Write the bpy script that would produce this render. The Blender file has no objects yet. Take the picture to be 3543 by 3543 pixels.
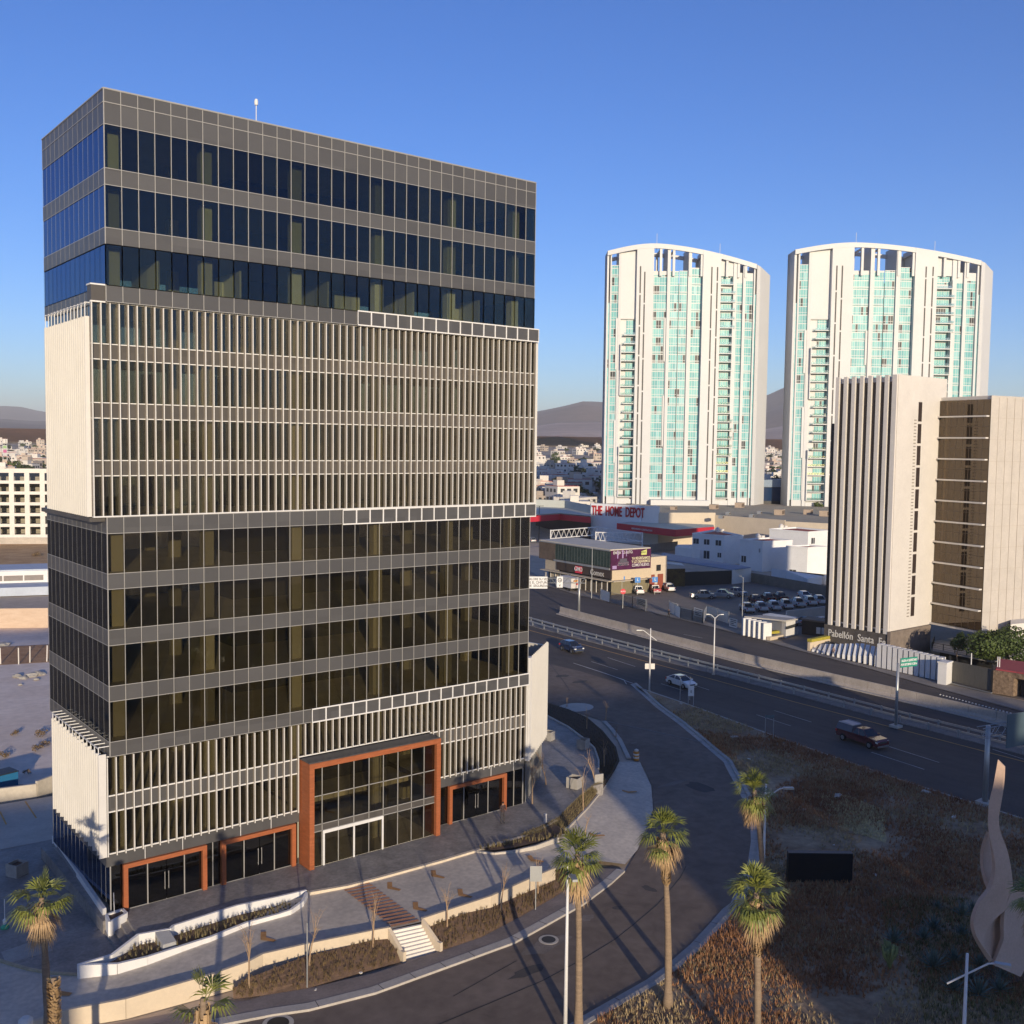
import bpy, bmesh, math, random
from mathutils import Vector, Matrix
random.seed(7)
R = math.radians
scene = bpy.context.scene
COL = scene.collection

# ---------------- camera, sky, sun, exposure ----------------
cam_data = bpy.data.cameras.new("camera"); cam_ob = bpy.data.objects.new("camera", cam_data)
COL.objects.link(cam_ob)
_r, _u, _b = [[0.783506, -0.621243, 0.013213], [0.030329, 0.059472, 0.997769], [-0.620643, -0.781358, 0.065438]]
M = Matrix(((_r[0], _u[0], _b[0], 0), (_r[1], _u[1], _b[1], 0), (_r[2], _u[2], _b[2], 0), (0, 0, 0, 1)))
cam_ob.matrix_world = Matrix.Translation((-21.985, -72.275, 33.6)) @ M
cam_data.sensor_width = 36; cam_data.lens = 36.0335
cam_data.clip_start = 1; cam_data.clip_end = 40000
scene.camera = cam_ob

SUN_EL = 9.5
SD = Vector((-0.4108 * math.cos(R(SUN_EL)), -0.9117 * math.cos(R(SUN_EL)), math.sin(R(SUN_EL))))   # towards the sun
world = bpy.data.worlds.new("World"); scene.world = world; world.use_nodes = True
wn = world.node_tree.nodes; wl = world.node_tree.links
for n in list(wn): wn.remove(n)
sky = wn.new("ShaderNodeTexSky"); sky.sky_type = 'NISHITA'; sky.sun_disc = False
sky.sun_elevation = R(SUN_EL); sky.sun_rotation = math.atan2(SD.x, SD.y)
sky.altitude = 1800; sky.air_density = 1.0; sky.dust_density = 1.7; sky.ozone_density = 3.6
hs = wn.new("ShaderNodeHueSaturation"); hs.inputs['Saturation'].default_value = 1.16; hs.inputs['Hue'].default_value = 0.516
bg = wn.new("ShaderNodeBackground"); bg.inputs['Strength'].default_value = 0.13
wo = wn.new("ShaderNodeOutputWorld")
wl.new(sky.outputs[0], hs.inputs['Color']); wl.new(hs.outputs[0], bg.inputs['Color']); wl.new(bg.outputs[0], wo.inputs['Surface'])
sl = bpy.data.lights.new("sun", 'SUN'); sl.energy = 4.4; sl.angle = R(0.55); sl.color = (1.0, 0.835, 0.61)
so = bpy.data.objects.new("sun", sl); COL.objects.link(so)
so.rotation_euler = SD.to_track_quat('Z', 'Y').to_euler(); so.location = (-60, -120, 90)
scene.view_settings.view_transform = 'Standard'; scene.view_settings.look = 'None'
scene.view_settings.exposure = 0.55; scene.view_settings.gamma = 1.0
scene.render.engine = 'CYCLES'
cy = scene.cycles
cy.max_bounces = 8; cy.diffuse_bounces = 3; cy.glossy_bounces = 3; cy.transparent_max_bounces = 14; cy.transmission_bounces = 4
cy.caustics_reflective = False; cy.caustics_refractive = False

# ---------------- helpers ----------------
def tag(o, label=None, cat=None, group=None, kind=None):
    if label: o['label'] = label
    if cat: o['category'] = cat
    if group: o['group'] = group
    if kind: o['kind'] = kind
    return o

def empty(name, loc=(0, 0, 0), rz=0, label=None, cat=None, group=None):
    o = bpy.data.objects.new(name, None); o.empty_display_size = 0.3
    COL.objects.link(o); o.location = loc; o.rotation_euler = (0, 0, rz)
    return tag(o, label, cat, group)

def copy_tree(o, parent=None):
    c = o.copy(); COL.objects.link(c); c.parent = parent
    for ch in list(o.children): copy_tree(ch, c)
    return c

class MB:
    def __init__(s): s.v = []; s.f = []; s.m = []; s.sm = []; s.mi = 0; s.smooth = False
    def add(s, vs, fs):
        b = len(s.v); s.v += [tuple(p) for p in vs]
        for f in fs: s.f.append([b + i for i in f]); s.m.append(s.mi); s.sm.append(s.smooth)
        return s
    def box(s, x0, x1, y0, y1, z0, z1):
        if x0 > x1: x0, x1 = x1, x0
        if y0 > y1: y0, y1 = y1, y0
        if z0 > z1: z0, z1 = z1, z0
        return s.add([(x0,y0,z0),(x1,y0,z0),(x1,y1,z0),(x0,y1,z0),(x0,y0,z1),(x1,y0,z1),(x1,y1,z1),(x0,y1,z1)],
              [(3,2,1,0),(4,5,6,7),(0,1,5,4),(1,2,6,5),(2,3,7,6),(3,0,4,7)])
    def wall(s, p, q, z0, z1, t=0.2, z1b=None, off=0):
        """a wall from p to q of thickness t (centred), top z1 at p and z1b at q"""
        d = Vector((q[0]-p[0], q[1]-p[1])); L = d.length or 1; n = Vector((-d.y, d.x)) / L
        if z1b is None: z1b = z1
        a = n * (off + t/2); b = n * (off - t/2)
        return s.add([(p[0]+b.x,p[1]+b.y,z0),(q[0]+b.x,q[1]+b.y,z0),(q[0]+a.x,q[1]+a.y,z0),(p[0]+a.x,p[1]+a.y,z0),
                      (p[0]+b.x,p[1]+b.y,z1),(q[0]+b.x,q[1]+b.y,z1b),(q[0]+a.x,q[1]+a.y,z1b),(p[0]+a.x,p[1]+a.y,z1)],
              [(3,2,1,0),(4,5,6,7),(0,1,5,4),(1,2,6,5),(2,3,7,6),(3,0,4,7)])
    def prism(s, poly, z0, z1):
        a = sum(poly[i][0]*poly[(i+1)%len(poly)][1]-poly[(i+1)%len(poly)][0]*poly[i][1] for i in range(len(poly)))
        if a < 0: poly = poly[::-1]
        n = len(poly)
        return s.add([(x,y,z0) for x,y in poly]+[(x,y,z1) for x,y in poly],
              [tuple(range(n))[::-1], tuple(range(n,2*n))]+[(i,(i+1)%n,n+(i+1)%n,n+i) for i in range(n)])
    def flat(s, poly, z):
        a = sum(poly[i][0]*poly[(i+1)%len(poly)][1]-poly[(i+1)%len(poly)][0]*poly[i][1] for i in range(len(poly)))
        if a < 0: poly = poly[::-1]
        return s.add([(x,y,z) for x,y in poly],[tuple(range(len(poly)))])
    def strip(s, a, b, z0, z1=None):
        """ribbon between polylines a and b"""
        z1 = z0 if z1 is None else z1; n = len(a)
        return s.add([(x,y,z0) for x,y in a]+[(x,y,z1) for x,y in b], [(i,i+1,n+i+1,n+i) for i in range(n-1)])
    def solid_strip(s, a, b, z0, z1):
        for i in range(len(a)-1): s.prism([a[i],a[i+1],b[i+1],b[i]], z0, z1)
        return s
    def tube(s, pts, rads, n=8, cap=True):
        pts = [Vector(p) for p in pts]
        if not isinstance(rads, (list, tuple)): rads = [rads]*len(pts)
        vs = []; prev = None
        for i, p in enumerate(pts):
            t = (pts[min(i+1,len(pts)-1)] - pts[max(i-1,0)]).normalized()
            a = Vector((0,0,1)) if abs(t.z) < .9 else Vector((1,0,0))
            if prev is not None: a = prev
            x = (a - t*a.dot(t)).normalized(); y = t.cross(x); prev = x
            for k in range(n):
                an = 2*math.pi*k/n; vs.append(p + (x*math.cos(an)+y*math.sin(an))*rads[i])
        fs = [(i*n+k, i*n+(k+1)%n, (i+1)*n+(k+1)%n, (i+1)*n+k) for i in range(len(pts)-1) for k in range(n)]
        if cap: fs += [tuple(range(n))[::-1], tuple((len(pts)-1)*n+k for k in range(n))]
        return s.add(vs, fs)
    def lathe(s, prof, c=(0,0,0), n=16):
        vs = [(c[0]+r*math.cos(2*math.pi*k/n), c[1]+r*math.sin(2*math.pi*k/n), c[2]+z) for r,z in prof for k in range(n)]
        fs = [(i*n+k, i*n+(k+1)%n, (i+1)*n+(k+1)%n, (i+1)*n+k) for i in range(len(prof)-1) for k in range(n)]
        fs += [tuple(range(n))[::-1], tuple((len(prof)-1)*n+k for k in range(n))]
        return s.add(vs, fs)
    def build(s, name, mats, parent=None, loc=(0,0,0), rz=0, bevel=0):
        me = bpy.data.meshes.new(name); me.from_pydata(s.v, [], s.f)
        if not isinstance(mats, (list, tuple)): mats = [mats]
        for m in mats: me.materials.append(m)
        me.polygons.foreach_set('material_index', [min(i, len(mats)-1) for i in s.m])
        me.polygons.foreach_set('use_smooth', s.sm); me.update()
        o = bpy.data.objects.new(name, me); COL.objects.link(o); o.location = loc; o.rotation_euler = (0,0,rz)
        if parent: o.parent = parent
        if bevel:
            md = o.modifiers.new('bevel', 'BEVEL'); md.width = bevel; md.segments = 2; md.limit_method = 'ANGLE'
        return o

def text_mesh(name, body, size, mat_, parent, origin, right, up, extrude=.05, bold=0, align='CENTER', sx=1.0, shear=0, spacing=1):
    cu = bpy.data.curves.new(name, 'FONT'); cu.body = body; cu.size = size; cu.extrude = extrude; cu.offset = bold
    cu.align_x = align; cu.align_y = 'CENTER'; cu.shear = shear; cu.space_character = spacing; cu.resolution_u = 3
    tmp = bpy.data.objects.new('tmp', cu); COL.objects.link(tmp)
    bpy.context.view_layer.update()
    me = bpy.data.meshes.new_from_object(tmp.evaluated_get(bpy.context.evaluated_depsgraph_get()))
    bpy.data.objects.remove(tmp); bpy.data.curves.remove(cu)
    me.name = name; me.materials.clear(); me.materials.append(mat_)
    r = Vector(right).normalized(); u = Vector(up).normalized(); n = r.cross(u)
    mt = Matrix(((r.x*sx,u.x,n.x,origin[0]),(r.y*sx,u.y,n.y,origin[1]),(r.z*sx,u.z,n.z,origin[2]),(0,0,0,1)))
    me.transform(mt)
    o = bpy.data.objects.new(name, me); COL.objects.link(o)
    if parent: o.parent = parent
    return o

# ---------------- materials ----------------
def new_mat(name):
    m = bpy.data.materials.new(name); m.use_nodes = True
    return m, m.node_tree.nodes, m.node_tree.links, m.node_tree.nodes['Principled BSDF']

def mat(name, col, rough=.8, metal=0, var=.12, scale=1.5, bump=0, bscale=20, spec=.4, col2=None, module=None, stretch=None, stain=0):
    m, N, Lk, P = new_mat(name)
    tc = N.new('ShaderNodeNewGeometry'); src = tc.outputs['Position']
    if stretch:
        mp = N.new('ShaderNodeMapping'); mp.inputs['Scale'].default_value = stretch; Lk.new(src, mp.inputs[0]); src = mp.outputs[0]
    nz = N.new('ShaderNodeTexNoise'); nz.inputs['Scale'].default_value = scale; nz.inputs['Detail'].default_value = 8; nz.inputs['Roughness'].default_value = .65
    Lk.new(src, nz.inputs['Vector'])
    rp = N.new('ShaderNodeValToRGB'); rp.color_ramp.elements[0].position = .3; rp.color_ramp.elements[1].position = .7
    c2 = col2 or tuple(min(1, c*(1+var)) for c in col); c1 = col if col2 else tuple(c*(1-var) for c in col)
    rp.color_ramp.elements[0].color = (*c1, 1); rp.color_ramp.elements[1].color = (*c2, 1)
    Lk.new(nz.outputs['Fac'], rp.inputs[0]); out = rp.outputs[0]
    n2 = N.new('ShaderNodeTexNoise'); n2.inputs['Scale'].default_value = scale*9; n2.inputs['Detail'].default_value = 5
    Lk.new(src, n2.inputs['Vector'])
    mx = N.new('ShaderNodeMix'); mx.data_type = 'RGBA'; mx.blend_type = 'MULTIPLY'; mx.inputs['Factor'].default_value = 1
    r2 = N.new('ShaderNodeValToRGB'); r2.color_ramp.elements[0].position = .35; r2.color_ramp.elements[1].position = .65
    a = 1-var*.8; r2.color_ramp.elements[0].color = (a,a,a,1); r2.color_ramp.elements[1].color = (1,1,1,1)
    Lk.new(n2.outputs['Fac'], r2.inputs[0]); Lk.new(out, mx.inputs[6]); Lk.new(r2.outputs[0], mx.inputs[7]); out = mx.outputs[2]
    if module or stain:
        m3 = N.new('ShaderNodeMix'); m3.data_type='RGBA'; m3.blend_type='MULTIPLY'; m3.inputs['Factor'].default_value=1; r3 = N.new('ShaderNodeValToRGB')
        if module:
            dv = N.new('ShaderNodeVectorMath'); dv.operation='DIVIDE'; dv.inputs[1].default_value=module; Lk.new(tc.outputs['Position'],dv.inputs[0]); fl = N.new('ShaderNodeVectorMath'); fl.operation='FLOOR'; Lk.new(dv.outputs[0],fl.inputs[0])
            w3 = N.new('ShaderNodeTexWhiteNoise'); Lk.new(fl.outputs[0],w3.inputs['Vector']); Lk.new(w3.outputs['Value'],r3.inputs[0]); lo=.80; r3.color_ramp.elements[0].position=0; r3.color_ramp.elements[1].position=1
        else:
            w3 = N.new('ShaderNodeTexNoise'); w3.inputs['Scale'].default_value=.35; w3.inputs['Detail'].default_value=10; w3.inputs['Roughness'].default_value=.75; w3.inputs['Distortion'].default_value=1.2; Lk.new(tc.outputs['Position'],w3.inputs['Vector']); Lk.new(w3.outputs['Fac'],r3.inputs[0]); lo=1-stain; r3.color_ramp.elements[0].position=.36; r3.color_ramp.elements[1].position=.52
        r3.color_ramp.elements[0].color=(lo,lo,lo,1); r3.color_ramp.elements[1].color=(1,1,1,1)
        Lk.new(out,m3.inputs[6]); Lk.new(r3.outputs[0],m3.inputs[7]); out=m3.outputs[2]
    Lk.new(out, P.inputs['Base Color'])
    P.inputs['Roughness'].default_value = rough; P.inputs['Metallic'].default_value = metal; P.inputs['Specular IOR Level'].default_value = spec
    if bump:
        b3 = N.new('ShaderNodeTexNoise'); b3.inputs['Scale'].default_value = bscale; b3.inputs['Detail'].default_value = 4
        Lk.new(src, b3.inputs['Vector']); bp = N.new('ShaderNodeBump'); bp.inputs['Strength'].default_value = bump; bp.inputs['Distance'].default_value = .05
        Lk.new(b3.outputs['Fac'], bp.inputs['Height']); Lk.new(bp.outputs[0], P.inputs['Normal'])
    m['out'] = 1
    return m

def glass(name, tint, refl=.06, rough=.02, rcol=(1,1,1), ior=1.5, wav=.0):
    m, N, Lk, P = new_mat(name); N.remove(P); o = N['Material Output']
    tr = N.new('ShaderNodeBsdfTransparent'); tr.inputs[0].default_value = (*tint, 1)
    gl = N.new('ShaderNodeBsdfGlossy'); gl.inputs['Roughness'].default_value = rough; gl.inputs['Color'].default_value = (*rcol, 1)
    fr = N.new('ShaderNodeFresnel'); fr.inputs['IOR'].default_value = ior
    ad = N.new('ShaderNodeMath'); ad.operation = 'ADD'; ad.use_clamp = True; ad.inputs[1].default_value = refl
    Lk.new(fr.outputs[0], ad.inputs[0])
    if wav:
        tc = N.new('ShaderNodeNewGeometry'); nz = N.new('ShaderNodeTexNoise'); nz.inputs['Scale'].default_value = .5; nz.inputs['Detail'].default_value = 1
        Lk.new(tc.outputs['Position'], nz.inputs['Vector']); bp = N.new('ShaderNodeBump'); bp.inputs['Strength'].default_value = wav; bp.inputs['Distance'].default_value = .04
        Lk.new(nz.outputs['Fac'], bp.inputs['Height']); Lk.new(bp.outputs[0], gl.inputs['Normal'])
    if wav:
        g2 = N.new('ShaderNodeNewGeometry'); dv = N.new('ShaderNodeVectorMath'); dv.operation='DIVIDE'; dv.inputs[1].default_value=(1.1424,1.2,3.98); Lk.new(g2.outputs['Position'],dv.inputs[0])
        fl = N.new('ShaderNodeVectorMath'); fl.operation='FLOOR'; Lk.new(dv.outputs[0],fl.inputs[0]); wn_ = N.new('ShaderNodeTexWhiteNoise'); Lk.new(fl.outputs[0],wn_.inputs['Vector'])
        s1 = N.new('ShaderNodeVectorMath'); s1.operation='SUBTRACT'; s1.inputs[1].default_value=(.5,.5,.5); Lk.new(wn_.outputs['Color'],s1.inputs[0])
        s2 = N.new('ShaderNodeVectorMath'); s2.operation='SCALE'; s2.inputs['Scale'].default_value=.05; Lk.new(s1.outputs[0],s2.inputs[0])
        s3 = N.new('ShaderNodeVectorMath'); s3.operation='ADD'; Lk.new(bp.outputs[0],s3.inputs[0]); Lk.new(s2.outputs[0],s3.inputs[1])
        s4 = N.new('ShaderNodeVectorMath'); s4.operation='NORMALIZE'; Lk.new(s3.outputs[0],s4.inputs[0]); Lk.new(s4.outputs[0],gl.inputs['Normal'])
        mr = N.new('ShaderNodeMapRange'); mr.inputs['To Min'].default_value=.82; mr.inputs['To Max'].default_value=1.12; Lk.new(wn_.outputs['Value'],mr.inputs['Value'])
        mc = N.new('ShaderNodeVectorMath'); mc.operation='SCALE'; mc.inputs[0].default_value=tint; Lk.new(mr.outputs[0],mc.inputs['Scale']); Lk.new(mc.outputs[0],tr.inputs[0])
    mx = N.new('ShaderNodeMixShader'); Lk.new(ad.outputs[0], mx.inputs[0]); Lk.new(tr.outputs[0], mx.inputs[1]); Lk.new(gl.outputs[0], mx.inputs[2])
    Lk.new(mx.outputs[0], o.inputs['Surface'])
    return m

def plain(name, col, rough=.6, metal=0, spec=.4):
    return mat(name, col, rough, metal, var=.06, scale=.7, spec=spec)
M_ = {}
M_['panel'] = mat('grey_panel', (.088,.086,.087), rough=.42, var=.05, scale=.25, spec=.5, module=(1.1424,1.2,1.1))
M_['panelw'] = mat('grey_panel_warm', (.088,.080,.074), rough=.5, var=.05, scale=.25, module=(1.22,1.2,1.1))
M_['alu'] = plain('aluminium_line', (.36,.35,.33), .45, .2)
M_['white'] = mat('white_paint', (.68,.67,.655), rough=.6, var=.05, scale=.3)
M_['offwhite'] = mat('offwhite_paint', (.70,.66,.60), rough=.7, var=.06, scale=.5)
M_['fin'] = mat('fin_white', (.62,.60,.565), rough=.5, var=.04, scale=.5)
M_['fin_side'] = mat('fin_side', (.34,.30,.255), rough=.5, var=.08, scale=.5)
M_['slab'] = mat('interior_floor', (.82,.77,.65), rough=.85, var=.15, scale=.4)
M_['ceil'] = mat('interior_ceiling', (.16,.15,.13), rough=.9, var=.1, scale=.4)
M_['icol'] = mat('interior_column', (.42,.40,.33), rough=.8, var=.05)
M_['gl_hi'] = glass('tinted_glass', (.56,.58,.46), refl=.01, ior=1.5, rcol=(.50,.62,.85), wav=.06)
M_['gl_lo'] = glass('tinted_glass_low', (.61,.59,.51), refl=.01, ior=1.5, wav=.06)
M_['gl_left'] = glass('mirror_glass', (.22,.25,.22), refl=.14, ior=1.6, rcol=(.38,.52,.80), wav=.25)
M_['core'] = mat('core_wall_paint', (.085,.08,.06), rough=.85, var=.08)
M_['gl_left_low'] = glass('mirror_glass_low', (.24,.24,.20), refl=.05, ior=1.5, rcol=(.40,.42,.45), wav=.35)
M_['gl_shop'] = glass('shop_glass', (.30,.30,.27), refl=.03)
M_['wood'] = mat('timber_cladding', (.36,.11,.042), rough=.5, var=.25, scale=1.2, stretch=(1,1,9), bump=.2)
M_['slate'] = mat('slate_paving', (.21,.195,.185), rough=.65, stain=.2, var=.30, scale=.45, col2=(.37,.335,.30), bump=.2, bscale=6)
M_['conc'] = mat('concrete', (.36,.34,.31), rough=.85, var=.15, scale=.35, bump=.15)
M_['conc_lt'] = mat('light_concrete', (.52,.47,.40), rough=.85, var=.13, scale=.4, bump=.1)
M_['cream'] = mat('cream_render', (.60,.50,.37), rough=.85, var=.07, scale=.5)
M_['asph'] = mat('asphalt', (.165,.128,.102), rough=.9, var=.22, scale=.12, stain=.16, col2=(.235,.185,.15), bump=.3, bscale=40, spec=.25)
M_['asph_dk'] = mat('asphalt_highway', (.075,.066,.062), rough=.85, var=.18, scale=.1, col2=(.13,.108,.095), stain=.15, stretch=(1,.15,1), bump=.2, bscale=40, spec=.25)
M_['metal'] = plain('galvanised_steel', (.42,.43,.43), .45, .6)
M_['dark'] = plain('dark_metal', (.03,.03,.032), .5, .3)
M_['black'] = plain('black_rubber', (.015,.015,.015), .8)
M_['soil'] = mat('planting_soil', (.10,.065,.045), rough=.95, var=.3, scale=2.5, col2=(.19,.12,.08), bump=.6, bscale=12)
M_['ochre'] = mat('ochre_paint', (.50,.26,.10), rough=.85, var=.25, scale=1.5)
M_['redpaint'] = mat('red_brown_paint', (.62,.29,.15), rough=.85, var=.25, scale=1.5)
M_['linew'] = mat('white_line_paint', (.50,.48,.45), rough=.8, var=.25, scale=1.0)
M_['liney'] = mat('yellow_line_paint', (.60,.34,.10), rough=.8, var=.2, scale=1.0)
M_['red'] = plain('red_paint', (.55,.03,.03), .5)
# ---------------- main office building ----------------
XW, YD = 37.7, 15.6
BLD = empty('office_building', (18.85, 7.8, .15), 0, 'tall dark glass and grey panel office tower with white louvred blocks and timber entrances', 'office building')
OFF = Vector((-18.85, -7.8, -.15))
def bpart(mb, name, mats, parent=None, **k):
    o = mb.build(name, mats, parent or BLD, **k)
    o.location = OFF if parent is None else (0,0,0)
    return o
FC = lambda x0,x1,y0,y1: dict(front=((x0,y0),(1,0),(0,-1),x1-x0), left=((x0,y0),(0,1),(-1,0),y1-y0), right=((x1,y0),(0,1),(1,0),y1-y0), back=((x0,y1),(1,0),(0,1),x1-x0))
def fb(mb, fc, s0, s1, d0, d1, z0, z1):
    (ox,oy),(sx,sy),(nx,ny),L = fc
    xs = [ox+sx*s0+nx*d0, ox+sx*s1+nx*d1]; ys = [oy+sy*s0+ny*d0, oy+sy*s1+ny*d1]
    mb.box(min(xs),max(xs),min(ys),max(ys),z0,z1)

SLABS = []
def block(x0,x1,y0,y1, bands, wins, nfront, nleft, gfront, gleft, grid=True):
    fcs = FC(x0,x1,y0,y1)
    for face, fc in fcs.items():
        L = fc[3]; n = nfront if face in ('front','back') else nleft
        inset = .02
        for (z0,z1) in bands:
            m = MB(); fb(m, fc, 0 if face in ('front','back') else .2, L if face in ('front','back') else L-.2, -.2, 0, z0, z1)
            bpart(m, 'spandrel_band', M_['panel'])
        for (z0,z1) in wins:
            m = MB(); fb(m, fc, .03, L-.03, -.06, -.03, z0, z1)
            bpart(m, 'ribbon_window', gfront if face in('front','right','back') else gleft)
        if grid and face in ('front','left','right'):
            m = MB(); zz = [z for b in bands+wins for z in b]; za, zb = min(zz), max(zz)
            for i in range(n+1):
                s = L*i/n; w = (.022 if face=='front' else .009) if 0<i<n else .05
                fb(m, fc, max(0,s-w), min(L,s+w), 0, .035 if face=='front' else .006, za, zb)
            for z in sorted(set(zz)): fb(m, fc, .05, L-.05, 0, .03 if face=='front' else .008, z-.022, z+.022)
            bpart(m, 'mullion_grid', M_['alu'])

UB = [(54.75,57.05),(50.75,51.85),(46.8,47.9),(42.95,44.05)]
UW = [(51.85,54.75),(47.9,50.75),(44.05,46.8)]
block(0,XW,0,YD, UB, UW[:2], 33, 13, M_['gl_hi'], M_['gl_left'])
block(0,XW,0,YD, [], UW[2:], 33, 13, glass('tinted_glass_mid',(.66,.68,.58),refl=.01,rcol=(.5,.62,.85),wav=.06), M_['gl_left'])
m = MB(); fc = FC(0,XW,0,YD)
fb(m, fc['front'], .05, XW-.05, 0, .03, 56.17, 56.22); fb(m, fc['left'], .05, YD-.05, 0, .03, 56.17, 56.22)
fb(m, fc['front'], 0, XW, -.25, .05, 57.05, 57.13); fb(m, fc['left'], .05, YD, -.25, .05, 57.05, 57.13); fb(m, fc['right'], .05, YD, -.25, .05, 57.05, 57.13)
bpart(m, 'parapet_coping', M_['alu'])
LB = [(27.13,28.25),(23.26,24.34),(19.33,20.43),(15.39,16.47),(11.5,12.53)]
LW = [(24.34,27.13),(20.43,23.26),(16.47,19.33),(12.53,15.39)]
block(-.12,37.55,0,YD-.1, LB, LW, 33, 13, M_['gl_lo'], M_['gl_left_low'])

# louvred block
X0, X1, Y0 = -.95, 38.1, .4
KB = [(39.05,40.1),(35.05,36.1),(31.1,32.15)]
KW = [(40.1,42.95),(36.1,39.05),(32.15,35.05),(28.25,31.1)]
fcs = FC(X0,X1,Y0,10.7)
for z0,z1 in KB:
    for k in ('front','right','left','back'):
        m = MB(); L = fcs[k][3]; e = 0 if k in('front','back') else .2
        fb(m, fcs[k], e, L-e, -.2, 0, z0, z1); bpart(m, 'spandrel_band', M_['panelw'])
for z0,z1 in KW:
    for k in ('front','right','left','back'):
        m = MB(); fb(m, fcs[k], .03, fcs[k][3]-.03, -.06, -.03, z0, z1); bpart(m, 'ribbon_window', M_['gl_lo'])
m = MB()
for z0,z1 in KB:
    for z in (z0,z1): fb(m, fcs['front'], 0, X1-X0, 0, .10, z-.032, z+.032)
fb(m, fcs['front'], 0, X1-X0, 0, .32, 28.25, 28.34); fb(m, fcs['front'], 0, X1-X0, 0, .1, 42.86, 42.95)
bpart(m, 'louver_rail', M_['white'])
fin_me = None; NF = 64; fins = []
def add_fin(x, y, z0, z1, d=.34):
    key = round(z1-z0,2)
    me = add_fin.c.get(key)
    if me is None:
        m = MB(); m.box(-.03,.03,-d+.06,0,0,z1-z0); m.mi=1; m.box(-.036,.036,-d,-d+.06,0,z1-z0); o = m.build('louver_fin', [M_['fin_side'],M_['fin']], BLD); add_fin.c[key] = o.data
    else:
        o = bpy.data.objects.new('louver_fin', me); COL.objects.link(o); o.parent = BLD
    o.location = OFF + Vector((x,y,z0)); return o
add_fin.c = {}
for i in range(NF+1): add_fin(X0+.04+(X1-X0-.08)*i/NF, Y0, 28.34, 42.86)
# left corner cap, ledges
m = MB(); m.box(-.95,-.01,.05,.9,42.95,44.0); bpart(m, 'corner_panel', M_['panelw'])
m = MB(); m.box(-1.0,-.01,.02,.95,44.0,44.1); m.box(-1.0,-.01,.02,.1,42.85,42.95); bpart(m, 'corner_cap', M_['white'])
m = MB(); m.box(-1.15,-.13,.35,12.9,27.95,28.24); bpart(m, 'ledge', M_['panelw'])
# stepped white framed panel rows
def framed(x0,x1,z0,z1,n,y=-.12):
    m = MB(); m.box(x0,x1,y,0.0,z0,z1); m.mi = 1
    for i in range(n+1):
        x = x0+(x1-x0)*i/n; m.box(max(x0,x-.05),min(x1,x+.05),y-.06,y,z0,z1)
    for z in (z0,z1): m.box(x0,x1,y-.07,y,z-.05,z+.05)
    bpart(m, 'framed_panel_row', [M_['panel'], M_['white']])
framed(19.4,38.15,42.95,44.05,15); framed(18.1,38.1,27.1,28.24,16); framed(15.4,37.6,11.5,12.55,18)

def screen(p, q, z0, z1, sp=.5, d=.32, stag=0, name='fin_screen', back=True, nrm=-1):
    """slatted white screen along p-q: ribs perpendicular to the line on its outer side"""
    m = MB(); P = Vector(p); Q = Vector(q); D = (Q-P); L = D.length; D /= L; Nn = Vector((D.y,-D.x))*nrm
    n = int(L/sp)
    if back: 
        a = P+Nn*.03; b = Q+Nn*.03; m.wall(a,b,z0+.15,z1-.1,.05)
    for i in range(n+1):
        c = P+D*(L*i/n); zt = z1+(.12 if (stag and i%2) else 0); zb = z0-(.15 if (stag and i%2) else 0)
        m.wall(c+Nn*.02, c+Nn*(.02+d), zb, zt, .06)
    return bpart(m, name, M_['fin'])
screen((-.95,.45),(-.95,10.6),28.3,41.9, nrm=-1)
m = MB()
for i in range(13):
    y = .5+10.0*i/12; m.box(-1.25,-1.2,y,y+.06,41.9,42.8); m.box(-1.25,-.02,y,y+.06,42.8,42.86)
m.box(-1.28,-1.22,.45,10.6,42.74,42.8)
bpart(m, 'screen_brackets', M_['white'])
screen((38.1,.3),(38.1,12.5),28.25,43.1, nrm=1)

# base block
BX0,BX1,BY = -.35,37.5,.28
bf = FC(BX0,BX1,BY,13.6)
for k in ('front','left','right','back'):
    L = bf[k][3]; e = 0 if k in('front','back') else .2
    for z0,z1 in [(7.5,8.65),(3.55,4.5)]:
        for sa,sb in ([(0,15.0),(27.0,L)] if k=='front' else [(e,L-e)]):
            m = MB(); fb(m, bf[k], sa, sb, -.2, 0, z0, z1); bpart(m, 'spandrel_band', M_['panel'])
    for z0,z1 in [(8.65,11.5),(4.5,7.5)]:
        for sa,sb in ([(.03,15.0),(27.0,L-.03)] if (k=='front' and z0<8) else [(.03,L-.03)]):
            m = MB(); fb(m, bf[k], sa, sb, -.06, -.03, z0, z1); bpart(m, 'ribbon_window', M_['gl_lo'])
m = MB()
for z in (7.5,8.65,4.5):
    fb(m, bf['front'], 0, 14.8, 0, .1, z-.045, z+.045); fb(m, bf['front'], 27.2, BX1-BX0, 0, .1, z-.045, z+.045)
fb(m, bf['front'], 14.8, 27.2, 0, .1, 8.75, 8.84); fb(m, bf['front'], 0, BX1-BX0, 0, .05, 11.42, 11.5)
for x in (2.35,5.1,9.6,12.1,28.0,30.5,33.6,36.2): m.box(x-.02,x+.02,BY-.03,BY,3.55,4.5)
bpart(m, 'louver_rail', M_['white'])
restm = MB(); cnt = 0
for i in range(63):
    x = BX0+.06+(BX1-BX0-.12)*i/62
    z0 = 8.84 if 14.4 < x < 27 else 4.38
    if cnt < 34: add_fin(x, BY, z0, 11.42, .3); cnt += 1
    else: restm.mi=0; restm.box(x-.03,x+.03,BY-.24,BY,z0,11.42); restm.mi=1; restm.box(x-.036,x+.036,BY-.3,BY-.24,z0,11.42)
o = bpart(restm, 'louver_fins', [M_['fin_side'],M_['fin']]); o['kind'] = 'stuff'
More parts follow.
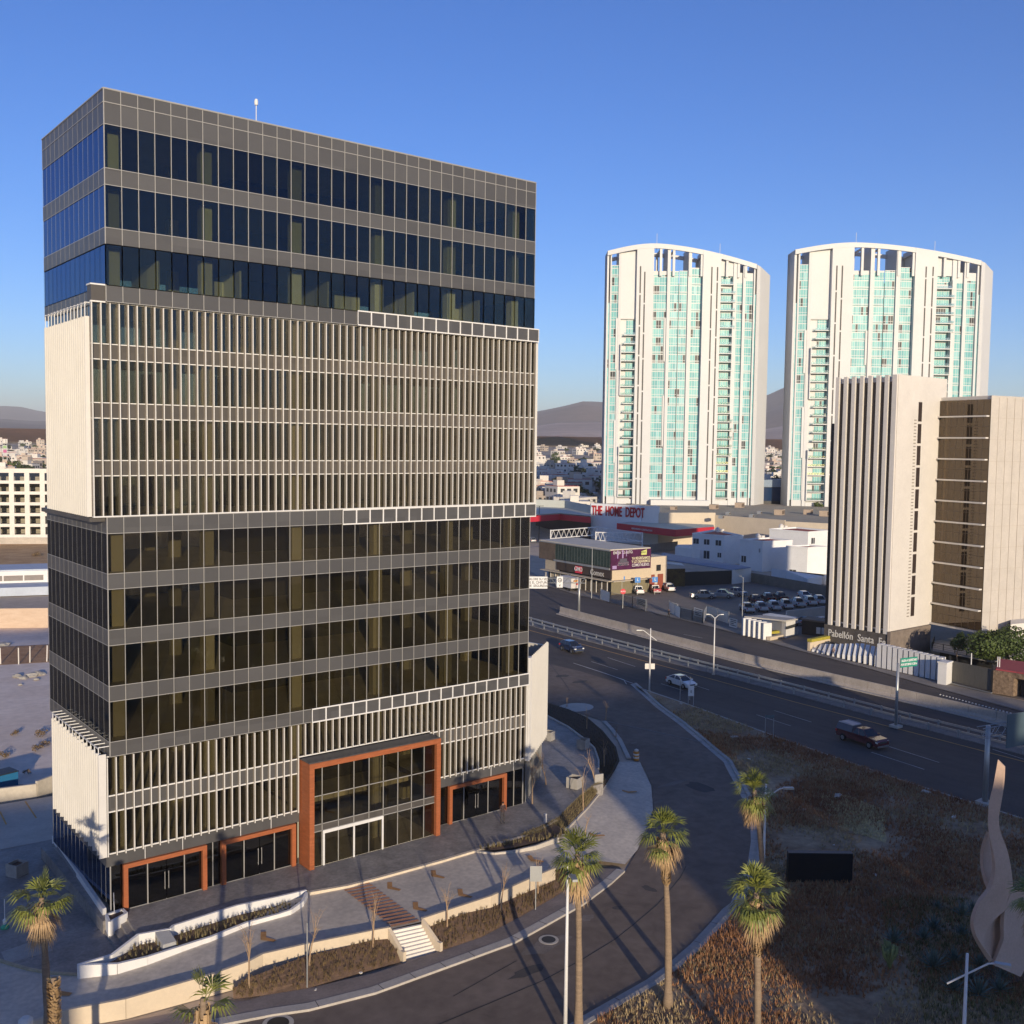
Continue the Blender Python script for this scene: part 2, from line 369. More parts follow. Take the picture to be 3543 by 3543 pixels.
screen((-.55,.1),(-.55,12.0),4.6,11.6,stag=1,sp=.5)
m = MB(); m.box(-.9,-.38,-.04,.06,4.4,11.75); bpart(m,'corner_fin',M_['fin'])
m = MB()
for i in range(14):
    y = .15+11.7*i/13; m.box(-.85,-.8,y,y+.06,11.6,12.2); m.box(-.85,-.12,y,y+.06,12.2,12.26)
m.box(-.88,-.82,.1,12.0,12.14,12.2)
bpart(m, 'screen_brackets', M_['white'])

# ground floor glazing
gf = FC(-.1,37.4,.34,15.3)
m = MB(); fb(m, gf['front'], .03, 14.5, -.06, -.03, .17, 3.55); bpart(m, 'shop_window', M_['gl_shop'])
m = MB(); fb(m, gf['front'], 27.0, 37.4, -.06, -.03, .17, 3.55); bpart(m, 'shop_window', M_['gl_shop'])
m = MB(); fb(m, gf['left'], .03, 14.9, -.06, -.03, .6, 4.5); bpart(m, 'shop_window', M_['gl_left'])
m = MB(); fb(m, gf['right'], .03, 14.9, -.06, -.03, .17, 3.55); bpart(m, 'shop_window', M_['gl_shop'])
m = MB()
for i in range(15): fb(m, gf['left'], 14.9*i/14-.012, 14.9*i/14+.012, -.03, -.015, .6, 4.5)
fb(m, gf['left'], 0, 14.9, -.03, .03, 3.6, 3.66)
for x in (-.08,37.38): m.box(x-.04,x+.04,.28,.36,.17,3.55)
for x in (7.4,27.9,36.3): m.box(x-.03,x+.03,.28,.34,.17,3.55)
bpart(m, 'mullion_grid', M_['alu'])
m = MB(); m.box(-.12,37.4,.36,15.2,-.6,.16); bpart(m, 'plinth', M_['conc'])
# timber entrances
def wood_entry(x0,x1,door,parts,panels):
    z1 = 3.55; w = .33
    m = MB(); m.box(x0,x0+w,.0,.30,.16,z1); m.box(x1-w,x1,.0,.30,.16,z1); m.box(x0+w,x1-w,.0,.30,z1-w*.95,z1)
    bpart(m, 'timber_frame', M_['wood'])
    m = MB()
    for x in panels: m.box(x-.035,x+.035,.2,.29,.17,z1-w)
    m.box(x0+w,x1-w,.22,.29,.17,.21)
    bpart(m, 'glazing_frame', M_['alu'])
    a,b = door; c = (a+b)/2
    for s,(u,v) in enumerate(((a,c),(c,b))):
        m = MB(); m.box(u+.04,v-.02,.2,.22,.2,z1-w-.05); d = bpart(m, 'glass_door', M_['gl_shop'])
        hx = c-.14 if s==0 else c+.14
        h = MB(); h.tube([(hx,.1,1.0),(hx,.1,2.3)],.025,6); h.box(hx-.02,hx+.02,.1,.2,1.1,1.14); h.box(hx-.02,hx+.02,.1,.2,2.15,2.19)
        bpart(h, 'door_handle', M_['alu'], parent=d)
wood_entry(.73,6.85,(2.55,5.15),0,(2.5,5.2))
wood_entry(8.0,14.1,(9.9,12.3),0,(9.85,12.35))
wood_entry(28.85,35.25,(30.6,33.2),0,(30.55,33.25))
# main portal
PX0,PX1,PY,PZ = 14.5,26.85,-1.5,8.6
m = MB(); m.box(PX0,PX0+.42,PY,.26,.16,PZ); m.box(PX1-.42,PX1,PY,.26,.16,PZ); m.box(PX0+.42,PX1-.42,PY,.26,PZ-.42,PZ)
bpart(m, 'timber_portal', M_['wood'])
m = MB(); m.box(PX0+.02,PX1-.02,PY+.1,.26,PZ,PZ+.06); bpart(m, 'portal_roof', M_['panel'])
gy = -1.15
m = MB(); m.box(PX0+.42,PX1-.42,gy,gy+.03,.2,3.0); bpart(m, 'lobby_window', M_['gl_lo'])
m = MB(); m.box(PX0+.42,PX1-.42,gy,gy+.03,3.55,PZ-.42); bpart(m, 'lobby_window', M_['gl_lo'])
m = MB(); m.box(PX0+.42,PX1-.42,gy-.02,gy+.1,3.0,3.55); bpart(m, 'transom_panel', M_['panelw'])
m = MB(); vx = [15.75,17.2,18.6,20.0,21.35,22.75,24.1,25.35]
for x in vx: m.box(x-.03,x+.03,gy-.05,gy,.2,PZ-.42)
for z in (3.0,3.55,5.85): m.box(PX0+.42,PX1-.42,gy-.05,gy,z-.03,z+.03)
bpart(m, 'glazing_frame', M_['alu'])
m = MB(); m.box(15.8,15.95,gy-.12,gy-.05,.18,2.75); m.box(21.2,21.35,gy-.12,gy-.05,.18,2.75); m.box(15.8,21.35,gy-.12,gy-.05,2.75,3.0); m.box(18.52,18.66,gy-.12,gy-.05,.18,2.75)
bpart(m, 'sliding_door_frame', M_['white'])
# interior: slabs, columns, core
for (x0,x1,y0,y1,za,zb) in ([(.21,XW-.21,.21,YD-.21,a,b) for a,b in UB[1:]] + [(-.7,37.85,.62,10.4,a,b) for a,b in KB] +
        [(.15,37.3,.21,YD-.35,a,b) for a,b in LB] + [(-.1,37.25,.5,15.1,7.5,8.65),(-.1,14.4,.5,15.1,3.6,4.45),(26.9,37.25,.5,15.1,3.6,4.45)]):
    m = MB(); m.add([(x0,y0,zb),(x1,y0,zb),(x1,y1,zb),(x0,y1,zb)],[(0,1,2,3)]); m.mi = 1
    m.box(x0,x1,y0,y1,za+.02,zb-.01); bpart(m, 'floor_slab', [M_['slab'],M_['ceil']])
m = MB(); m.box(.21,XW-.21,.21,YD-.21,54.8,55.1); bpart(m, 'roof_slab', M_['conc'])
for j,yy in enumerate((1.6,8.2,14.2)):
    for x in (.95,7.6,14.8,22.2,29.4,36.4):
        m = MB()
        for za,zb in UW+KW+LW+[(8.65,11.5),(.2,7.45)]:
            if j==1 and x in (14.8,22.2): continue
            m.box(x-.42,x+.42,yy-.35,yy+.35,za,zb)
        if m.v: bpart(m, 'column', M_['icol'])
m = MB()
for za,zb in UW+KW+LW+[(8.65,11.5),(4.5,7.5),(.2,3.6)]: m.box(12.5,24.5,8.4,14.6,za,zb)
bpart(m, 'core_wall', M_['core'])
m=MB(); m.box(15,26.6,6.5,6.7,.2,8.4); bpart(m,'lobby_wall',M_['core'])
m=MB(); m.box(15,26.6,-1.1,6.5,.165,.19); bpart(m,'lobby_floor',M_['slab'])
m=MB(); m.box(20.5,22.6,2.2,3.2,.19,1.2); bpart(m,'reception_desk',M_['dark'])
m=MB(); m.box(15,26.6,3.2,6.4,3.7,4.2); bpart(m,'mezzanine',M_['slab'])
# inner partitions and ceiling beams of the upper floor
m = MB()
for x in (4.2,10.4,17.8,25.9,32.8): m.box(x,x+.15,1.9,7.5,44.06,46.4)
for x in (9.2,20.1,31.4): m.box(x,x+2.4,4.9,5.05,44.06,45.9)
bpart(m, 'partition', M_['icol'])
# right hand wedge podium with slatted wall
PA=(37.6,0.02); PB=(44.4,5.4); PC=(42.5,15.4)
m = MB(); m.prism([(37.55,.5),(44.0,5.6),(42.3,15.4),(37.55,15.4)],11.7,12.2); bpart(m, 'podium_roof', M_['conc'])
screen(PA,PB,4.3,13.8,sp=.3,d=.16,nrm=1,stag=1)
m = MB(); m.wall(PB,PC,4.4,13.5,.25); m.wall(PC,(37.6,15.4),4.4,13.5,.25); bpart(m, 'podium_wall', M_['fin'])
m = MB(); m.wall((37.62,.08),(38.3,.6),4.25,13.95,.35); bpart(m, 'corner_pier', M_['white'])
m = MB(); m.prism([(37.8,.6),(43.9,5.5),(42.2,15.0),(37.8,15.0)],.16,4.35); bpart(m, 'podium_base', plain('podium_glass',(.035,.035,.033),.12))
m = MB()
for i in range(14):
    t=i/13; x=37.9+(43.9-37.9)*t; y=.6+(5.5-.6)*t-.08; m.box(x-.03,x+.03,y-.03,y+.03,.16,4.3)
bpart(m, 'mullion_grid', M_['alu'])
# antenna
a = empty('roof_antenna', (13.2,5,55.1), 0, 'thin white antenna mast standing on the roof of the dark office building', 'antenna')
MB().tube([(0,0,0),(0,0,4.9)],.035,6).build('mast', M_['white'], a)
MB().lathe([(.0,0),(.13,.05),(.16,.3),(.1,.5),(0,.55)],(0,0,4.8),8).build('antenna_head', M_['white'], a)
# ---------------- ground, roads, pavements ----------------
def struct(mb, name, mats, **k):
    o = mb.build(name, mats, **k); o['kind'] = 'structure'; return o
CX, CY = (-21.985, -72.275, 33.6)[0], (-21.985, -72.275, 33.6)[1]
def sstep(a,b,x):
    t = max(0,min(1,(x-a)/(b-a))); return t*t*(3-2*t)
def tz(x,y):
    d = (x-CX)*.622+(y-CY)*.783
    return -1.66 + 9.0*sstep(360,440,d) - 10*sstep(900,3500,d)*0
# dirt / earth sheet
m_dirt = mat('dirt_ground', (.46,.37,.28), rough=.95, var=.2, scale=.06, col2=(.58,.47,.36), bump=.5, bscale=3)
m = MB(); NX=60
ds = [-300,-150,-60,0,60,120,180,240,300,350,370,390,410,430,450,500,600,800,1100,1600,2400,3600,6000,9000,14000,22000]
ws = [-22000,-9000,-4000,-2000,-1000,-600,-400,-300,-200,-100,0,100,200,300,400,600,1000,2000,4000,9000,22000]
vs = []
for d in ds:
    for w in ws:
        x = CX + .622*d + .783*w; y = CY + .783*d - .622*w; vs.append((x,y,tz(x,y)))
nw = len(ws)
m.add(vs, [(i*nw+j, i*nw+j+1, (i+1)*nw+j+1, (i+1)*nw+j)[::-1] for i in range(len(ds)-1) for j in range(nw-1)])
struct(m, 'ground', m_dirt)

# city streets / pale built-up ground further out is part of the earth sheet; roads near:
hx = lambda y: 0  # unused
def road(poly, z, name, ma): 
    m = MB(); m.flat(poly, z); return struct(m, name, ma)
IE = [(-5.93,-12.91),(-2.65,-13.77),(0.76,-14.73),(4.61,-15.88),(6.66,-16.70),(10.93,-17.48),(22.12,-17.63),(25.15,-17.06),(30.16,-16.06),(34.48,-14.63),(37.11,-13.55),(41.30,-10.87),(47.23,-6.84),(52.47,-2.07),(51.77,-2.62),(54.30,-0.02),(56.76,2.96),(59.44,6.67),(59.41,8.04),(63.74,13.89),(66.20,17.86),(67.97,21.01),(67.99,26.03),(67.14,31.59),(67.00,37.36)]
OE = [(7.79,-29.41),(12.83,-28.37),(18.38,-27.50),(20.38,-27.24),(22.30,-27.05),(26.13,-26.66),(28.28,-26.22),(32.14,-25.15),(35.38,-23.98),(38.34,-22.85),(39.62,-22.56),(43.89,-20.26),(47.05,-18.31),(50.93,-15.54),(54.95,-12.25),(58.29,-8.95),(61.68,-5.11),(65.75,-0.35),(67.09,1.11),(70.99,8.04),(74.86,15.02),(78.65,22.61),(82.03,28.38),(85.34,34.09)]
# asphalt of the curving street up to the highway
m = MB(); poly = IE + [(62,75),(66,140),(100,200),(118,200),(106,110),(100,74)] + [(99.72,60.23),(84.78,34.32)] + OE[::-1]
m.flat(poly, -1.6); struct(m, 'street', M_['asph'])
# highway: one sheet, with the median
m = MB(); HW_N = [(70,260),(79,120),(85.1,45),(83.5,22),(79.6,0.5),(77.5,-14.3),(76.5,-28),(75,-60),(74,-140)]
HW_F = [(160,260),(133,140),(121.5,104),(117.6,79.5),(114.6,56.9),(111.8,34.4),(110.8,16.7),(110.2,2.1),(109.2,-12.5),(107,-60),(105,-140)]
m.flat(HW_N + HW_F[::-1], -1.59); struct(m, 'highway', M_['asph_dk'])
m = MB(); SR_F = [(190,260),(160,160),(145,127),(140,108),(136.6,84),(133.4,62),(131,50),(127.5,35.5),(124.6,20),(121.2,7.7),(117.5,-8.7),(112.5,-30),(109,-60),(107,-140)]
m.flat(HW_F + SR_F[::-1], -1.585); struct(m, 'service_road', M_['asph_dk'])
# far pavement beside the service road
m = MB(); m.flat(SR_F + [(113,-140),(115,-60),(119,-30),(123,-12),(124.4,6),(126,20),(128.6,33),(133,47),(136.5,66),(141,92),(147,122),(165,160),(200,260)], -1.50); struct(m, 'pavement', mat('far_pavement',(.26,.23,.20),var=.15,scale=.5))
m = MB(); m.flat([(124.5,-45),(124.5,6),(126,20),(128.6,33),(133,47),(136.5,66),(141,92),(146,118),(147,122),(200,122),(200,20),(170,-45)], -1.56)
struct(m, 'parking_lot', mat('lot_asphalt',(.16,.14,.12),var=.2,scale=.15,col2=(.25,.21,.18)))
# verge triangle between street and highway with kerb
m_field = mat('dry_field', (.20,.115,.065), rough=.95, var=.35, scale=.2, col2=(.50,.38,.24), bump=.8, bscale=4)
def offs(pl, d):
    out = []
    for i,p in enumerate(pl):
        a = Vector(pl[max(i-1,0)]); b = Vector(pl[min(i+1,len(pl)-1)]); t = (b-a).normalized(); n = Vector((-t.y,t.x)); out.append((p[0]+n.x*d, p[1]+n.y*d))
    return out
FIELD = offs(OE,-.9)[::-1] + [(2,-75),(40,-120),(74,-120),(75,-60),(76.2,-28),(77.2,-14.3),(79.3,0.5),(83.1,22),(84.5,32)]
m = MB(); m.flat(FIELD, -1.46); struct(m, 'dry_field', m_field)
def offs(pl, d):
    out = []
    for i,p in enumerate(pl):
        a = Vector(pl[max(i-1,0)]); b = Vector(pl[min(i+1,len(pl)-1)]); t = (b-a).normalized(); n = Vector((-t.y,t.x)); out.append((p[0]+n.x*d, p[1]+n.y*d))
    return out
m_kerb = mat('kerb_concrete', (.46,.42,.37), rough=.85, var=.14, scale=.8, bump=.15)
m = MB(); m.solid_strip(OE, offs(OE,-.62), -1.63, -1.585); struct(m, 'gutter', m_kerb)
m = MB(); m.solid_strip(offs(OE,-.62), offs(OE,-.98), -1.63, -1.42); struct(m, 'kerb', m_kerb)
m = MB(); k2 = [(76.2,-60),(76.4,-28),(77.4,-14.3),(79.5,0.5),(83.3,22),(84.4,31)]; m.solid_strip(k2, offs(k2,.3), -1.62, -1.42); struct(m, 'kerb', m_kerb)
KI = IE[:11]
m = MB(); m.solid_strip(KI, offs(KI,.75), -1.62, -1.44); struct(m, 'kerb', m_kerb)
KI2 = IE[18:22]
m = MB(); m.solid_strip(KI2, offs(KI2,.5), -1.62, -1.44); struct(m, 'kerb', m_kerb)
m = MB(); a = offs(KI,.76); b = [(-5.45,-11.19),(-2.16,-12.31),(1.34,-13.26),(5.02,-13.49),(7.69,-14.41),(12.20,-15.35),(20.74,-15.63),(25.11,-14.78),(29.17,-13.82),(32.77,-12.76),(35.53,-11.74)]
m.strip(a, b, -1.46, -1.46); struct(m, 'pavement', mat('street_pavement',(.24,.20,.18),var=.2,scale=.6,bump=.2))

# soil slope below the driveway wall
GAP=3
lowb = [(3.37,-12.78),(5.02,-13.49),(7.69,-14.41),(14.28,-15.14),(17.15,-15.52),(20.74,-15.63),(25.11,-14.78),(29.17,-13.82),(32.77,-12.76),(36.58,-11.24)]
upb = [(3.46,-12.59),(4.73,-12.41),(8.57,-12.26),(14.51,-13.28),(17.48,-13.60),(20.47,-13.80),(26.24,-12.74),(30.54,-11.90),(32.73,-11.55),(35.08,-11.12)]
def upz(i): return [-.9,-.6,-.5,-.45,-.45,-.4,-.5,-.6,-.75,-.95][i]
m = MB(); n = len(lowb); SUB = 5; vs = []
for k in range(SUB+1):
    t = k/SUB
    for i in range(n):
        vs.append((lowb[i][0]+(upb[i][0]-lowb[i][0])*t, lowb[i][1]+(upb[i][1]-lowb[i][1])*t, -1.45+(upz(i)+1.45)*t**.8))
m.add(vs, [(k*n+i,k*n+i+1,(k+1)*n+i+1,(k+1)*n+i) for k in range(SUB) for i in range(n-1) if i!=GAP])
struct(m, 'planting_bank', M_['soil'])

# driveway: cross sections (inner, outer, z)
DR = [((57.03,7.63),(59.33,6.56),-1.35,-1.5),((50.22,2.42),(54.46,0.14),-1.1,-1.5),((43.32,-2.17),(49.49,-4.88),-.8,-1.5),
 ((38.06,-5.36),(41.21,-10.96),-.5,-1.5),((34.94,-6.76),(37.86,-12.79),-.3,-1.35),((30.69,-7.18),(35.93,-11.90),-.15,-.9),
 ((28.20,-6.96),(32.51,-11.80),-.05,-.45),((27.19,-5.71),(28.27,-12.40),0,-.1),((22.23,-5.20),(23.03,-13.63),0,-.05),((15.74,-5.17),(16.96,-13.59),0,-.03),
 ((12.83,-4.56),(13.51,-12.89),-.05,-.1),((7.52,-5.49),(9.10,-11.82),-.35,-.2),((1.95,-6.32),(6.16,-11.02),-.5,-.3),
 ((-1.39,-6.95),(2.70,-11.25),-.65,-.5),((-3.90,-5.20),(-2.55,-10.56),-.8,-.7),((-6.44,-1.70),(-5.88,-9.42),-.8,-.8),((-7.87,0.48),(-8.26,-9.70),-.8,-.8),((-9.65,4.50),(-10.65,-10.63),-.8,-.8)]
m = MB(); n = len(DR); SUB = 4; vs = []
for k in range(SUB+1):
    t = k/SUB
    for a,b,za,zb in DR: vs.append((a[0]+(b[0]-a[0])*t, a[1]+(b[1]-a[1])*t, za+(zb-za)*t))
m.add(vs, [(k*n+i,k*n+i+1,(k+1)*n+i+1,(k+1)*n+i) for k in range(SUB) for i in range(n-1)])
struct(m, 'driveway', mat('driveway_concrete', (.47,.42,.36), rough=.8, var=.22, scale=.3, col2=(.66,.58,.48), bump=.15))
# slate plaza
PL = [(0.65,-0.16),(0.35,-3.92),(2.63,-4.50),(7.36,-4.05),(12.67,-4.54),(15.64,-5.34),(21.12,-5.60),(27.24,-5.65),(32.28,-5.68),(35.46,-5.10),(37.45,-4.41),(42.81,-1.35),(46.04,0.11),(47.39,0.00),(50.16,3.56),(52.11,5.62),(54.69,9.05),(55.91,11.54),(58.08,17.25),(59.24,22.35),(62,40),(50,52),(34,30),(0,16),(-.9,15.8),(-.9,-.6)]
m = MB(); m.prism(PL, -1.0, .15); struct(m, 'plaza', M_['slate'])
# light edge line between plaza and driveway
m = MB(); ed = [(12.75,-4.72),(15.61,-5.40),(18.27,-5.56),(21.08,-5.65),(24.02,-5.75),(27.19,-5.71),(32.24,-5.74),(35.41,-5.16),(37.21,-4.52)]
m.solid_strip(ed, offs(ed,-.32), -.2, .17); struct(m, 'kerb', mat('edge_stone',(.66,.56,.42),var=.12,scale=1))
# steps down to the court
m = MB(); t0 = Vector((0.65,-0.16)); t1 = Vector((0.35,-3.92)); b0 = Vector((-1.25,0.24)); b1 = Vector((-1.37,-3.86))
for k in range(4):
    a = t0.lerp(b0,k/4); b = t1.lerp(b1,k/4); c = t1.lerp(b1,(k+1)/4); d = t0.lerp(b0,(k+1)/4)
    m.prism([a,b,c,d], -1.2, .15-.225*(k+1)+.0)
struct(m, 'steps', M_['slate'])
CT = [(-.95,15.5),(0.24,16.28),(1.00,19.41),(-3.21,19.51),(-10.90,17.49),(-10.79,5.23),(-8.32,1.40),(-7.06,-1.10),(-6.31,-2.51),(-5.27,-3.95),(-3.90,-5.23),(-3.64,-4.36),(b1.x,b1.y),(b0.x,b0.y),(-0.50,0.36)]
m = MB(); m.flat(CT, -.74); struct(m, 'court', M_['slate'])
m = MB(); a=[(-8.34,1.29),(-7.09,-1.20),(-6.33,-2.61),(-5.29,-4.05),(-3.93,-5.33)]; m.solid_strip(a, offs(a,.22), -1, -.68); struct(m, 'kerb', mat('kerb_ochre',(.42,.36,.24),var=.2,scale=2))
m = MB(); m.flat([(-7.09,0.84),(-4.36,1.26),(-4.30,-1.02),(-7.19,-1.08)], -.725); struct(m, 'ramp', M_['conc'])
m = MB(); m.flat([(1.04,19.49),(3.85,30.81),(-0.73,31.26),(-10.48,30.48),(-11.88,18.76),(-3.18,19.69)], -.77); struct(m, 'parking_court', M_['conc_lt'])
m = MB()
for (a,b) in (((1.36,30.77),(1.08,25.59)),((-1.16,29.24),(-1.44,25.47))): m.wall(a,b,-.768,-.762,.14)
struct(m, 'road_marking', M_['liney'])
# markings
def dash(pts, w, ma, z=-1.575, dash_=None):
    m = MB()
    pts = [Vector(p) for p in pts]
    if dash_ is None:
        for a,b in zip(pts,pts[1:]): m.wall(a,b,z-.004,z+.004,w)
    else:
        on,off = dash_
        for a,b in zip(pts,pts[1:]):
            L=(b-a).length; s=0
            while s<L: m.wall(a.lerp(b,s/L),a.lerp(b,min(1,(s+on)/L)),z-.004,z+.004,w); s+=on+off
    return struct(m,'road_marking',ma)
YL = [(112,180),(101.8,90),(100,60.6),(98.2,34.1),(96.5,13.0),(95.8,-3.3),(95.1,-18.9),(93,-60)]
dash(YL,.2,M_['liney'])
dash([(88.20,49.91),(86.59,36.73),(84.78,34.32)],.14,M_['linew'],-1.572)
dash([(88.20,49.91),(87.30,41.64),(85.78,33.19)],.16,M_['linew'],-1.570)
for a,b in (((108.95,70.50),(107.93,64.03)),((95.79,49.84),(94.60,42.25)),((91.42,49.12),(90.58,42.13)),((89.28,31.60),(88.74,26.82)),((92.57,27.72),(92.11,24.75)),((86.61,11.93),(85.76,5.83)),((90.33,11.93),(89.51,5.43)),((87.84,-6.61),(86.83,-13.45)),((84.07,-6.65),(83.09,-13.79)),((101.79,19.01),(100.79,13.31)),((99.35,2.38),(98.52,-3.74)),((96.90,-14.56),(96.01,-18.64)),((106.57,53.95),(105.46,47.47)),((104.05,36.20),(103.40,32.92)),((110.01,83.14),(109.35,77.61)),((103.79,36.00),(103.08,30.48)),((122.36,57.03),(122.48,52.51))):
    dash([a,b],.12,M_['linew'],-1.570)
for pts in ([(68.17,21.22),(69.27,16.32),(70.36,11.30),(71.03,7.71)],): dash(pts,.22,mat('faint_line',(.22,.21,.20),var=.3,scale=3),-1.572)
m_patch=mat('asphalt_patch',(.085,.075,.07),rough=.9,var=.2,scale=1,bump=.3,bscale=30); m_worn=mat('worn_asphalt',(.21,.175,.15),rough=.9,var=.25,scale=1)
m=MB(); rp_=random.Random(8)
for k,(c,rx,ry) in enumerate((((32.03,-17.87),.5,.35),((20.65,-21.10),1.6,.5),((36.42,-16.95),.4,.8),((58.38,-3.01),1.2,2.0),((49.47,-7.09),.8,.5),((80.26,39.55),1.5,.7),((80.68,44.10),1.2,.8),((21.74,-24.93),.3,.3))):
    m.flat([(c[0]+rx*math.cos(t*.5236)*rp_.uniform(.7,1.2),c[1]+ry*math.sin(t*.5236)*rp_.uniform(.7,1.2)) for t in range(12)],-1.594+.0005*k)
struct(m,'asphalt_patch',m_patch)
m=MB()
for k,(c,rx,ry) in enumerate((((57.50,-0.49),2.6,.35),((64.20,12.34),.5,.3),((29.03,-17.72),.7,.4),((23.71,-19.05),2.2,.9),((51.69,-3.42),.9,.25))):
    m.flat([(c[0]+rx*math.cos(t*.349)*rp_.uniform(.6,1.2),c[1]+ry*math.sin(t*.349)*rp_.uniform(.6,1.2)) for t in range(18)],-1.589+.0005*k)
struct(m,'worn_patch',m_worn)
m=MB()
for PLs,wd in ((OE,-.62),(KI,.75)):
    for a,b in zip(PLs,PLs[1:]):
        a=Vector(a);b=Vector(b);L_=(b-a).length;d=(b-a)/L_;n_=Vector((-d.y,d.x))
        for i in range(int(L_/2.4)):
            p=a+d*(i*2.4+.6); q=p+n_*wd; zz=-1.583 if wd<0 else -1.437; m.wall(p,q,zz-.02,zz,.05)
struct(m,'kerb_joints',plain('joint_dark',(.09,.08,.07),.9))
# concrete joints and sealed cracks in the street
m_seal = plain('joint_sealant',(.03,.028,.028),.6)
dash([(10.56,-22.72),(16.26,-22.68),(20.49,-22.61),(24.53,-22.11),(28.36,-21.38),(30.89,-20.62),(34.99,-19.27),(40.07,-16.99),(42.17,-15.71)],.07,m_seal,-1.592)
dash([(85.17,52.42),(77.95,40.40),(75.29,36.33)],.08,m_seal,-1.592)
for i,(a,b) in enumerate((((14.79,-20.63),(20.82,-19.54)),)): dash([a,b],.05,m_seal,-1.592)
m = MB()
def ell(c, rx, ry, n=28, rz=0): return [(c[0]+rx*math.cos(t*2*math.pi/n)*math.cos(rz)-ry*math.sin(t*2*math.pi/n)*math.sin(rz), c[1]+rx*math.cos(t*2*math.pi/n)*math.sin(rz)+ry*math.sin(t*2*math.pi/n)*math.cos(rz)) for t in range(n)]
m.flat(ell((69.70,28.75),2.6,2.1),-1.588); struct(m,'concrete_patch',M_['conc_lt'])
for c,g in (((24.50,-18.60),.72),((4.53,-16.75),.95)):
    r = empty('manhole_cover',(c[0],c[1],-1.59),0,'round dark manhole cover in the street beside the %s' % ('white lamp pole' if g<.8 else 'palm with few green fronds'),'manhole cover','manhole covers in the street')
    mm=MB(); mm.lathe([(g,0),(g,.02),(g*.72,.021)],n=24); mm.build('collar',M_['conc_lt'],r)
    mm=MB(); mm.lathe([(g*.7,0),(g*.7,.03)],n=24); mm.build('lid',M_['dark'],r)
# hump-back crossing, chevrons on the driveway
def drz(p):
    best=None
    for a,b,za,zb in DR:
        A=Vector(a);B=Vector(b);t=max(0,min(1,(Vector(p)-A).dot(B-A)/(B-A).length_squared)); d=((A+(B-A)*t)-Vector(p)).length
        if best is None or d<best[0]: best=(d,za+(zb-za)*t)
    return best[1]
m=MB()
q0,q1,q2,q3=[Vector(p) for p in ((15.14,-5.27),(17.31,-5.70),(16.88,-13.70),(14.86,-13.27))]
NB=15
for i in range(NB):
    t0_=(i+.02)/NB; t1_=(i+.55)/NB
    a=q0.lerp(q3,t0_);b=q1.lerp(q2,t0_);c=q1.lerp(q2,t1_);d=q0.lerp(q3,t1_)
    m.flat([tuple(a),tuple(b),tuple(c),tuple(d)],.022+.0002*i)
struct(m,'road_marking',M_['redpaint'])
m=MB()
CH=[((22.09,-7.45),(22.42,-6.64),(22.74,-6.87),(22.28,-7.80),(22.59,-8.34),(22.23,-8.49),(21.87,-7.59))]
for (x,y,v) in ():pass
CHV=[(18.15,-10.65),(18.46,-10.84),(18.02,-11.57),(18.32,-12.37),(18.06,-12.50),(17.56,-11.62)]
C0=(18.01,-11.51)
def chev(c,s,rz,z):
    co,si=math.cos(rz),math.sin(rz)
    m.flat([(c[0]+((x-C0[0])*co-(y-C0[1])*si)*s,c[1]+((x-C0[0])*si+(y-C0[1])*co)*s) for x,y in CHV],z)
chev((22.21,-7.64),1,0,.012); chev((18.30,-7.47),1,0,.013); chev((21.93,-11.64),1,0,-.005); chev(C0,1,0,.005)
chev((30.50,-9.64),1.0,.15,-.14); chev((39.29,-7.45),1.0,.55,-.80); chev((50.67,-0.20),1.0,.75,-1.22)
chev((7.46,-8.70),1.0,.1,-.235); chev((-5.47,-6.34),1.3,.3,-.745)
struct(m,'road_marking',M_['ochre'])
# ---------------- walls, planters, stairs on the building's forecourt ----------------
def polywall(mb, pts, z0, z1s, t=.2, off=0):
    for i in range(len(pts)-1):
        za = z1s[i] if isinstance(z1s,(list,tuple)) else z1s; zb = z1s[i+1] if isinstance(z1s,(list,tuple)) else z1s
        mb.wall(pts[i], pts[i+1], z0, za, t, zb, off)
# cream retaining wall, left and right of the stair
wl_ = [(-10.68,-10.83),(-8.28,-9.79),(-5.90,-9.51),(-2.58,-10.65),(2.70,-11.25),(5.01,-11.48),(6.08,-11.21),(9.05,-11.91),(13.56,-13.06),(14.47,-13.38)]
zl_ = [-.45,-.45,-.45,-.35,-.2,0,.05,.15,.22,.25]
m = MB(); polywall(m, wl_, -1.6, zl_, .22)
w1 = m.build('retaining_wall', M_['cream']); tag(w1,'long cream retaining wall running from the lower left of the forecourt to the white stair','wall')
wr_ = [(16.98,-13.61),(19.80,-13.61),(23.05,-13.62),(27.90,-12.84),(30.38,-12.37)]
m = MB(); polywall(m, wr_, -1.6, [.25,.25,.24,.2,.1], .22)
w2 = m.build('retaining_wall', M_['cream']); tag(w2,'shorter cream retaining wall from the white stair to the palm by the driveway','wall')
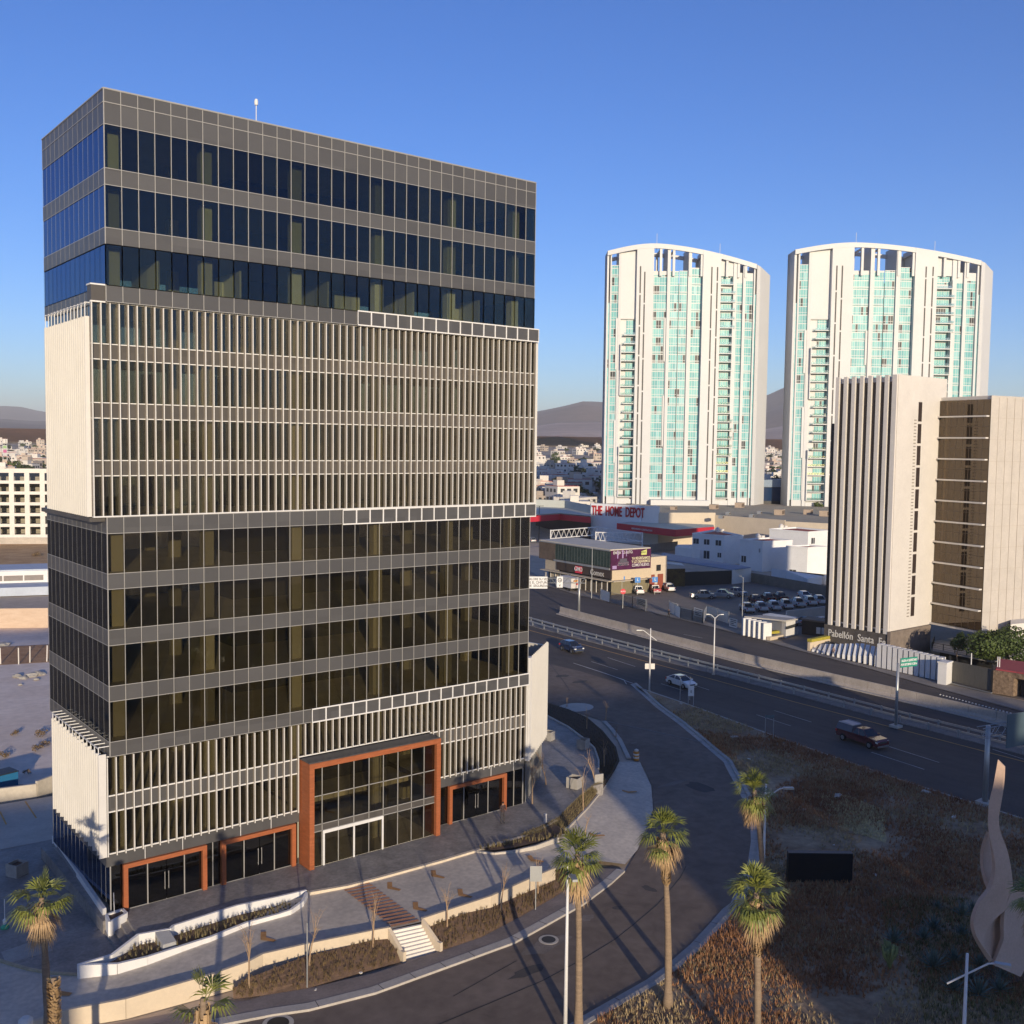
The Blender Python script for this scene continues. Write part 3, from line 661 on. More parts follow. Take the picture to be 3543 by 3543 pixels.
# stair
st = empty('garden_stair',(0,0,0),0,'cream outdoor stair of seven steps with side walls going down to the street','stair')
a=Vector((14.73,-13.13)); b=Vector((16.96,-13.62)); c=Vector((17.10,-15.14)); d=Vector((14.78,-14.80))
m=MB(); n=8
for k in range(n):
    t0_=k/n;t1_=(k+1)/n
    m.prism([a.lerp(d,t0_),b.lerp(c,t0_),b.lerp(c,t1_),a.lerp(d,t1_)],-1.7,-1.45*(k+.9)/n+.03)
m.build('steps',M_['offwhite'],st)
for p,q,nm in ((Vector((14.42,-13.41)),Vector((14.56,-14.81)),0),(Vector((16.98,-13.73)),Vector((17.25,-15.25)),0)):
    m=MB(); e=(q-p).normalized()*.35; m.wall(p,q,-1.7,.22,.24,-.85); m.wall(q,q+e,-1.7,-.85,.24); m.build('side_wall',M_['cream'],st)
# boat shaped white planter
BK = [(-3.97,-5.58),(-1.81,-5.54),(0.27,-4.40),(2.23,-4.88),(2.61,-4.55),(7.28,-4.24),(10.36,-4.59),(12.58,-4.71)]
FR = [(-3.97,-5.58),(-1.85,-6.74),(-0.02,-6.89),(3.81,-6.66),(4.36,-6.66),(7.19,-6.23),(9.42,-6.56),(10.33,-6.68),(11.51,-6.15),(12.40,-5.10)]
pl = empty('long_planter',(BK[3][0],BK[3][1],0),0,'long white boat shaped planter with dark soil between the plaza and the driveway','planter')
lo = (-BK[3][0],-BK[3][1],0)
m=MB(); polywall(m,BK,-1,[.1,.1,.4,.4,.4,.4,.35,.3],.2); polywall(m,FR,-1,[.1,.0,-.05,-.1,-.1,-.05,.05,.15,.25,.3],.22); m.build('planter_wall',M_['white'],pl,loc=lo)
m=MB(); m.flat(BK[:-1]+[(BK[-1][0]-.2,BK[-1][1]-.1)]+FR[1:-1][::-1],-.32); m.build('soil',M_['soil'],pl,loc=lo)
m=MB(); p=Vector((1.71,-4.83)); q=Vector((1.71,-6.30)); m.wall(p,q,-.6,.38,.9,.1); m.build('divider',mat('cement_block',(.36,.36,.36),var=.08),pl,loc=lo)
# left side low wall along the glass, with its planter box
sw = empty('side_wall',(-1.2,7,-.75),0,'white low wall along the shaded left side of the building with a grey mesh opening','wall')
m=MB(); A_=Vector((0.27,16.55)); B_=Vector((-0.50,0.36)); m.wall(A_,B_,-.8,.62,.25); m.build('wall_body',M_['white'],sw,loc=(1.2,-7,.75))
m=MB(); pa=A_.lerp(B_,.12); pb=A_.lerp(B_,.52); nn=Vector((-.16,0)); m.wall(pa+nn,pb+nn,-.45,.38,.04); m.build('mesh_panel',mat('grey_mesh',(.2,.21,.23),var=.2,scale=8),sw,loc=(1.2,-7,.75))
bx = empty('corner_planter',(0,-1,-.75),0,'small white planter box with soil at the stepped corner of the plaza','planter')
q0,q1,q2,q3 = [Vector(p) for p in ((-0.60,-0.39),(0.58,-0.16),(0.59,-0.98),(-0.77,-1.64))]
m=MB(); 
for s_,e_ in ((q0,q1),(q1,q2),(q2,q3),(q3,q0)): m.wall(s_,e_,-.8,.5,.18)
m.build('planter_wall',M_['white'],bx,loc=(0,1,.75)); m=MB(); m.flat([q0,q1,q2,q3],.38); m.build('soil',M_['soil'],bx,loc=(0,1,.75))
# planting beds beside the plaza
bi=[(32.32,-5.64),(35.49,-5.06),(37.49,-4.37),(42.85,-1.31),(46.08,0.15),(47.44,0.05)]
bo=[(32.85,-5.97),(34.82,-6.35),(37.79,-5.66),(43.13,-2.38),(47.22,0.31),(50.01,2.20)]
m=MB(); m.add([(x,y,.05) for x,y in bi]+[(p[0],p[1],z) for p,z in zip(bo,(-.05,-.1,-.35,-.65,-.85,-.95))],[(i,i+1,7+i,6+i) for i in range(5)])
struct(m,'planting_bed',M_['soil'])
m=MB(); gb=[(27.25,-5.71),(27.70,-6.35),(28.38,-7.09),(29.99,-7.63),(32.20,-7.88),(35.02,-7.51),(34.73,-6.45)]
polywall(m,gb+bo[2:],-1.5,[.12,.1,.08,.06,.04,.0,-.02,-.3,-.6,-.8,-.9],.18); o=m.build('bed_edging',M_['conc_lt']); tag(o,'curved pale concrete edging of the brown planting bed beside the driveway','edging')
m=MB(); m.flat([(27.44,-5.65),(31.40,-5.85),(33.50,-5.30),(36.56,-4.71),(36.08,-7.87),(34.81,-7.35),(32.41,-7.63),(30.19,-7.38),(28.56,-6.84)],.155); struct(m,'planting_bed',M_['soil'])
b2i=[(47.44,0.05),(50.21,3.60),(52.15,5.67),(54.74,9.10),(55.96,11.59),(58.12,17.30),(59.29,22.40),(60.17,27.45)]
b2o=[(50.01,2.20),(54.14,5.22),(57.25,7.67),(60.87,11.95),(64.49,18.00),(67.09,23.66),(67.88,28.28),(67.73,32.28)]
m=MB(); m.add([(x,y,.05) for x,y in b2i]+[(p[0],p[1],z) for p,z in zip(b2o,(-.95,-1.15,-1.3,-1.4,-1.45,-1.45,-1.45,-1.45))],[(i,i+1,9+i,8+i) for i in range(7)])
struct(m,'planting_bed',mat('dark_soil',(.055,.04,.032),rough=.95,var=.35,scale=2.5,bump=.6,bscale=10))
m=MB(); polywall(m,b2i[1:],-.5,.3,.18); o=m.build('bed_edging',M_['conc_lt']); tag(o,'pale curved kerb wall between the paved corner and the dark planting bed','edging')

# seedlings planted in rows (stuff)
def seedlings(name, spots, h, ma, seed=1):
    rnd=random.Random(seed); m=MB()
    for (x,y,z) in spots:
        for k in range(7):
            an=rnd.uniform(0,6.28); l=h*rnd.uniform(.5,1.1); sp=rnd.uniform(.05,.3)*h; w=.03
            dx,dy=math.cos(an),math.sin(an); zz=z+l
            m.add([(x-dy*w,y+dx*w,z),(x+dy*w,y-dx*w,z),(x+dx*sp,y+dy*sp,zz)],[(0,1,2)])
            for q in range(3):
                t=rnd.uniform(.3,.95); cx,cy,cz=x+dx*sp*t,y+dy*sp*t,z+l*t; a2=rnd.uniform(0,6.28); s_=.07*h/.5
                m.add([(cx,cy,cz),(cx+math.cos(a2)*s_,cy+math.sin(a2)*s_,cz+s_*.6),(cx+math.cos(a2+.7)*s_,cy+math.sin(a2+.7)*s_,cz+s_*.2)],[(0,1,2)])
    o=m.build(name,ma); o['kind']='stuff'; return o
rnd=random.Random(3)
m_sprout = mat('dry_foliage',(.16,.13,.06),var=.3,scale=2,col2=(.30,.24,.12))
sp=[]
for i in range(len(lowb)-1):
    if i==GAP: continue
    L=(Vector(lowb[i+1])-Vector(lowb[i])).length
    for k in range(int(L*34)):
        s=rnd.random(); t=rnd.random()*.97; a=Vector(lowb[i]).lerp(Vector(lowb[i+1]),s); b=Vector(upb[i]).lerp(Vector(upb[i+1]),s); zu=upz(i)*(1-s)+upz(i+1)*s
        p=a.lerp(b,t); sp.append((p.x,p.y,-1.45+(zu+1.45)*t**.8))
seedlings('ground_cover', sp, .32, mat('bank_weeds',(.10,.065,.035),var=.3,scale=3,col2=(.24,.17,.09)), 4)
sp=[]
for k in range(38):
    t=k/37; a=Vector(BK[2]).lerp(Vector(BK[-2]),t)
    i=1+t*7.2; j=int(i); f=Vector(FR[min(j,8)]).lerp(Vector(FR[min(j+1,8)]),i-j)
    for u in (.3,.55,.8): 
        p=a.lerp(f,u); sp.append((p.x+rnd.uniform(-.15,.15),p.y+rnd.uniform(-.1,.1),-.32))
seedlings('planter_seedlings', sp, .5, m_sprout, 5)
sp=[]
for i in range(5):
    for k in range(14):
        for u in (.15,.35,.55,.75,.92):
            a=Vector(bi[i]).lerp(Vector(bi[i+1]),k/14); b=Vector(bo[i]).lerp(Vector(bo[i+1]),k/14); p=a.lerp(b,u); z=.05*(1-u)+(-.08-.18*i)*u; sp.append((p.x,p.y,z))
for k in range(90):
    t=rnd.random(); p=Vector((27.64,-5.80)).lerp(Vector((36.45,-7.05)),t); w=.25+1.1*min(t*1.4,1); sp.append((p.x+rnd.uniform(-.2,.2),p.y-rnd.uniform(0.1,w),.16))
seedlings('bed_seedlings', sp, .42, m_sprout, 6)
sp=[]
for i in range(7):
    for k in range(10):
        for u in (.1,.25,.4,.55,.7,.85):
            a=Vector(b2i[i]).lerp(Vector(b2i[i+1]),k/10); b=Vector(b2o[i]).lerp(Vector(b2o[i+1]),k/10); p=a.lerp(b,u); sp.append((p.x,p.y,.05+(-1.4-.05)*u if i>1 else .05-1.1*u))
seedlings('bed_seedlings', sp, .42, mat('dark_foliage',(.07,.06,.04),var=.3,scale=2), 7)

# square concrete planter boxes
def pbox(c, z, label, s=.95, h=1.0, rz=.3):
    r=empty('concrete_planter_box',(c[0],c[1],z),rz,label,'planter box','square concrete planter boxes'); m=MB(); t=.08
    m.box(-s/2,s/2,-s/2,-s/2+t,0,h); m.box(-s/2,s/2,s/2-t,s/2,0,h); m.box(-s/2,-s/2+t,-s/2+t,s/2-t,0,h); m.box(s/2-t,s/2,-s/2+t,s/2-t,0,h); m.box(-s/2+t,s/2-t,-s/2+t,s/2-t,0.01,.7)
    m.build('box_body',M_['conc'],r); m=MB(); m.box(-s/2+t,s/2-t,-s/2+t,s/2-t,.7,.8); m.build('soil',M_['soil'],r)
pbox((44.48,0.93),.15,'square grey concrete planter box nearest the bare saplings right of the building',1.25,1.05,.35)
pbox((52.94,14.73),.15,'square concrete planter box close to the white slatted podium wall',1.0,1.0,.35)
pbox((53.91,10.05),.15,'square concrete planter box at the curved kerb before the dark bed',1.1,1.05,.35)
pbox((-3.26,13.39),-.74,'square concrete planter box standing in the shaded court at the left',1.15,1.0,.5)
o=MB(); o.wall((46.76,0.54),(47.69,0.31),-1.3,1.05,.15); o=o.build('concrete_pillar',M_['conc']); tag(o,'square grey concrete slab standing at the corner of the planting bed','pillar')
m=MB(); c=(36.03,-4.56); m.box(c[0]-.1,c[0]+.1,c[1]-.1,c[1]+.1,.15,.95); o=m.build('bollard',M_['offwhite']); tag(o,'short pale bollard at the plaza edge right of the standing man','bollard')

# traffic drum, orange and white striped
r=empty('traffic_drum',(*(59.43,7.25),-1.5),0,'orange and white drum standing on the driveway kerb','drum')
m_or=plain('orange_plastic',(.60,.26,.05),.6)
m=MB(); m.lathe([(.30,0),(.33,.1),(.33,.95),(.28,1.0)],n=16); m.build('drum_body',m_or,r)
for z in (.25,.6): m=MB(); m.lathe([(.335,z),(.335,z+.17)],n=16); m.build('white_band',M_['offwhite'],r)
m=MB(); m.lathe([(.2,.98),(.25,1.15),(.05,1.28)],(0.03,0,0),10); m.build('rag_top',M_['offwhite'],r)
# small props in the court
r=empty('umbrella_stand',(*(-6.10,4.34),-.74),0,'white and green stand with a thin pole in the shaded court','stand')
m=MB(); m.lathe([(.28,0),(.3,.12),(.12,.3)],n=12); m.build('base',plain('green_plastic',(.05,.35,.2)),r); m=MB(); m.tube([(0,0,.28),(0,0,2.1)],.03,6); m.lathe([(.12,.3),(.15,.6),(.04,.7)],n=10); m.build('pole',M_['white'],r)
m=MB(); m.tube([(*(-0.12,-0.62),.5),(*(-0.15,-0.60),2.0)],.03,6); o=m.build('thin_stake',M_['white']); tag(o,'thin white stake standing in the corner planter box','stake')
# ---------------- palms, saplings, agaves ----------------
m_trunk = mat('palm_trunk',(.22,.16,.11),rough=.95,var=.25,scale=1.2,col2=(.34,.25,.17),stretch=(1,1,6),bump=.5)
m_green = mat('palm_leaf',(.09,.12,.02),rough=.45,var=.35,scale=1.6,col2=(.34,.35,.08),spec=.5)
m_dead = mat('dead_frond',(.38,.25,.13),rough=.9,var=.25,scale=2,col2=(.55,.38,.21))
def fan(mb, o, d, up, L, rad, n=15, droop=.35, spread=2.3, rnd=random):
    """fan leaf: petiole from o along d (length L) then n folded segments"""
    d=d.normalized(); side=d.cross(up).normalized(); nrm=side.cross(d).normalized()
    e=o+d*L; w=.025
    mb.add([o+side*w,o-side*w,e-side*w,e+side*w],[(0,1,2,3)])
    for i in range(n):
        a=-spread/2+spread*i/(n-1); a+=rnd.uniform(-.04,.04)
        dd=(d*math.cos(a)+side*math.sin(a)); r=rad*(.82+.18*math.cos(a))*rnd.uniform(.9,1.08)
        sd=(side*math.cos(a)-d*math.sin(a)); wd=rad*spread/(n-1)*.27
        p1=e+dd*r*.55+nrm*.05*(1 if i%2 else -1); p2=e+dd*r+Vector((0,0,-1))*droop*r*rnd.uniform(.6,1.3)
        mb.add([e,p1-sd*wd,p1+sd*wd,p2],[(0,1,2),(1,3,2)])
def palm(loc, H, label, seed, lean=(0,0), nG=21, nD=24, rc=1.4, skirt=1.7, shag=0, name='fan_palm'):
    rnd=random.Random(seed); r=empty(name,loc,0,label,'palm tree','tall fan palms')
    m=MB(); m.smooth=True; pts=[];rr=[]
    for i in range(17):
        t=i/16; pts.append((lean[0]*t*t,lean[1]*t*t,H*t)); rr.append(.25-.10*t+(.12*math.exp(-t*18))+ .02*rnd.uniform(-1,1))
    m.tube(pts,rr,12); m.build('trunk',m_trunk,r)
    top=Vector(pts[-1])
    if shag:
        m=MB()
        for k in range(int(170*shag)):
            z=H-skirt-rnd.random()*shag; t=z/H; c=Vector((lean[0]*t*t,lean[1]*t*t,z)); a=rnd.uniform(0,6.28); dd=Vector((math.cos(a),math.sin(a),0)); s=Vector((-dd.y,dd.x,0))*.06
            b=c+dd*.16; m.add([b-s,b+s,b+dd*.17+s*.6+Vector((0,0,.22)),b+dd*.17-s*.6+Vector((0,0,.22))],[(0,1,2,3)])
        m.build('leaf_bases',m_dead,r)
    m=MB()
    for k in range(nG):
        el=R(85-115*(k/nG)**.9); a=k*2.4+rnd.uniform(-.5,.5); el+=rnd.uniform(-.2,.2); d=Vector((math.cos(a)*math.cos(el),math.sin(a)*math.cos(el),math.sin(el)))
        fan(m,top+Vector((0,0,rnd.uniform(-.5,.1))),d,Vector((0,0,1)) if abs(d.z)<.95 else Vector((1,0,0)),rnd.uniform(.75,1.15)*rc*.75,rc*rnd.uniform(.8,1.05),14,.12+.35*(k/nG),rnd=rnd)
    m.build('crown',m_green,r)
    m=MB()
    for k in range(nD):
        t=k/max(1,nD); el=R(-25-55*t+rnd.uniform(-8,8)); a=rnd.uniform(0,6.28); d=Vector((math.cos(a)*math.cos(el),math.sin(a)*math.cos(el),math.sin(el)))
        L_=rnd.uniform(.4,.8); rad=rc*rnd.uniform(.7,.95)
        fan(m,top+Vector((0,0,-.3-.7*t*skirt*.5)),d,Vector((0,0,1)),L_,rad,11,.5,1.5,rnd=rnd)
    for k in range(int(nD*7)):
        a=rnd.uniform(0,6.28); dd=Vector((math.cos(a),math.sin(a),0)); s=Vector((-dd.y,dd.x,0))*rnd.uniform(.04,.09); z0=-.35-rnd.random()*skirt*.45; l=rnd.uniform(.5,1.0)*skirt*.62; ro=.2+.33*rnd.random()*(1-.4*(-z0)/skirt)
        b=top+Vector((0,0,z0))+dd*ro*.8; e=top+Vector((0,0,z0-l))+dd*(ro*rnd.uniform(.7,1.1))
        m.add([b-s,b+s,e+s*.3,e-s*.3],[(0,1,2,3)])
    m.build('dead_frond_skirt',m_dead,r)
    return r
palm((*(18.27,-28.64),-1.5),11.0,'tall fan palm beside the white lamp pole at the bottom centre',1,(-.2,.16),rc=1.2,skirt=2.0)
palm((*(24.72,-29.88),-1.5),11.2,'tall fan palm with shaggy upper trunk, its whole trunk in view beside the kerb',2,(-.45,.36),rc=1.15,skirt=1.8,shag=1.6)
palm((*(23.37,-37.83),-1.5),10.6,'nearest tall fan palm right of the street, its long skirt above the dark box',3,(-.25,.2),rc=1.2,skirt=2.2,shag=1.5,nG=26,nD=34)
palm((*(36.52,-28.13),-1.5),11.0,'fan palm behind the others beside the lamp post at the street bend',4,(-.8,.6),rc=1.1,skirt=1.9)
palm((*(-7.83,-14.05),-1.5),10.1,'fan palm in the shade at the lower left before the court',5,(-.2,.15),rc=1.15,skirt=1.7,nD=26)
palm((*(-4.59,-28.09),-1.5),9.6,'sparse young looking fan palm cut by the bottom edge below the planter',6,(0,0),rc=1.15,skirt=2.4,nG=7,nD=9)
palm((*(-9.43,-21.74),-1.5),9.4,'bare shaggy palm stump top at the bottom left corner',8,(0,0),rc=.2,skirt=.2,nG=2,nD=2,shag=2.6,name='palm_stump')
palm((*(37.88,-46.34),-1.5),9.6,'fan palm cut by the right edge in front of the sculpture',9,(0,0),rc=1.25,skirt=1.6)
0 and palm((*(0.84,-33.96),-1.5),11.4,'fan palm below the bottom edge casting a shadow on the street',10,(0,0),rc=1.2,skirt=1.8)

m_bark = mat('sapling_bark',(.30,.20,.12),rough=.9,var=.2,scale=3,col2=(.42,.29,.18))
def sapling(loc, H, label, seed, bend=(0,0), tw=9, droop=1):
    rnd=random.Random(seed); r=empty('bare_sapling',loc,0,label,'sapling','bare newly planted saplings')
    m=MB(); P=[Vector((bend[0]*t*t,bend[1]*t*t,H*.6*t)) for t in (0,.33,.66,1)]; m.tube(P,[.07,.055,.045,.035],6); m.build('trunk',m_bark,r)
    m=MB()
    for k in range(tw):
        t=rnd.uniform(.45,1); o=Vector((bend[0]*t*t,bend[1]*t*t,H*.6*t)); a=rnd.uniform(0,6.28); l=H*rnd.uniform(.3,.5)
        q=[o]; d=Vector((math.cos(a)*.22+bend[0]*.12,math.sin(a)*.22+bend[1]*.12,1)).normalized()
        for i in range(4):
            d=(d+Vector((bend[0]*.1,bend[1]*.1,-.16*droop*i))+Vector((rnd.uniform(-.08,.08),rnd.uniform(-.08,.08),0))).normalized(); q.append(q[-1]+d*l/4)
        m.tube(q,[.022,.018,.014,.01,.006],4)
        for j in range(3):
            b=q[2+j%2]; m.tube([b,b+Vector((rnd.uniform(-.3,.3),rnd.uniform(-.3,.3),rnd.uniform(-.1,.45)))],[.009,.005],3)
    m.build('twigs',m_bark,r); return r
SAP=[((4.41,-12.84),-1.15,5.0,'tall bare sapling of upright twigs rising in front of the driveway left of the stair',(0,0),10),
 ((8.50,-13.07),-.9,3.8,'bare sapling bent right beside the thin green post left of the stair',(.8,.5),7),
 ((13.03,-13.59),-1.0,4.6,'bare sapling with slender twigs immediately left of the white stair',(.5,.6),9),
 ((18.78,-14.18),-.9,3.4,'bare narrow sapling immediately right of the white stair',(0,.1),9),
 ((23.56,-14.23),-.9,3.6,'bare sapling leaning right in the soil bank midway to the palm',(.9,.6),9),
 ((27.78,-13.47),-.9,3.2,'bare sapling behind the back of a small street sign by the wall',(.3,.5),7),
 ((38.10,-0.25),.15,4.6,'bare multi stemmed sapling with a broken pot at the building corner',(.1,.2),12),
 ((42.64,3.11),.15,3.6,'bare sapling with dark root ball leaning on the building corner',(-.6,.2),9),
 ((42.03,-2.99),-.5,4.6,'pale thin sapling at the left end of the seedling bed',(.2,.4),6),
 ((46.89,0.58),-.3,4.4,'pale sapling with drooping dry top beside the upright concrete slab',(-.7,.3),9),
 ((52.27,4.94),-.9,3.6,'dark bare sapling in the dark planting bed near the kerb',(.5,.6),6),
 ((61.65,17.86),-.9,3.2,'slim sapling with orange dry tip in the middle of the dark bed',(0,0),5),
 ((68.25,21.41),-1.45,2.6,'bushy topped dry sapling at the street edge of the dark bed',(.3,.2),11),
 ((68.58,29.31),-1.45,1.4,'small reddish dry sapling beside the pale concrete patch',(.1,.1),4),
 ((63.80,14.97),-1.45,1.3,'short dry sapling leaning on the street kerb',(.1,.1),4),
 ((38.37,-7.25),-.8,2.0,'dark leaning dry branch above the second orange chevron',(1.0,.6),5)]
for i,(p,z,H,lb,bd,tw) in enumerate(SAP): sapling((p[0],p[1],z),H,lb,20+i,bd,tw)

m_agave = mat('agave_leaf',(.08,.125,.115),rough=.55,var=.25,scale=1.5,col2=(.19,.25,.21))
def agave_mesh(seed):
    rnd=random.Random(seed); m=MB()
    for k in range(46):
        el=R(88-78*(k/46)); a=k*2.399+rnd.uniform(-.1,.1); d=Vector((math.cos(a)*math.cos(el),math.sin(a)*math.cos(el),math.sin(el))); s=Vector((-math.sin(a),math.cos(a),0)); L=1.25*rnd.uniform(.85,1.1); n=s.cross(d)
        b=Vector((0,0,.1)); w=.055
        m.add([b-s*w*.7,b+s*w*.7,b+d*L*.4+s*w,b+d*L,b+d*L*.4-s*w,b+d*L*.35-n*.03],[(0,1,5),(1,2,5),(2,3,5),(3,4,5),(4,0,5)])
    return m
AG=[((43.67,-33.98),'large agave left of the rest, beside the cactus',1.0),((45.97,-34.95),'agave in the left middle of the bed with a pale tip',.85),((47.83,-34.65),'agave behind the left middle one',.95),((51.33,-32.99),'small dark blue agave at the far left of the back row',.6),((51.67,-34.77),'agave close left of the back of the sculpture',.9),((52.85,-34.98),'agave touching the sculpture from behind',.8),((42.58,-37.56),'widest agave in the middle of the bed before the soil patch',1.15),((44.67,-37.90),'agave behind the lamp arm between two others',.8),((45.25,-39.44),'agave at the foot of the sculpture under the lamp head',.85),((42.95,-39.95),'agave just right of the lamp pole',.9),((40.86,-39.90),'agave just left of the lamp pole near the bottom',.95),((41.62,-41.21),'frontmost agave right of the lamp pole',1.05),((43.19,-41.78),'agave in the lower right of the bed',.9),((48.74,-36.26),'faint agave in tall grass before the sculpture',.7),((44.95,-41.08),'agave in the grass under the right foot of the sculpture',.7)]
am = agave_mesh(1)
proto=None
for i,(p,lb,s) in enumerate(AG):
    if proto is None: o=am.build('agave',m_agave); proto=o
    else: o=proto.copy(); COL.objects.link(o)
    o.location=(p[0],p[1],-1.46); o.scale=(s,s,s); o.rotation_euler=(0,0,i*1.3); tag(o,lb,'agave','agaves in the bed round the sculpture')
# cactus
m=MB(); m.smooth=True; rnd=random.Random(5)
for k in range(16):
    a=rnd.uniform(0,6.28); e=rnd.uniform(.3,1.0); q=[Vector((0,0,.0)),Vector((math.cos(a)*.15*e,math.sin(a)*.15*e,.5)),Vector((math.cos(a)*.55*e,math.sin(a)*.55*e,1.0)),Vector((math.cos(a)*.75*e,math.sin(a)*.75*e,1.5+.3*rnd.random()))]
    m.tube(q,[.12,.1,.11,.07],7)
    for j in range(2): b=q[2]; m.tube([b,b+Vector((rnd.uniform(-.3,.3),rnd.uniform(-.3,.3),.45))],[.09,.06],6)
o=m.build('cactus',mat('cactus_skin',(.20,.23,.09),var=.2),loc=(*(40.18,-35.76),-1.46)); tag(o,'yellow green branching cactus left of the agaves','cactus')

# dry grass of the field (stuff)
def in_poly(x,y,P):
    c=False; j=len(P)-1
    for i in range(len(P)):
        if (P[i][1]>y)!=(P[j][1]>y) and x<(P[j][0]-P[i][0])*(y-P[i][1])/(P[j][1]-P[i][1])+P[i][0]: c=not c
        j=i
    return c
def grass(name, n, cx0,cx1,cy0,cy1, poly, h, ma, seed, w=.035, dens=None, z=-1.46, per=3):
    rnd=random.Random(seed); m=MB(); k=0; tries=0
    while k<n and tries<n*6:
        tries+=1; x=rnd.uniform(cx0,cx1); y=rnd.uniform(cy0,cy1)
        if not in_poly(x,y,poly): continue
        if dens and rnd.random()>dens(x,y): continue
        k+=1
        for j in range(per):
            a=rnd.uniform(0,6.28); l=h*rnd.uniform(.4,1.3); dx,dy=math.cos(a),math.sin(a); sp=l*rnd.uniform(.2,.9); ww=w*rnd.uniform(.6,1.4)
            bx,by=x+rnd.uniform(-.08,.08),y+rnd.uniform(-.08,.08)
            m.add([(bx-dy*ww,by+dx*ww,z),(bx+dy*ww,by-dx*ww,z),(bx+dx*sp,by+dy*sp,z+l)],[(0,1,2)])
    o=m.build(name,ma); o['kind']='stuff'; return o
from mathutils import noise as mn
def dn(s,o): return lambda x,y: max(0,min(1,(mn.noise(Vector((x*s+o,y*s,o)))+.25)*2))
F_=FIELD; INF=offs(OE,-1.0)
GPOLY=INF[::-1]+FIELD[len(OE):]
grass('red_grass',40000,20,80,-62,32,GPOLY,.34,mat('red_dry_grass',(.22,.088,.036),var=.35,scale=.5,col2=(.54,.28,.13)),31,dens=dn(.12,3))
grass('straw_grass',30000,20,85,-62,32,GPOLY,.26,mat('straw_grass',(.34,.24,.12),var=.25,scale=.8,col2=(.60,.46,.25)),32,dens=dn(.16,9))
strawp=[(65.88,-12.37),(68.25,-13.16),(67.99,-16.07),(67.33,-18.54),(63.90,-21.01),(60.24,-22.92),(59.81,-20.60),(60.15,-18.77),(62.32,-16.00)]
m=MB(); rr_=random.Random(2)
m.flat([(p[0]+rr_.uniform(-.4,.4),p[1]+rr_.uniform(-.4,.4)) for a,b in zip(strawp,strawp[1:]+strawp[:1]) for p in (Vector(a),Vector(a).lerp(Vector(b),.35),Vector(a).lerp(Vector(b),.7))],-1.452); struct(m,'straw_patch',mat('straw_litter',(.40,.30,.14),var=.3,scale=2,col2=(.58,.46,.24),bump=.6))
grass('straw_grass',16000,20,85,-62,32,strawp,.18,mat('pale_straw',(.56,.45,.22),var=.2,scale=2,col2=(.78,.64,.34)),33,w=.05)
gp=[(49.07,-29.46),(51.66,-30.68),(55.01,-33.54),(47.65,-41.28),(40.81,-44.48),(35.85,-40.73),(40.22,-37.66),(43.81,-33.38)]
grass('green_grass',9000,25,85,-62,0,gp,.36,mat('olive_grass',(.12,.115,.035),var=.3,scale=1.5,col2=(.26,.23,.09)),34)
# ---------------- apartment towers ----------------
m_tw = mat('tower_white',(.58,.585,.58),rough=.6,var=.03,scale=.1)
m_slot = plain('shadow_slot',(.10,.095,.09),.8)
def window_mat(name, cols, sx, sz, dark=.14):
    """teal panes in white frames; a pane pattern in object space (x across, z up)"""
    m,N,Lk,P=new_mat(name); tc=N.new('ShaderNodeTexCoord'); sp=N.new('ShaderNodeSeparateXYZ'); Lk.new(tc.outputs['Object'],sp.inputs[0])
    def math_(op,a,b=None):
        n=N.new('ShaderNodeMath'); n.operation=op
        for i,v in enumerate((a,b)):
            if v is None: continue
            if isinstance(v,(int,float)): n.inputs[i].default_value=v
            else: Lk.new(v,n.inputs[i])
        return n.outputs[0]
    x=math_('DIVIDE',sp.outputs['X'],sx); z=math_('DIVIDE',sp.outputs['Z'],sz)
    fx=math_('FLOOR',x); fz=math_('FLOOR',z)
    gx=math_('FRACT',x); gz=math_('FRACT',z)
    cb=N.new('ShaderNodeCombineXYZ'); Lk.new(math_('FLOOR',math_('DIVIDE',sp.outputs['X'],sx*2)),cb.inputs[0]); Lk.new(fz,cb.inputs[1])
    wn_=N.new('ShaderNodeTexWhiteNoise'); Lk.new(cb.outputs[0],wn_.inputs['Vector'])
    cb2=N.new('ShaderNodeCombineXYZ'); Lk.new(fx,cb2.inputs[0]); Lk.new(fz,cb2.inputs[1]); wn2=N.new('ShaderNodeTexWhiteNoise'); Lk.new(cb2.outputs[0],wn2.inputs['Vector'])
    rp=N.new('ShaderNodeValToRGB'); rp.color_ramp.interpolation='CONSTANT'; els=rp.color_ramp.elements
    els[0].position=0; els[0].color=(.05,.055,.06,1); els[1].position=dark; els[1].color=(*cols[0],1)
    for i,c in enumerate(cols[1:]): e=els.new(dark+(1-dark)*(i+1)/len(cols)); e.color=(*c,1)
    avg=math_('ADD',math_('MULTIPLY',wn_.outputs[0],.65),math_('MULTIPLY',wn2.outputs[0],.35)); Lk.new(avg,rp.inputs[0])
    fr=math_('MAXIMUM',math_('LESS_THAN',gx,.13),math_('LESS_THAN',gz,.10)); fr=math_('MAXIMUM',fr,math_('COMPARE',gz,.42)) if 0 else fr
    md=N.new('ShaderNodeMath'); md.operation='COMPARE'; Lk.new(gz,md.inputs[0]); md.inputs[1].default_value=.36; md.inputs[2].default_value=.025; fr=math_('MAXIMUM',fr,md.outputs[0])
    mx=N.new('ShaderNodeMix'); mx.data_type='RGBA'; Lk.new(fr,mx.inputs['Factor']); Lk.new(rp.outputs[0],mx.inputs[6]); mx.inputs[7].default_value=(.54,.56,.55,1)
    Lk.new(mx.outputs[2],P.inputs['Base Color']); P.inputs['Roughness'].default_value=.4; P.inputs['Specular IOR Level'].default_value=.15
    return m
FH=3.62
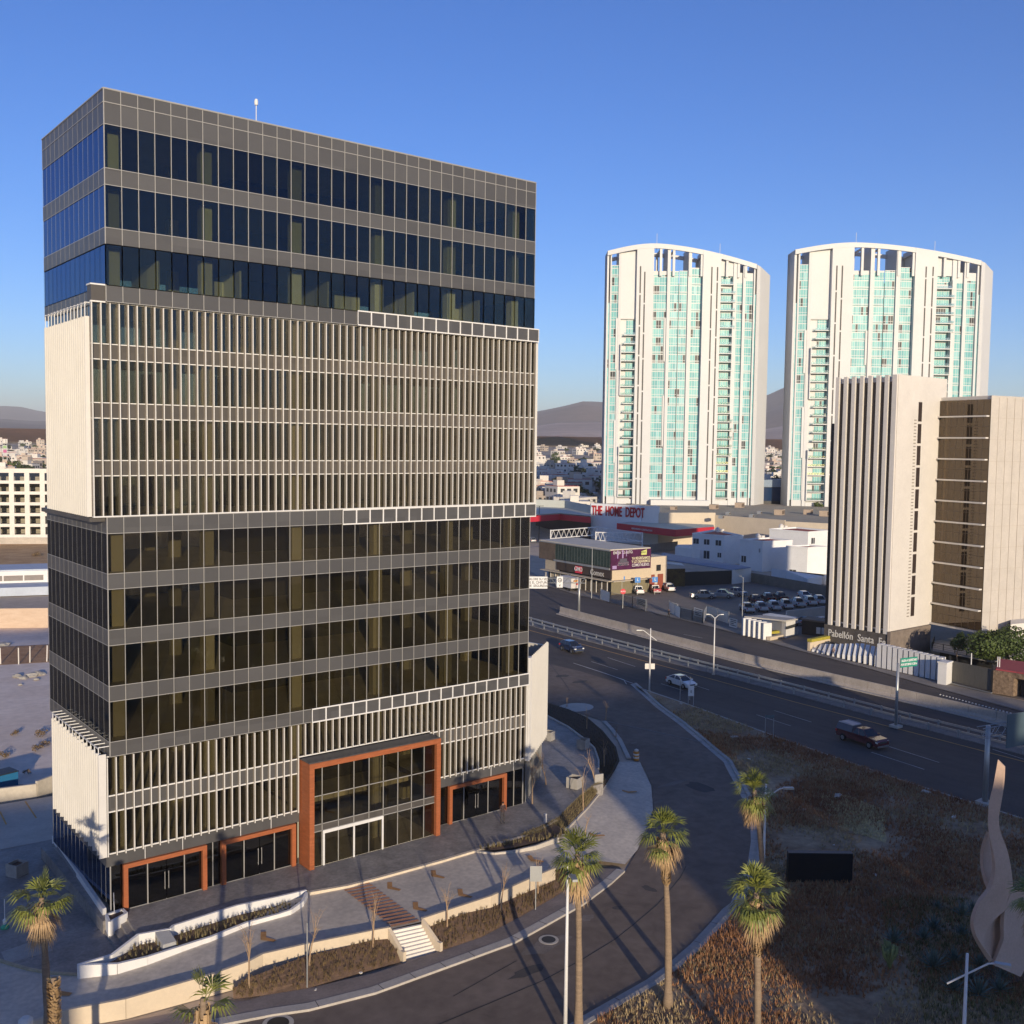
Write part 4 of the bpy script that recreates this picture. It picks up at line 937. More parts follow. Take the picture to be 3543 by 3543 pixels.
m_tg = window_mat('teal_window',[(.13,.36,.38),(.17,.43,.43),(.22,.48,.48),(.15,.39,.41),(.28,.53,.54)],1.05,FH,.20)
m_tg2 = window_mat('teal_strip',[(.20,.55,.58),(.28,.62,.66)],1.2,1.8,.05)
def tower(name, pL, pR, W, zb, H, label, arc, seed, nfl=27):
    """pL: left bottom corner, local x runs towards pR, local +y away from the camera; 71.5 wide reference, scaled to W"""
    rnd=random.Random(seed)
    dx,dy=pR[0]-pL[0],pR[1]-pL[1]; rz=math.atan2(dy,dx); k=W/71.5
    t=empty(name,(pL[0],pL[1],zb),rz,label,'apartment tower','teal and white apartment towers')
    D=13
    def part(nm,ma,fn,bv=0):
        m=MB(); fn(m); return m.build(nm,ma,t)
    X=lambda z:(z-130)*.04495*k
    top=H
    def ztop(x):  # crown outline
        u=x/W; return H*arc(u)
    def yf(x):   # gently bowed front
        u=x/W; return 7.0*(u-.42)**2*2.2 + (6*(u-.88)/.12 if u>.88 else 0)
    def wallseg(nm,xa,xb,proud,zt=None,ma=None,dep=D):
        def f(m):
            a,b=X(xa),X(xb); ya,yb=yf(a)-proud,yf(b)-proud; za,zb_=(ztop(a),ztop(b)) if zt is None else (zt,zt)
            m.add([(a,ya,0),(b,yb,0),(b,dep,0),(a,dep,0),(a,ya,za),(b,yb,zb_),(b,dep,zb_),(a,dep,za)],[(3,2,1,0),(4,5,6,7),(0,1,5,4),(1,2,6,5),(2,3,7,6),(3,0,4,7)])
        return part(nm,ma or m_tw,f)
    gb=4.5
    # piers and wall strips (z-view pixel columns)
    for a,b,p in ((130,147,.6),(160,172,.6),(238,262,.3),(400,556,1.6),(684,712,.8),(876,908,.8),(1010,1180,1.8),(1305,1338,.7),(1398,1424,.7),(1502,1515,.7),(1530,1570,.9)):
        wallseg('pier',a,b,p)
    # bright angled end wall
    def endw(m):
        a,b=X(1570),X(1720); ya=yf(X(1570))-.9; m.add([(a,ya,0),(b,ya+11,0),(b,D+6,0),(a,D,0),(a,ya,ztop(a)),(b,ya+11,ztop(b)),(b,D+6,ztop(b)),(a,D,ztop(a))],[(3,2,1,0),(4,5,6,7),(0,1,5,4),(1,2,6,5),(2,3,7,6),(3,0,4,7)])
    part('end_wall',m_tw,endw)
    a=X(1640); ya=yf(X(1570))-.9+13*.47; part('window_strip',m_tg2,lambda m:m.wall((a-.5,ya-.25),(a+.5,ya+.4),gb,H*.88,.12))
    # slots in the piers
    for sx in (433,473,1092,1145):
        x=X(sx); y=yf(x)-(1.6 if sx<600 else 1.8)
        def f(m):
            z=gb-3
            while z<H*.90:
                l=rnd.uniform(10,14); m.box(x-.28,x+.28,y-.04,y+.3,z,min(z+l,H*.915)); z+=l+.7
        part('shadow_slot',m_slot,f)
    gt=H*.885
    cols=[(147,160,.35,m_tg2,H*.78,'window_strip'),(172,238,0,m_tg,gt*1.04,'glazing_column'),(556,684,0,m_tg,gt,'glazing_column'),(712,792,.25,m_tg,gt*1.012,'glazing_column'),(797,876,.25,m_tg,gt*1.016,'glazing_column'),(908,1010,0,m_tg,gt*1.03,'glazing_column'),(1338,1398,0,m_tg,H*.86,'glazing_column'),(1424,1502,.1,m_tg,H*.87,'glazing_column'),(1515,1530,.4,m_tg2,H*.82,'window_strip')]
    for a_,b_,p,ma,zt,nm in cols:
        def f(m):
            a,b=X(a_),X(b_); ya,yb=yf(a)-p+.4,yf(b)-p+.4
            m.add([(a,ya,gb),(b,yb,gb),(b,yb,zt),(a,ya,zt),(a,yb+1,gb),(b,yb+1,gb),(b,yb+1,zt),(a,ya+1,zt)],[(0,1,2,3),(3,2,6,7)])
        part(nm,ma,f)
        if nm=='glazing_column':
            # slab edges and a wall above and below
            a,b=X(a_),X(b_); ya,yb=yf(a)-p,yf(b)-p
            def g(m):
                m.wall((a,ya+.6),(b,yb+.6),0,gb,.5)
                pass
            part('apron_wall',m_tw,g); part('head_wall',m_tw,lambda m:m.wall((a,ya+.6),(b,yb+.6),zt,max(zt+.3,min(ztop(a),H*.90)),.5))
            for i in range(nfl): 
                z=gb+FH*i
                if z<zt and rnd.random()<.45: part('slab_edge',m_tw,lambda m:m.wall((a,ya+.3),(b,yb+.3),z-.16,z+.1,.5))
            if b_-a_>60:
                # a white infill panel that changes sides
                def h(m):
                    z=gb
                    for seg in range(4):
                        z1=z+FH*rnd.choice((4,5,6)); 
                        if a_ in (556,172) : m.box(X(b_-(18 if seg%2 else 6)),X(b_),yf(X(b_))-p-.1,yf(X(b_))+1,z,min(z1,zt))
                        z=z1
                part('infill_panel',m_tw,h)
    # balconies
    for a_,b_,bs,zt in ((262,400,0,H*.72),(1182,1305,1,H*.885)):
        a,b=X(a_),X(b_); y=yf((a+b)/2)
        part('balcony_recess',m_tg,lambda m:m.add([(a+(2.6*k if bs==0 else .8*k),y+1.3,gb),(b-.2,y+1.3,gb),(b-.2,y+1.3,zt),(a+(2.6*k if bs==0 else .8*k),y+1.3,zt)],[(0,1,2,3)]))
        part('recess_wall',m_tw,lambda m:(m.box(a,b,y+1.5,y+3,0,zt),m.box(a,b,y-.1,y+1.5,0,gb-1),m.box(a,b,y+.2,y+3,zt,min(ztop(a),ztop(b)))))
        n=int((zt-gb)/FH)
        for i in range(n):
            z=gb+FH*i; out=(1.0 if (i//5)%2==0 else 1.6); xl=a+(1.4*k if bs==0 and (i//6)%2 else 0); xr=b+(1.0*k if bs==1 and (i//5)%3==1 else 0)
            m=MB(); m.box(xl,xr,y-out,y+1.4,z-.22,z+.12)
            if bs==0 and (i//6)%2==0: m.box(xl,xl+.35,y-out,y+.6,z+.12,z+FH-.22)
            if bs==1 and (i//5)%3!=1: m.box(xr-.35,xr,y-out,y+1.4,z+.12,z+FH-.22)
            o=m.build('balcony',m_tw,t)
            m=MB(); m.box(xl+.1,xr-.1,y-out+.05,y-out+.1,z+.12,z+1.1); m.build('railing',M_['rail'],o)
    if 1:
        a,b=X(262),X(400); y=yf(a); zt=H*.885
        part('glazing_column',m_tg,lambda m:m.add([(a+1,y+.5,H*.72),(b-.2,y+.5,H*.72),(b-.2,y+.5,zt),(a+1,y+.5,zt)],[(0,1,2,3)]))
        [part('slab_edge',m_tw,lambda m:m.box(a,b,y,y+.5,H*.72+FH*i-.2,H*.72+FH*i+.15)) for i in range(5)]
    # crown: curved beam along the top front, back beam and ties, with open bays
    m2=MB()
    def crown(m):
        xs=[W*i/24 for i in range(22)]
        for x0_,x1_ in zip(xs,xs[1:]):
            ya,yb=yf(x0_)-1.7,yf(x1_)-1.7; za,zb_=ztop(x0_),ztop(x1_)
            m.add([(x0_,ya,za-2.0),(x1_,yb,zb_-2.0),(x1_,yb+1.0,zb_-2.0),(x0_,ya+1.0,za-2.0),(x0_,ya,za),(x1_,yb,zb_),(x1_,yb+1.0,zb_),(x0_,ya+1.0,za)],[(3,2,1,0),(4,5,6,7),(0,1,5,4),(2,3,7,6)])
            (m2 if 1 else m).add([(x0_,11,za-3.2),(x1_,11,zb_-3.2),(x1_,12,zb_-3.2),(x0_,12,za-3.2),(x0_,11,za-1.6),(x1_,11,zb_-1.6),(x1_,12,zb_-1.6),(x0_,12,za-1.6)],[(3,2,1,0),(4,5,6,7),(0,1,5,4),(2,3,7,6)])
    part('crown_beam',m_tw,crown); m2.build('rear_crown_beam',m_tw,t)
    for xp in (620,740,890,1000,1240,1350,1420):
        x=X(xp); part('crown_post',m_tw,lambda m:(m.box(x-.5,x+.5,yf(x)-1.2,yf(x)-.2,H*.88,ztop(x)-1.9),m.box(x-.35,x+.35,yf(x)-1,11.5,ztop(x)-2.6,ztop(x)-1.9),m.box(x-.5,x+.5,11,12,H*.86,ztop(x)-3)))
    part('roof_deck',m_tw,lambda m:m.prism([(2,yf(2)+.7),(W*.3,yf(W*.3)+.7),(W*.6,yf(W*.6)+.7),(W*.86,yf(W*.86)+.8),(W*.9,D-1),(2,D-1)],H*.84,H*.855))
    part('side_wall',m_tw,lambda m:(m.box(0,.5,2,D,0,ztop(0)-.3),m.box(0,W*.9,D-1,D,0,H*.85)))
    for xp in (160+430,160+1020):
        x=X(xp); part('lightning_rod',m_tw,lambda m:m.tube([(x,3,ztop(x)-2),(x,3,ztop(x)+5)],.09,5))
    # podium
    part('podium',m_tw,lambda m:m.box(X(560),X(1100),-6,4,0,3.6))
    return t
M_['rail']=glass('balcony_glass',(.75,.85,.83),refl=.06)
arc1=lambda u: .974+.026*math.sin(min(1,max(0,(u)/.27))*math.pi/2) if u<.27 else 1.0-.09*((u-.27)/.73)**1.5
tower('apartment_tower',(281.84,247.35,7.82)[:2],(337.82,202.97,8.76)[:2],72.5,7.5,111.5,'left one of two tall white apartment towers with teal windows, nearest the office building',arc1,1)
arc2=lambda u: .975+.025*math.sin(min(1,max(0,(u)/.27))*math.pi/2) if u<.27 else 1.0-.075*((u-.27)/.73)**1.6
tower('apartment_tower',(344.03,197.95,7.73)[:2],(410.88,144.94,8.86)[:2],90.5,7.0,113.5,'right one of two tall white apartment towers with teal windows, behind the striped tower',arc2,2)

# ---------------- striped white tower and bronze glass block ----------------
m_st = mat('stone_cladding',(.64,.60,.55),rough=.65,var=.05,scale=.3)
m_st2 = mat('stone_panels',(.52,.475,.42),rough=.7,var=.07,scale=.4)
m_bz = glass('bronze_glass',(.28,.22,.15),refl=.05,rcol=(1,.85,.7))
m_dg = plain('dark_bronze',(.045,.032,.028),.35)
sb = empty('striped_tower',(140,28,-1.5),0,'white tower with dark vertical stripes on a stone base, with bronze glazed wing','office building')
so_=(-140,-28,1.5); SX,SY=134.4,22.2; zb,zt=3.0,46.1
def sp_(fn,nm,ma,parent=None): m=MB(); fn(m); return m.build(nm,ma,parent or sb,loc=so_ if parent is None else (0,0,0))
sp_(lambda m:m.box(SX+.5,SX+15.6,SY+.02,SY+11.7,zb,zt-.3),'core_wall',m_st)
sp_(lambda m:m.box(SX+.35,SX+.5,SY+.1,SY+11.6,zb+.3,zt-1.4),'dark_glazing',m_dg)
for i in range(8):
    y=SY+.02+(11.7-.7)*i/7; sp_(lambda m:m.box(SX-.12,SX+.5,y,y+(.85 if i==0 else .68),zb-.5+.0,zt),'vertical_fin',m_st)
def floorlines(m):
    for i in range(12): m.box(SX+.28,SX+.36,SY+.6,SY+11.3,zb+3.5*i+3.2,zb+3.5*i+3.45)
sp_(floorlines,'spandrel_lines',plain('bronze_spandrel',(.09,.06,.05),.5))
sp_(lambda m:m.box(SX+.2,SX+15.6,SY-.12,SY+.02,zb,zt),'side_cladding',m_st)
def vents(m):
    z=zb+2
    while z<zt-7: m.box(SX+5.4,SX+6.1,SY-.16,SY-.11,z,z+.16); z+=.56
sp_(vents,'vent_slots',plain('vent_dark',(.25,.22,.19)))
for i in range(10):
    z=zb+2.0+3.72*i; sp_(lambda m:m.box(SX+6.6,SX+7.7,SY-.16,SY-.10,z,z+3.3),'window',m_dg)
sp_(lambda m:m.box(SX+1,SX+4,SY+11.7,SY+13.1,zb-3,zt-8),'rear_glazing',m_dg)
sp_(lambda m:m.box(SX+.6,SX+12,SY-.0,SY+11.9,-1.6,zb-.0),'stone_base',mat('dark_stone',(.13,.11,.095),rough=.8,var=.25,scale=.9,col2=(.21,.18,.155)))
bm_=sp_(lambda m:m.box(SX-.2,SX+12.6,SY-.6,SY+.0,-1.6,zb-.02),'base_wall',mat('base_stone',(.16,.13,.11),rough=.8,var=.25,scale=.9,col2=(.27,.22,.18)))
text_mesh('lettering','Pabellón  Santa  Fe',1.75,plain('steel_letters',(.62,.60,.56),.5),sb,(SX-.0+so_[0],SY+6.0+so_[1],1.05+so_[2]),(0,-1,0),(0,0,1),.06,.015,sx=.83,spacing=1.02)
sp_(lambda m:m.box(SX+.0,SX+.6,SY+.1,SY+12.5,-1.6,zb-.5),'name_wall',mat('name_stone',(.07,.062,.058),rough=.8,var=.25,scale=.9,col2=(.12,.105,.095)))
# bronze block
bA=Vector((148.0,22.3)); bB=Vector((146.0,12.1)); bC=Vector((157.5,10.0)); ztb=42.8
def bz(m):
    m.wall(bB,bA,3.1,ztb-.6,.12)
sp_(bz,'bronze_curtain_wall',m_bz)
sp_(lambda m:m.prism([bA+Vector((3,0)),bB+Vector((3.2,.5)),bC+Vector((0,.5)),(160,22)],3.2,ztb-.7),'inner_wall',mat('bronze_inner',(.045,.036,.027),var=.15,scale=.2))
for i in range(11):
    z=3.0+3.62*i+ .2; sp_(lambda m:m.wall(bB+Vector((-.35,.25)),bA+Vector((-.35,-.1)),z-.12,z+.12,.75),'floor_ledge',m_st)
def mullb(m):
    for k in range(1,8):
        p=bB.lerp(bA,k/8); m.box(p.x-.09,p.x-.05,p.y-.03,p.y+.03,3.2,ztb-.7)
    for i in range(10):
        for q in (1.9,): z=3.2+3.62*i+q; m.wall(bB+Vector((-.09,.3)),bA+Vector((-.09,-.2)),z-.03,z+.03,.04)
sp_(mullb,'mullion_grid',plain('bronze_mullion',(.09,.065,.045),.5))
def inner(m):
    for k in (.3,.62): p=bB.lerp(bA,k); m.box(p.x+.8,p.x+1.6,p.y-.5,p.y+.5,3.2,ztb-.8)
sp_(inner,'column',mat('bronze_col',(.20,.17,.12)))
sp_(lambda m:m.prism([bB+Vector((.02,-.05)),bC,(172,7.3),(174,24),(160,24),bA+Vector((12,0)),bB+Vector((.5,.6))],2.9,ztb),'panel_wall',m_st2)
def joints(m):
    d=(bC-bB).normalized(); n=Vector((d.y,-d.x)); p0=bB+n*.06
    for i in range(1,11): m.wall(p0,p0+d*26,2.9+3.62*i,2.93+3.62*i,.02)
    for k in range(1,13): q=p0+d*2*k; m.box(q.x-.02,q.x+.02,q.y-.02,q.y+.01,2.9,ztb-.3)
sp_(joints,'panel_joints',plain('joint_line',(.40,.34,.28)))
sp_(lambda m:m.prism([bA+Vector((.3,0)),bB+Vector((.3,.3)),bB+Vector((1.6,.0)),bA+Vector((1.6,0))],ztb-.65,ztb),'roof_edge',m_st)
# terrace with railing below the bronze block
sp_(lambda m:m.prism([(146.9,20.9),(140.5,17.5),(139.5,7),(150,4),(172,4),(172,20)],-.2,.2),'terrace_slab',M_['conc'])
def rl(m):
    P_=[(146.5,20.6),(140.4,17.6),(139.4,7)]
    for a,b in zip(P_,P_[1:]):
        m.wall(a,b,1.2,1.28,.06); m.wall(a,b,.75,.79,.03); m.wall(a,b,.45,.49,.03)
        a=Vector(a);b=Vector(b); n=int((b-a).length/2)
        for i in range(n+1): p=a.lerp(b,i/n); m.box(p.x-.05,p.x+.05,p.y-.05,p.y+.05,.2,1.25)
sp_(rl,'railing',M_['dark'])
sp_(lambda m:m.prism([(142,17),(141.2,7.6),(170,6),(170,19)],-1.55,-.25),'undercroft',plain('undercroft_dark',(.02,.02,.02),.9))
for x,y in ((148,9),(160,7.6),(171,6.6)): sp_(lambda m:m.box(x-.5,x+.5,y-.5,y+.5,.2,2.9),'column',m_st2)

# ---------------- big box store with red canopies ----------------
hd = empty('store_building',(236,205,0),0,'long low beige store building with red canopies and big red letters on a white wall','store')
ho=(-236,-205,0)
def hp(fn,nm,ma): m=MB(); fn(m); return m.build(nm,ma,hd,loc=ho)
m_bg=mat('beige_wall',(.56,.48,.37),rough=.8,var=.06,scale=.2); m_rf=mat('store_roof',(.36,.31,.25),rough=.9,var=.12,scale=.05,stretch=(1,1,1)); m_gw=mat('greyish_wall',(.48,.50,.46),rough=.8,var=.05,scale=.2); m_wsw=mat('white_sign_wall',(.74,.76,.78),rough=.8,var=.05,scale=.2)
g0=-1.6
q1=(236.17,205.61); q2=(241.87,185.14); q3=(245.20,180.12); q4=(264.24,170.47); q5=(265.46,141.02); q6=(270.89,127.51); q0=(249.79,235.65); qm=(241.68,250.28); qz=(235.73,275.16)
roof=[q3,q4,(261.78,168.71),q5,q6,(300,120),(420,200),(400,300),(350,330),(270,330),qz,qm,q0,q1,q2]
hp(lambda m:m.prism([q2,q3,q4,q5,q6,(290,110),(370,200),(340,280),(300,330),qz,qm,q0,q1],g0,8.9),'store_roof',m_rf)
hp(lambda m:(m.wall(q1,q2,g0,12.5,.8)),'sign_wall',m_wsw)
hp(lambda m:(m.wall(q2,q3,g0,12.5,.8),m.wall(q2,(q2[0]+3,q2[1]+6),8,12.4,.6),m.wall(q3,(q3[0]+4,q3[1]+6),8,12.4,.6)),'corner_wall',M_['white'])
hp(lambda m:(m.wall(q3,q4,g0,10.2,.6),m.wall(q4,q5,g0,9.4,.6),m.wall(q5,q6,g0,9.0,.6)),'beige_wall',m_bg)
hp(lambda m:(m.wall(q0,q1,g0,11.6,.6),m.wall(qm,q0,g0,11.6,.6),m.wall(qz,qm,g0,11.6,.6)),'side_wall',m_gw)
m_ht=plain('red_letters',(.45,.02,.02),.5); m_hk=plain('letter_edge',(.03,.01,.01),.5)
d12=(Vector(q2)-Vector(q1)); L12=d12.length; d12/=L12; n12=Vector((d12.y,-d12.x))
if n12.dot(Vector((-1,-1)))<0: n12=-n12
c12=Vector(q1)+d12*L12*.50+n12*.55
text_mesh('store_sign','THE  HOME  DEPOT',4.9,m_ht,hd,(c12.x+ho[0]+d12.x*.9,c12.y+ho[1]+d12.y*.9,9.75),(d12.x,d12.y,0),(0,0,1),.12,.10,sx=.50,spacing=1.0)
# red canopies
c1=(230.40,185.97); c2=(227.72,156.11); c3=(249.07,157.97); c4=(257.10,165.08); c5=(244.56,191.01)
m_redc=mat('red_canopy',(.50,.025,.045),rough=.5,var=.06)
hp(lambda m:m.prism([c1,c2,c3,c4,c5],6.15,6.5),'canopy_top',mat('canopy_top',(.55,.55,.46),var=.1,scale=.3))
hp(lambda m:(m.wall(c1,c2,4.3,6.6,.3),m.wall(c2,c3,4.3,6.6,.3)),'canopy_fascia',m_redc)
dcc=(Vector(c2)-Vector(c1)).normalized(); cc=Vector(c1).lerp(Vector(c2),.45)
text_mesh('canopy_lettering','HERRAMIENTA Y CONSTRUCCION',.85,M_['white'],hd,(cc.x+ho[0]+dcc.y*.25*(1 if dcc.y*-1+dcc.x*-1 else 1)-.35,cc.y+ho[1]-.35,5.4),(dcc.x,dcc.y,0),(0,0,1),.02,.0,sx=.8)
hp(lambda m:(m.wall((199.14,204.97),(223.45,208.55),6.5,8.6,.3),m.wall((223.45,208.55),(223.34,192.08),6.5,8.6,.3)),'canopy_fascia',m_redc)
hp(lambda m:m.prism([(202.60,209.30),(227.28,212.94),(227.17,196.21),q1,q0,qm],8.5,8.7),'canopy_top',m_gw)
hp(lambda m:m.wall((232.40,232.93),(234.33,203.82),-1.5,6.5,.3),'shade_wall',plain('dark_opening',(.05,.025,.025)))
for i,(x,y) in enumerate(((230,240),(555,455),(920,235),(1345,255),(1670,250),(1850,300),(1240,222),(1465,310))):
    if y>400: continue
    p=(473.99,542.51) if 0 else None
AC=[((292.40,249.71),1),((312.52,249.23),1),((301.02,231.05),1),((317.14,226.73),1),((297.20,199.15),1.1),((278.30,203.50),.8),((315.81,201.30),1.2),((292.65,163.85),1.2),((305.52,160.38),1.1),((302.52,151.18),1.2),((274.65,173.19),.6),((256.99,161.55),.6),((271.31,159.75),.6),((289.56,170.57),.6)]
m_ac=mat('ac_unit',(.42,.33,.25),var=.12,scale=1)
for i,(p,s) in enumerate(AC):
    m=MB(); m.box(-1.9*s,1.9*s,-1.2*s,1.2*s,0,1.7*s); 
    o=m.build('air_handler',m_ac if s>.7 else M_['metal'],hd,loc=(p[0]+ho[0],p[1]+ho[1],8.92),rz=.4)
    m=MB(); 
    for k in range(4): m.box(-1.6*s+.85*s*k,-1.1*s+.85*s*k,-1.26*s,-1.2*s,.3*s,1.4*s)
    m.build('louvre',plain('ac_louvre_%d'%i,(.12,.09,.07)) if i==0 else bpy.data.materials['ac_louvre_0'],o)

# ---------------- commercial building with billboard ----------------
cb_=empty('commercial_building',(150,105,-1.5),0,'two storey commercial building with glass strip window, purple billboard and paint shop fascia','shop building')
co=(-150,-105,1.5)
def cp(fn,nm,ma): m=MB(); fn(m); return m.build(nm,ma,cb_,loc=co)
A1=Vector((148.2,130.4)); A2=Vector((146.3,102.0)); A3=Vector((158.6,100.8)); A4=A1+(A3-A2)
cp(lambda m:m.prism([A1,A2,A3,A4],8.9,9.2),'roof',mat('pale_roof',(.56,.51,.43),var=.08,scale=.2))
cp(lambda m:m.prism([A1+Vector((.1,-.1)),A2+Vector((.1,.1)),A3+Vector((-.1,.1)),A4],4.4,8.9),'upper_box',plain('dark_cladding',(.07,.055,.045),.7))
def lerpA(t): return A1.lerp(A2,t)
cp(lambda m:m.wall(A1,lerpA(.24),4.4,8.9,.15),'stone_panel',mat('brown_panel',(.12,.09,.07),var=.25,scale=.5))
cp(lambda m:m.wall(lerpA(.25)+Vector((-.05,0)),A2+Vector((-.05,0)),4.9,8.6,.1),'ribbon_window',mat('shop_strip',(.03,.05,.048),rough=.15,var=.5,scale=.3,col2=(.06,.09,.085)))
def mm_(m):
    for k in range(20): p=lerpA(.25+.75*k/19); m.box(p.x-.13,p.x-.10,p.y-.04,p.y+.04,4.9,8.6)
cp(mm_,'mullion_grid',plain('grey_mullion',(.10,.12,.11),.6))
cp(lambda m:(m.wall(lerpA(.23)+Vector((-.12,0)),A2+Vector((-.12,0)),4.3,4.75,.3),m.wall(A1,A2,8.75,9.0,.4)),'sill_band',M_['metal'])
# billboard on the side
Bd=(A3-A2).normalized(); Bn=Vector((Bd.y,-Bd.x)); 
if Bn.y>0: Bn=-Bn
m_pur=mat('billboard_print',(.05,.008,.035),rough=.5,var=.5,scale=.5,col2=(.12,.02,.09))
bb=cp(lambda m:m.wall(A2+Bn*.15,A3+Bn*.15,4.2,8.95,.12),'billboard',m_pur)
def btxt(s,size,u,z,col=None,sx=.8): 
    p=A2+Bd*(12.3*u)+Bn*.23; o=text_mesh('billboard_lettering',s,size,col or M_['white'],bb,(p.x,p.y,z),(Bd.x,Bd.y,0),(0,0,1),.01,.01,sx=sx); return o
btxt('ENOJA TU AUTO.',.95,.30,8.35); btxt('YA REGRESAMOS',.92,.75,6.75,plain('cream_letters',(.75,.70,.45))); btxt('Y LO DEJAREMOS',.92,.75,5.95,bpy.data.materials['cream_letters']); btxt('COMO NUEVO.',.98,.75,5.1)
def tagp(m): p=A2+Bd*9.3+Bn*.22; q=A2+Bd*11.0+Bn*.22; m.wall(p,q,7.5,8.4,.03,8.8)
m=MB(); tagp(m); m.build('price_flash',plain('lime_sticker',(.60,.62,.20)),bb)
btxt('NOVUS',.6,.80,8.1,M_['dark'])
m=MB()
p=A2+Bd*3.6+Bn*.24
def quad(u0,u1,z0,z1): a=A2+Bd*u0+Bn*.235; b=A2+Bd*u1+Bn*.235; m.wall(a,b,z0,z1,.02)
quad(2.2,5.4,5.2,6.2); quad(2.7,4.9,6.2,6.9); m.build('car_print',plain('silver_print',(.10,.09,.12)),bb)
m=MB(); quad(2.2,5.4,5.75,5.85); quad(2.1,2.6,5.3,5.5); quad(5.0,5.5,5.3,5.5); quad(3.2,4.4,5.25,5.45); m.build('car_print_lights',plain('pink_print',(.8,.45,.6)),bb)
m=MB(); quad(1.9,2.2,7,8.9); quad(3.4,3.8,7,8.9); quad(4.6,4.8,7.4,8.9); quad(.5,1.8,4.5,5.3); m.build('print_glow',plain('blue_pink_print',(.35,.25,.45)),bb)
# fascia, eaves, ground floor
F1=lerpA(.42)+Vector((-.4,0)); F2=A2+Vector((-.4,-.9)); 
cp(lambda m:m.wall(lerpA(.28)+Vector((-.2,0)),F2,2.3,4.3,.4),'fascia_sign',plain('dark_fascia',(.055,.038,.03),.5))
cp(lambda m:m.prism([A2+Vector((.3,.2)),A3+Vector((-.2,.2)),A3+Vector((-.2,-.6)),A2+Vector((-.1,-.7))],1.9,4.25),'side_band',mat('buff_render',(.58,.47,.33),var=.05))
cp(lambda m:(m.wall(lerpA(.1)+Vector((-1.0,0)),F2+Vector((-.6,-.5)),1.75,1.95,1.5),m.wall(F2+Vector((-.3,-.6)),A3+Vector((0,-1)),1.7,1.9,1.3)),'canopy_edge',mat('eave_buff',(.50,.43,.33)))
df=(F2-F1).normalized()
def ftxt(s,size,t,z,ma): p=lerpA(t)+Vector((-.75,0)); text_mesh('shop_sign',s,size,ma,cb_,(p.x+co[0],p.y+co[1]-.0,z+1.5),(df.x,df.y,0),(0,0,1),.03,.02,sx=.9)
p_=lerpA(.60); cp(lambda m:m.wall(lerpA(.56)+Vector((-.68,0)),lerpA(.655)+Vector((-.68,0)),2.4,4.1,.08),'red_sign',plain('sign_red',(.60,.03,.06)))
ftxt('GMO',1.5,.607,3.35,M_['white']); ftxt('Comex',1.9,.86,3.2,plain('grey_letters',(.5,.48,.45)))
cp(lambda m:m.prism([lerpA(.1)+Vector((1.0,0)),A2+Vector((1,.5)),A3+Vector((-.5,.5)),A4+Vector((0,-3))],-1.55,4.5),'ground_floor',mat('shop_interior',(.10,.085,.07),var=.3,scale=.6))
cp(lambda m:m.wall(A2+Vector((.2,-.3)),A3+Vector((-.5,-.3)),-1.55,1.9,.1),'ribbed_wall',mat('ribbed_green',(.22,.19,.12),var=.15,scale=1,stretch=(8,1,1)))
def posts(m):
    for k in range(13): p=lerpA(.12+.86*k/12)+Vector((-.3,0)); m.box(p.x-.06,p.x+.06,p.y-.1,p.y+.1,-1.55,1.8)
cp(posts,'shopfront_post',M_['offwhite']) 
cp(lambda m:(m.wall(lerpA(.18),lerpA(.40),-1.55,1.8,.15),m.wall(lerpA(.1),lerpA(.3),1.9,4.3,.2)),'shop_wall',mat('shop_render',(.42,.36,.27),var=.1))
cp(lambda m:m.box(158.7,165,101.2,106,-1.55,6.7),'side_block',mat('buff_block',(.62,.52,.39),var=.05))
cp(lambda m:m.box(161.2,162.7,101.1,101.2,3.2,4.7),'window',M_['dark'])
cp(lambda m:(m.box(158.7,160.4,100.9,101.2,-1.5,2.4),m.box(161.7,163.4,100.9,101.2,-1.5,2.4)),'rust_wall',plain('rust_red',(.28,.07,.04),.8))
# white roof trusses behind
tr=empty('steel_truss_frame',(160,150,-1.5),0,'white steel truss sign frame on posts behind the commercial building','frame')
def truss(m,a,b,z0,z1,n):
    a=Vector((*a,0));b=Vector((*b,0))
    for z in (z0,z1): m.tube([a+Vector((0,0,z)),b+Vector((0,0,z))],.16,5)
    for i in range(n):
        p=a.lerp(b,i/n);q=a.lerp(b,(i+.5)/n);r_=a.lerp(b,(i+1)/n)
        m.tube([p+Vector((0,0,z0)),q+Vector((0,0,z1))],.08,4); m.tube([q+Vector((0,0,z1)),r_+Vector((0,0,z0))],.08,4)
T1=(173.82,155.82);T2=(194.50,158.13);T3=(191.18,135.36);T4=(181.22,144.38)
for a,b,n in ((T1,T2,9),(T2,T3,10),(T4,T3,10)):
    m=MB(); truss(m,a,b,6.2,8.6,n); m.build('truss',M_['white'],tr,loc=(-160,-150,1.5))
for p in (T1,T2,T3,T4): m=MB(); m.tube([(p[0],p[1],-1.5),(p[0],p[1],8.8)],.2,6); m.build('post',M_['white'],tr,loc=(-160,-150,1.5))
